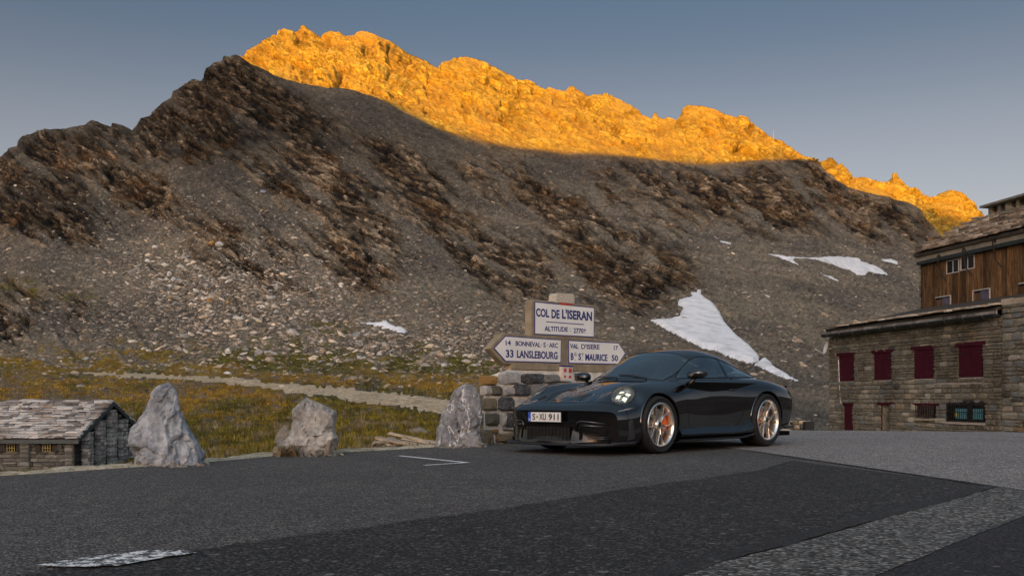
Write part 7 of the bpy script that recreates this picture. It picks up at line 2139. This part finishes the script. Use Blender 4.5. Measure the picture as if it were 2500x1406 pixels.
def caliper(w, side_sign, r0, r1, mid, span):
    mb = MB(); n = 12; vs = []
    for i in range(n + 1):
        a = mid + span * (i / n - .5); k = 1 - .12 * abs(2 * i / n - 1) ** 2
        for (r, z) in ((r0, -.070), (r1 * k, -.070), (r1 * k + .004, -.10), (r1 * k, -.135), (r0, -.135)): vs.append(Vector((r * math.cos(a), r * math.sin(a), z)))
    fsl = [(5 * i + j, 5 * i + (j + 1) % 5, 5 * i + 5 + (j + 1) % 5, 5 * i + 5 + j) for i in range(n) for j in range(5)] + [(0, 1, 2, 3, 4), tuple(5 * n + k for k in range(5))[::-1]]
    mb.add(vs, fsl); return mb.build('brake_caliper', M_CALI, w)
for sd in (1, -1):
    # local axes after the turn: x = car forward; y = up for the right side, down for the left
    ysg = -1 if sd > 0 else 1
    w, rr = wheel(0, sd, .343, .255, .268, .918, .35 if sd > 0 else .9)
    caliper(w, sd, .115, .212, math.atan2(ysg * .05, -1.0), 1.05)
    w, rr = wheel(2.457, sd, .361, .315, .281, .922, .75 if sd > 0 else .2)
    caliper(w, sd, .115, .205, math.atan2(ysg * .05, 1.0), .9)

# ================================================================== snow patches
def snow_mat():
    t = NT('old_snow'); p = t.n('ShaderNodeNewGeometry').outputs['Position']
    a = t.noise(.35, 6, .6, p); b = t.noise(2.5, 5, .65, p)
    c = t.ramp(a, [(.3, (.60, .59, .57)), (.55, (.84, .835, .83)), (.7, (.90, .89, .88))]); c = t.mix(c, t.ramp(b, [(.3, .86), (.7, 1.05)]), 1.0, 'MULTIPLY')
    t.set(c, .7, 0, .3); t.bump(b, .5, .3); return t.m
M_SNOW = snow_mat()
rsl = slice(nN - 60, nN + nM - 1)
def drape(name, poly, mat, lift, thick, ragged=3.0, seed=0, rows=rsl):
    """a sheet with a real thickness laid over the ground inside an outline"""
    qx_, qy_ = PX[rows], PY[rows]
    w = fbm(qx_ / 9, qy_ / 7, 0 * qx_, 2000 + seed, 3)
    sd_ = poly_sd(qx_, qy_, poly) + ragged * w
    cell = (sd_[:-1, :-1] > 0) & (sd_[1:, 1:] > 0) & (sd_[:-1, 1:] > 0) & (sd_[1:, :-1] > 0)
    q = quads[rows.start:rows.stop - 1][cell]
    used, inv = np.unique(q, return_inverse=True)
    base = P3f[used] + N.reshape(-1, 3)[used] * 0
    e = sstep(0, 9, sd_.ravel()[used - rows.start * nC])
    V = base + N.reshape(-1, 3)[used] * (lift + thick * e)[:, None]
    # close the sides down into the ground
    f = inv.reshape(-1, 4)
    me = mesh_np(name, V, f, [mat], True)
    return link(name, me)
for key, lab in (('big', 'largest snow patch, a long white tongue running down behind the black car'), ('tongue', 'narrow pointed snow patch just below the largest one, above the car tail'),
                 ('upper', 'wide flat snow patch high on the scree left of the timber house'), ('sliver', 'thin straight sliver of snow under the wide upper patch'),
                 ('right', 'small ragged snow patch beside the timber house corner'), ('speck', 'tiny speck of snow at the foot of the cliffs, uphill of the wide patch'), ('left', 'small wedge of snow at the foot of the scree left of the pass sign')):
    o = drape('snow_patch', SNOWS[key], M_SNOW, .12, .75, 2.0, len(key))
    tag(o, lab, 'snow patch', 'snow patches on the scree')
# gravel track across the meadow
tg = NT('track_gravel'); p_ = tg.n('ShaderNodeNewGeometry').outputs['Position']
v_ = tg.n('ShaderNodeTexVoronoi'); v_.inputs['Scale'].default_value = 5; tg.l(p_, v_.inputs['Vector']); s_c = tg.n('ShaderNodeSeparateColor'); tg.l(v_.outputs['Color'], s_c.inputs[0])
c_ = tg.mix(tg.ramp(tg.noise(.5, 5, .6, p_), [(.3, (.42, .31, .185)), (.7, (.60, .46, .30))]), tg.ramp(s_c.outputs[0], [(0, .55), (.7, 1.05), (1, 1.5)]), 1.0, 'MULTIPLY')
tg.set(c_, .95, 0, .2); tg.bump(v_.outputs['Distance'], .8, .08)
tag(drape('path', PATH, tg.m, .02, .05, 7.0, 50, slice(4, nN - 1)), kind='structure')

# ================================================================== loose stones
frontm = (ROW >= 20) & (ROW < nN + nM - 30)
inview = (PX > -60) & (PX < 2560)
rng = np.random.default_rng(77)
def scatter(weight, n, smin, smax, name, base, seed, flat=.6, pw=2.2):
    w = (weight * frontm * inview).ravel().astype(np.float64); w /= w.sum()
    ids = rng.choice(len(w), n, p=w)
    r, c = ids // nC, ids % nC
    r = np.clip(r, 0, nR - 2); c = np.clip(c, 0, nC - 2)
    a, b = rng.random(n)[:, None], rng.random(n)[:, None]
    pts = P3[r, c] * (1 - a) * (1 - b) + P3[r, c + 1] * a * (1 - b) + P3[r + 1, c] * (1 - a) * b + P3[r + 1, c + 1] * a * b
    g = rng.uniform(.55, 1.45, n); wv = rng.uniform(-.04, .16, n)
    ro = rock[r, c]
    cols = np.stack([g * (1 + wv), g, g * (1 - wv * 1.2)], -1)
    return pebbles(name, pts, [base], smin, smax, seed, flat, cols)
M_SCR = tinted_stone('scree_stone', (.27, .24, .20), 2)
vis = sstep(-5, 6, snow_sd)
d1 = np.exp(-(((PX - 590) / 300) ** 2 + ((PY - 690) / 130) ** 2)) * 2.6 + .55 * np.exp(-(((PX - 1000) / 330) ** 2 + ((PY - 830) / 60) ** 2)) * 4 + .22 * (PY > 420) * mtn + .10
w_s = d1 * (1 - .85 * rock) * (1 - .9 * grass) * (1 - vis) * np.clip(mtn + sstep(800, 900, PY) * .2, 0, 1)
tag(scatter(w_s, 19000, .24, 1.7, 'scree', M_SCR, 91, .6, 2.2), kind='stuff')
M_SCP = tinted_stone('pale_scree_stone', (.50, .47, .41), 2)
w_p = (np.exp(-(((PX - 560 - .35 * (PY - 690)) / 200) ** 2 + ((PY - 690) / 110) ** 2)) * 2 + .22 * np.exp(-(((PX - 1010) / 300) ** 2 + ((PY - 835) / 50) ** 2)) * 3 + .03 * mtn * (PY > 380)) * (1 - .8 * rock) * (1 - vis)
tag(scatter(w_p, 2600, .30, 2.1, 'pale_scree', M_SCP, 93, .6, 2.4), kind='stuff')
w_g = grass * sstep(780, 830, PY) * (1 - sstep(900, 960, PY)) * (.4 + 1.6 * (gn < -.05)) * (1 - sstep(-8, 2, poly_sd(PX, PY, PATH)))
tag(scatter(w_g, 2600, .14, 1.1, 'meadow_stones', M_SCR, 92, .6), kind='stuff')
# boulders one can point at: (px, py, width px, height px, tone, label)
TON = {'tan': (.34, .27, .19), 'pale': (.46, .43, .38), 'ochre': (.36, .21, .08), 'grey': (.27, .26, .25), 'blue': (.25, .26, .30), 'white': (.60, .58, .54)}
MB_T = {k: stone_mat('boulder_' + k, [tuple(c * .6 for c in v), v, tuple(min(1, c * 1.35) for c in v)], None, 1.2, False, .9) for k, v in TON.items()}
BVAR = rock_variants(6, 2, 700, 'boulder')
BO_L = [(590, 801, 24, 20, 'tan', 'squat tan boulder at the head of the faint footpath'), (715, 819, 34, 17, 'pale', 'broad pale wedge-shaped boulder on the green slope, biggest on the meadow'),
 (555, 862, 16, 13, 'white', 'whitish rounded boulder alone in the stony grass'), (497, 850, 21, 10, 'tan', 'flat tan boulder beside the faint footpath'),
 (660, 868, 34, 13, 'pale', 'long pale double slab in the grass above the blocky rock'), (629, 866, 24, 16, 'grey', 'dull grey boulder left of the long pale slab'), (657, 884, 29, 15, 'tan', 'low tan boulder just below the long pale slab'),
 (416, 731, 26, 12, 'tan', 'broad tan slab half-way down the pale stone run'), (509, 740, 16, 10, 'ochre', 'rusty ochre boulder at the lower edge of the pale stone run'), (552, 744, 12, 9, 'ochre', 'small yellow-ochre boulder near the rusty one'),
 (515, 598, 19, 12, 'ochre', 'ochre boulder under the orange outcrop on the left slope'), (534, 600, 21, 11, 'white', 'whitish boulder touching the ochre one under the orange outcrop'),
 (375, 607, 17, 9, 'white', 'single white boulder high on the dark left scree'), (359, 641, 19, 10, 'white', 'long white boulder at the top of the pale stone run'), (409, 673, 14, 11, 'white', 'white boulder in the middle of the pale stone run'),
 (422, 688, 19, 11, 'white', 'wide white boulder close under another in the pale stone run'), (373, 704, 19, 12, 'pale', 'slanting pale boulder left in the pale stone run'), (413, 701, 13, 8, 'white', 'low white boulder at the bottom of the pale stone run'),
 (639, 755, 12, 10, 'white', 'bright boulder under the dark hollow in the scree'), (793, 786, 19, 9, 'pale', 'flat pale boulder left of the small snow wedge'), (786, 839, 13, 10, 'pale', 'pale cube-like boulder on the green strip'),
 (864, 824, 27, 13, 'grey', 'wide grey slab in the rubble below the small snow wedge'), (786, 863, 24, 13, 'tan', 'jagged tan boulder on the ochre grass'), (819, 881, 10, 16, 'tan', 'upright narrow tan boulder in the ochre grass'),
 (825, 885, 12, 10, 'pale', 'pale boulder at the foot of the upright narrow one'), (781, 888, 19, 8, 'grey', 'low grey boulder lying in dry grass near the track'), (556, 913, 21, 7, 'white', 'flat white slab right above the gravel track'), (653, 842, 16, 10, 'tan', 'tan boulder below the pale wedge-shaped one'),
 (1074, 872, 28, 18, 'tan', 'big leaning tan slab left of the arrow plate'), (1166, 893, 22, 9, 'grey', 'long grey boulder just left of the sign wall'), (1084, 897, 18, 10, 'pale', 'pale boulder below the leaning tan slab'), (944, 854, 13, 14, 'tan', 'tan boulder in the rubble field left of the sign'),
 (926, 868, 16, 8, 'pale', 'small pale slab in the ochre grass of the rubble field'), (1056, 926, 9, 8, 'blue', 'small bluish boulder on the green above the track'), (976, 947, 17, 7, 'pale', 'low pale boulder beside the track edge'), (997, 944, 8, 7, 'pale', 'little round pale boulder right of the low one by the track'),
 (938, 949, 11, 6, 'tan', 'tan stone at the upper edge of the gravel track'), (1157, 876, 17, 7, 'tan', 'narrow tan slab under the tip of the left arrow'), (911, 901, 17, 5, 'white', 'thin white slab in the green grass'),
 (2012, 772, 23, 10, 'tan', 'lone tan boulder on the scree above the annex roof'), (2086, 790, 17, 12, 'tan', 'reddish tan boulder right behind the annex gutter'), (1814, 719, 17, 7, 'grey', 'dark flat boulder on the scree right of the snow tongue'), (642, 473, 19, 10, 'blue', 'single blue-grey boulder high in the central gully'), (779, 498, 12, 8, 'pale', 'small pale boulder high up beside the central cliff')]
for i, (a, b, w, h_, tone, lab) in enumerate(BO_L):
    p, nn, rc = surf(a, b, 10)
    s = p.y / F
    me = BVAR[i % 6].copy(); me.materials.clear(); me.materials.append(MB_T[tone])
    o = link('boulder', me, None, p + Vector((0, 0, h_ * s * .30)), (rr_.uniform(-.2, .2), rr_.uniform(-.2, .2), rr_.uniform(0, 6)))
    o.scale = (w * s * 1.15, w * s * 1.0, h_ * s * 1.25)
    tag(o, lab, 'boulder', 'boulders on the slope and meadow')
# rock bared in the big snow patch
p, nn, rc = surf(1668, 786, nN - 60); s = p.y / F
me = BVAR[2].copy(); me.materials.clear(); me.materials.append(MB_T['tan']); o = link('boulder', me, None, p + nn * .5, (.3, .2, .5)); o.scale = (24 * s, 14 * s, 12 * s)
tag(o, 'dark rock showing through the upper part of the largest snow patch', 'boulder', 'boulders on the slope and meadow')

# ================================================================== grass
def grass_mesh(name, pts, cols, hmin, hmax, seed, blades=4, mat=None, spread=.6):
    rg = np.random.default_rng(seed); n = len(pts)
    a = rg.uniform(0, 6.28, (n, blades)); H = rg.uniform(hmin, hmax, (n, 1)) * rg.uniform(.6, 1.2, (n, blades)); w = H * rg.uniform(.10, .2, (n, blades)); ln = rg.uniform(.2, 1.0, (n, blades)) * spread
    off = rg.normal(0, .35, (n, blades, 2)) * H[..., None]
    bx, by = pts[:, None, 0] + off[..., 0], pts[:, None, 1] + off[..., 1]; bz_ = np.repeat(pts[:, 2:3], blades, 1) - .01
    dx, dy = np.cos(a), np.sin(a)
    v0 = np.stack([bx - dy * w, by + dx * w, bz_], -1); v1 = np.stack([bx + dy * w, by - dx * w, bz_], -1)
    v2 = np.stack([bx + dx * H * ln, by + dy * H * ln, bz_ + H], -1)
    V = np.stack([v0, v1, v2], 2).reshape(-1, 3); Fc = np.arange(len(V)).reshape(-1, 3)
    me = mesh_np(name, V, Fc, [mat], False)
    C_ = np.repeat(cols, blades, 0) * rg.uniform(.65, 1.4, (n * blades, 1)); add_color(me, 'tint', np.repeat(C_, 3, 0))
    return link(name, me)
tgr = NT('meadow_grass'); tgr.set(tgr.attr('tint'), .8, 0, .2); M_GR = tgr.m
near_g = (ROW >= 12) & (ROW < nN + 10)
wg = (grass * near_g * inview * (.25 + sstep(900, 960, PY)) * (1 - sstep(-10, 0, poly_sd(PX, PY, PATH)))).ravel().astype(np.float64)
hutm = ((Xg > HXL - 1) & (Xg < HX + .6) & (Yg > HYF - .6) & (Yg < HYB + .5)).ravel(); wg[hutm] = 0
wg[(poly_sd(Xg.astype(np.float32), Yg.astype(np.float32), [road_poly[k] for k in range(0, len(edge), 4)] + road_poly[len(edge) - 1:]) > -.5).ravel()] = 0
wg /= wg.sum(); ids = rng.choice(len(wg), 80000, p=wg)
pj = P3f[ids] + np.stack([rng.uniform(-.5, .5, len(ids)) * Yg.ravel()[ids] * .004, rng.uniform(-.5, .5, len(ids)) * Yg.ravel()[ids] * .02, 0 * ids], -1)
tag(grass_mesh('grass', pj, ALBf[ids] * np.array([1.12, 1.08, .9]), .06, .26, 5, 4, M_GR), kind='stuff')
# tuft beside the blocky rock
tp = at(711, 1113, 9.02); n = 45; rg = np.random.default_rng(3)
tf = grass_mesh('grass_tuft', np.stack([tp.x + rg.normal(0, .035, n), tp.y + rg.normal(0, .03, n), np.full(n, tp.z)], -1), np.repeat(np.array([[.13, .095, .05]]), n, 0), .05, .15, 8, 3, M_GR, 1.1)
tag(tf, 'dry reddish-brown grass tuft at the left foot of the blocky rock', 'grass tuft')
# thin weeds along the edging
ee = [edge[k] for k in range(len(edge)) if -6 < edge[k][0] < 1.0]; rg = np.random.default_rng(4)
pe = []
for i in range(420):
    x, y = ee[rg.integers(0, len(ee))]; o = rg.uniform(.15, .5) if x < -2.7 else rg.uniform(.2, 1.4); pe.append((x - o * .6 + rg.normal(0, .1), y + o * .75 + rg.normal(0, .1), -.03))
tag(grass_mesh('verge_weeds', np.array(pe), np.repeat(np.array([[.12, .10, .03]]), len(pe), 0), .02, .06, 9, 4, M_GR, .7), kind='stuff')

# ================================================================== mast on the ridge
p, nn, rc = surf(1885, 346, nN)
mast = empty('radio_mast', p - Vector((0, 0, 1.0))); tag(mast, 'thin pale radio mast standing on the right shoulder of the sunlit ridge', 'mast')
hh_ = 30 * p.y / F; M_MAST = simple('galvanised_mast', (.5, .5, .5), .5, .3)
mb = MB(); mb.tube([(0, 0, 0), (0, 0, hh_)], [.10, .05], 5); mb.build('pole', M_MAST, mast)
for k in range(4):
    mb = MB(); z = hh_ * (.35 + .17 * k); mb.tube([(-.5, 0, z), (.5, 0, z)], .07, 4); mb.build('antenna', M_MAST, mast)
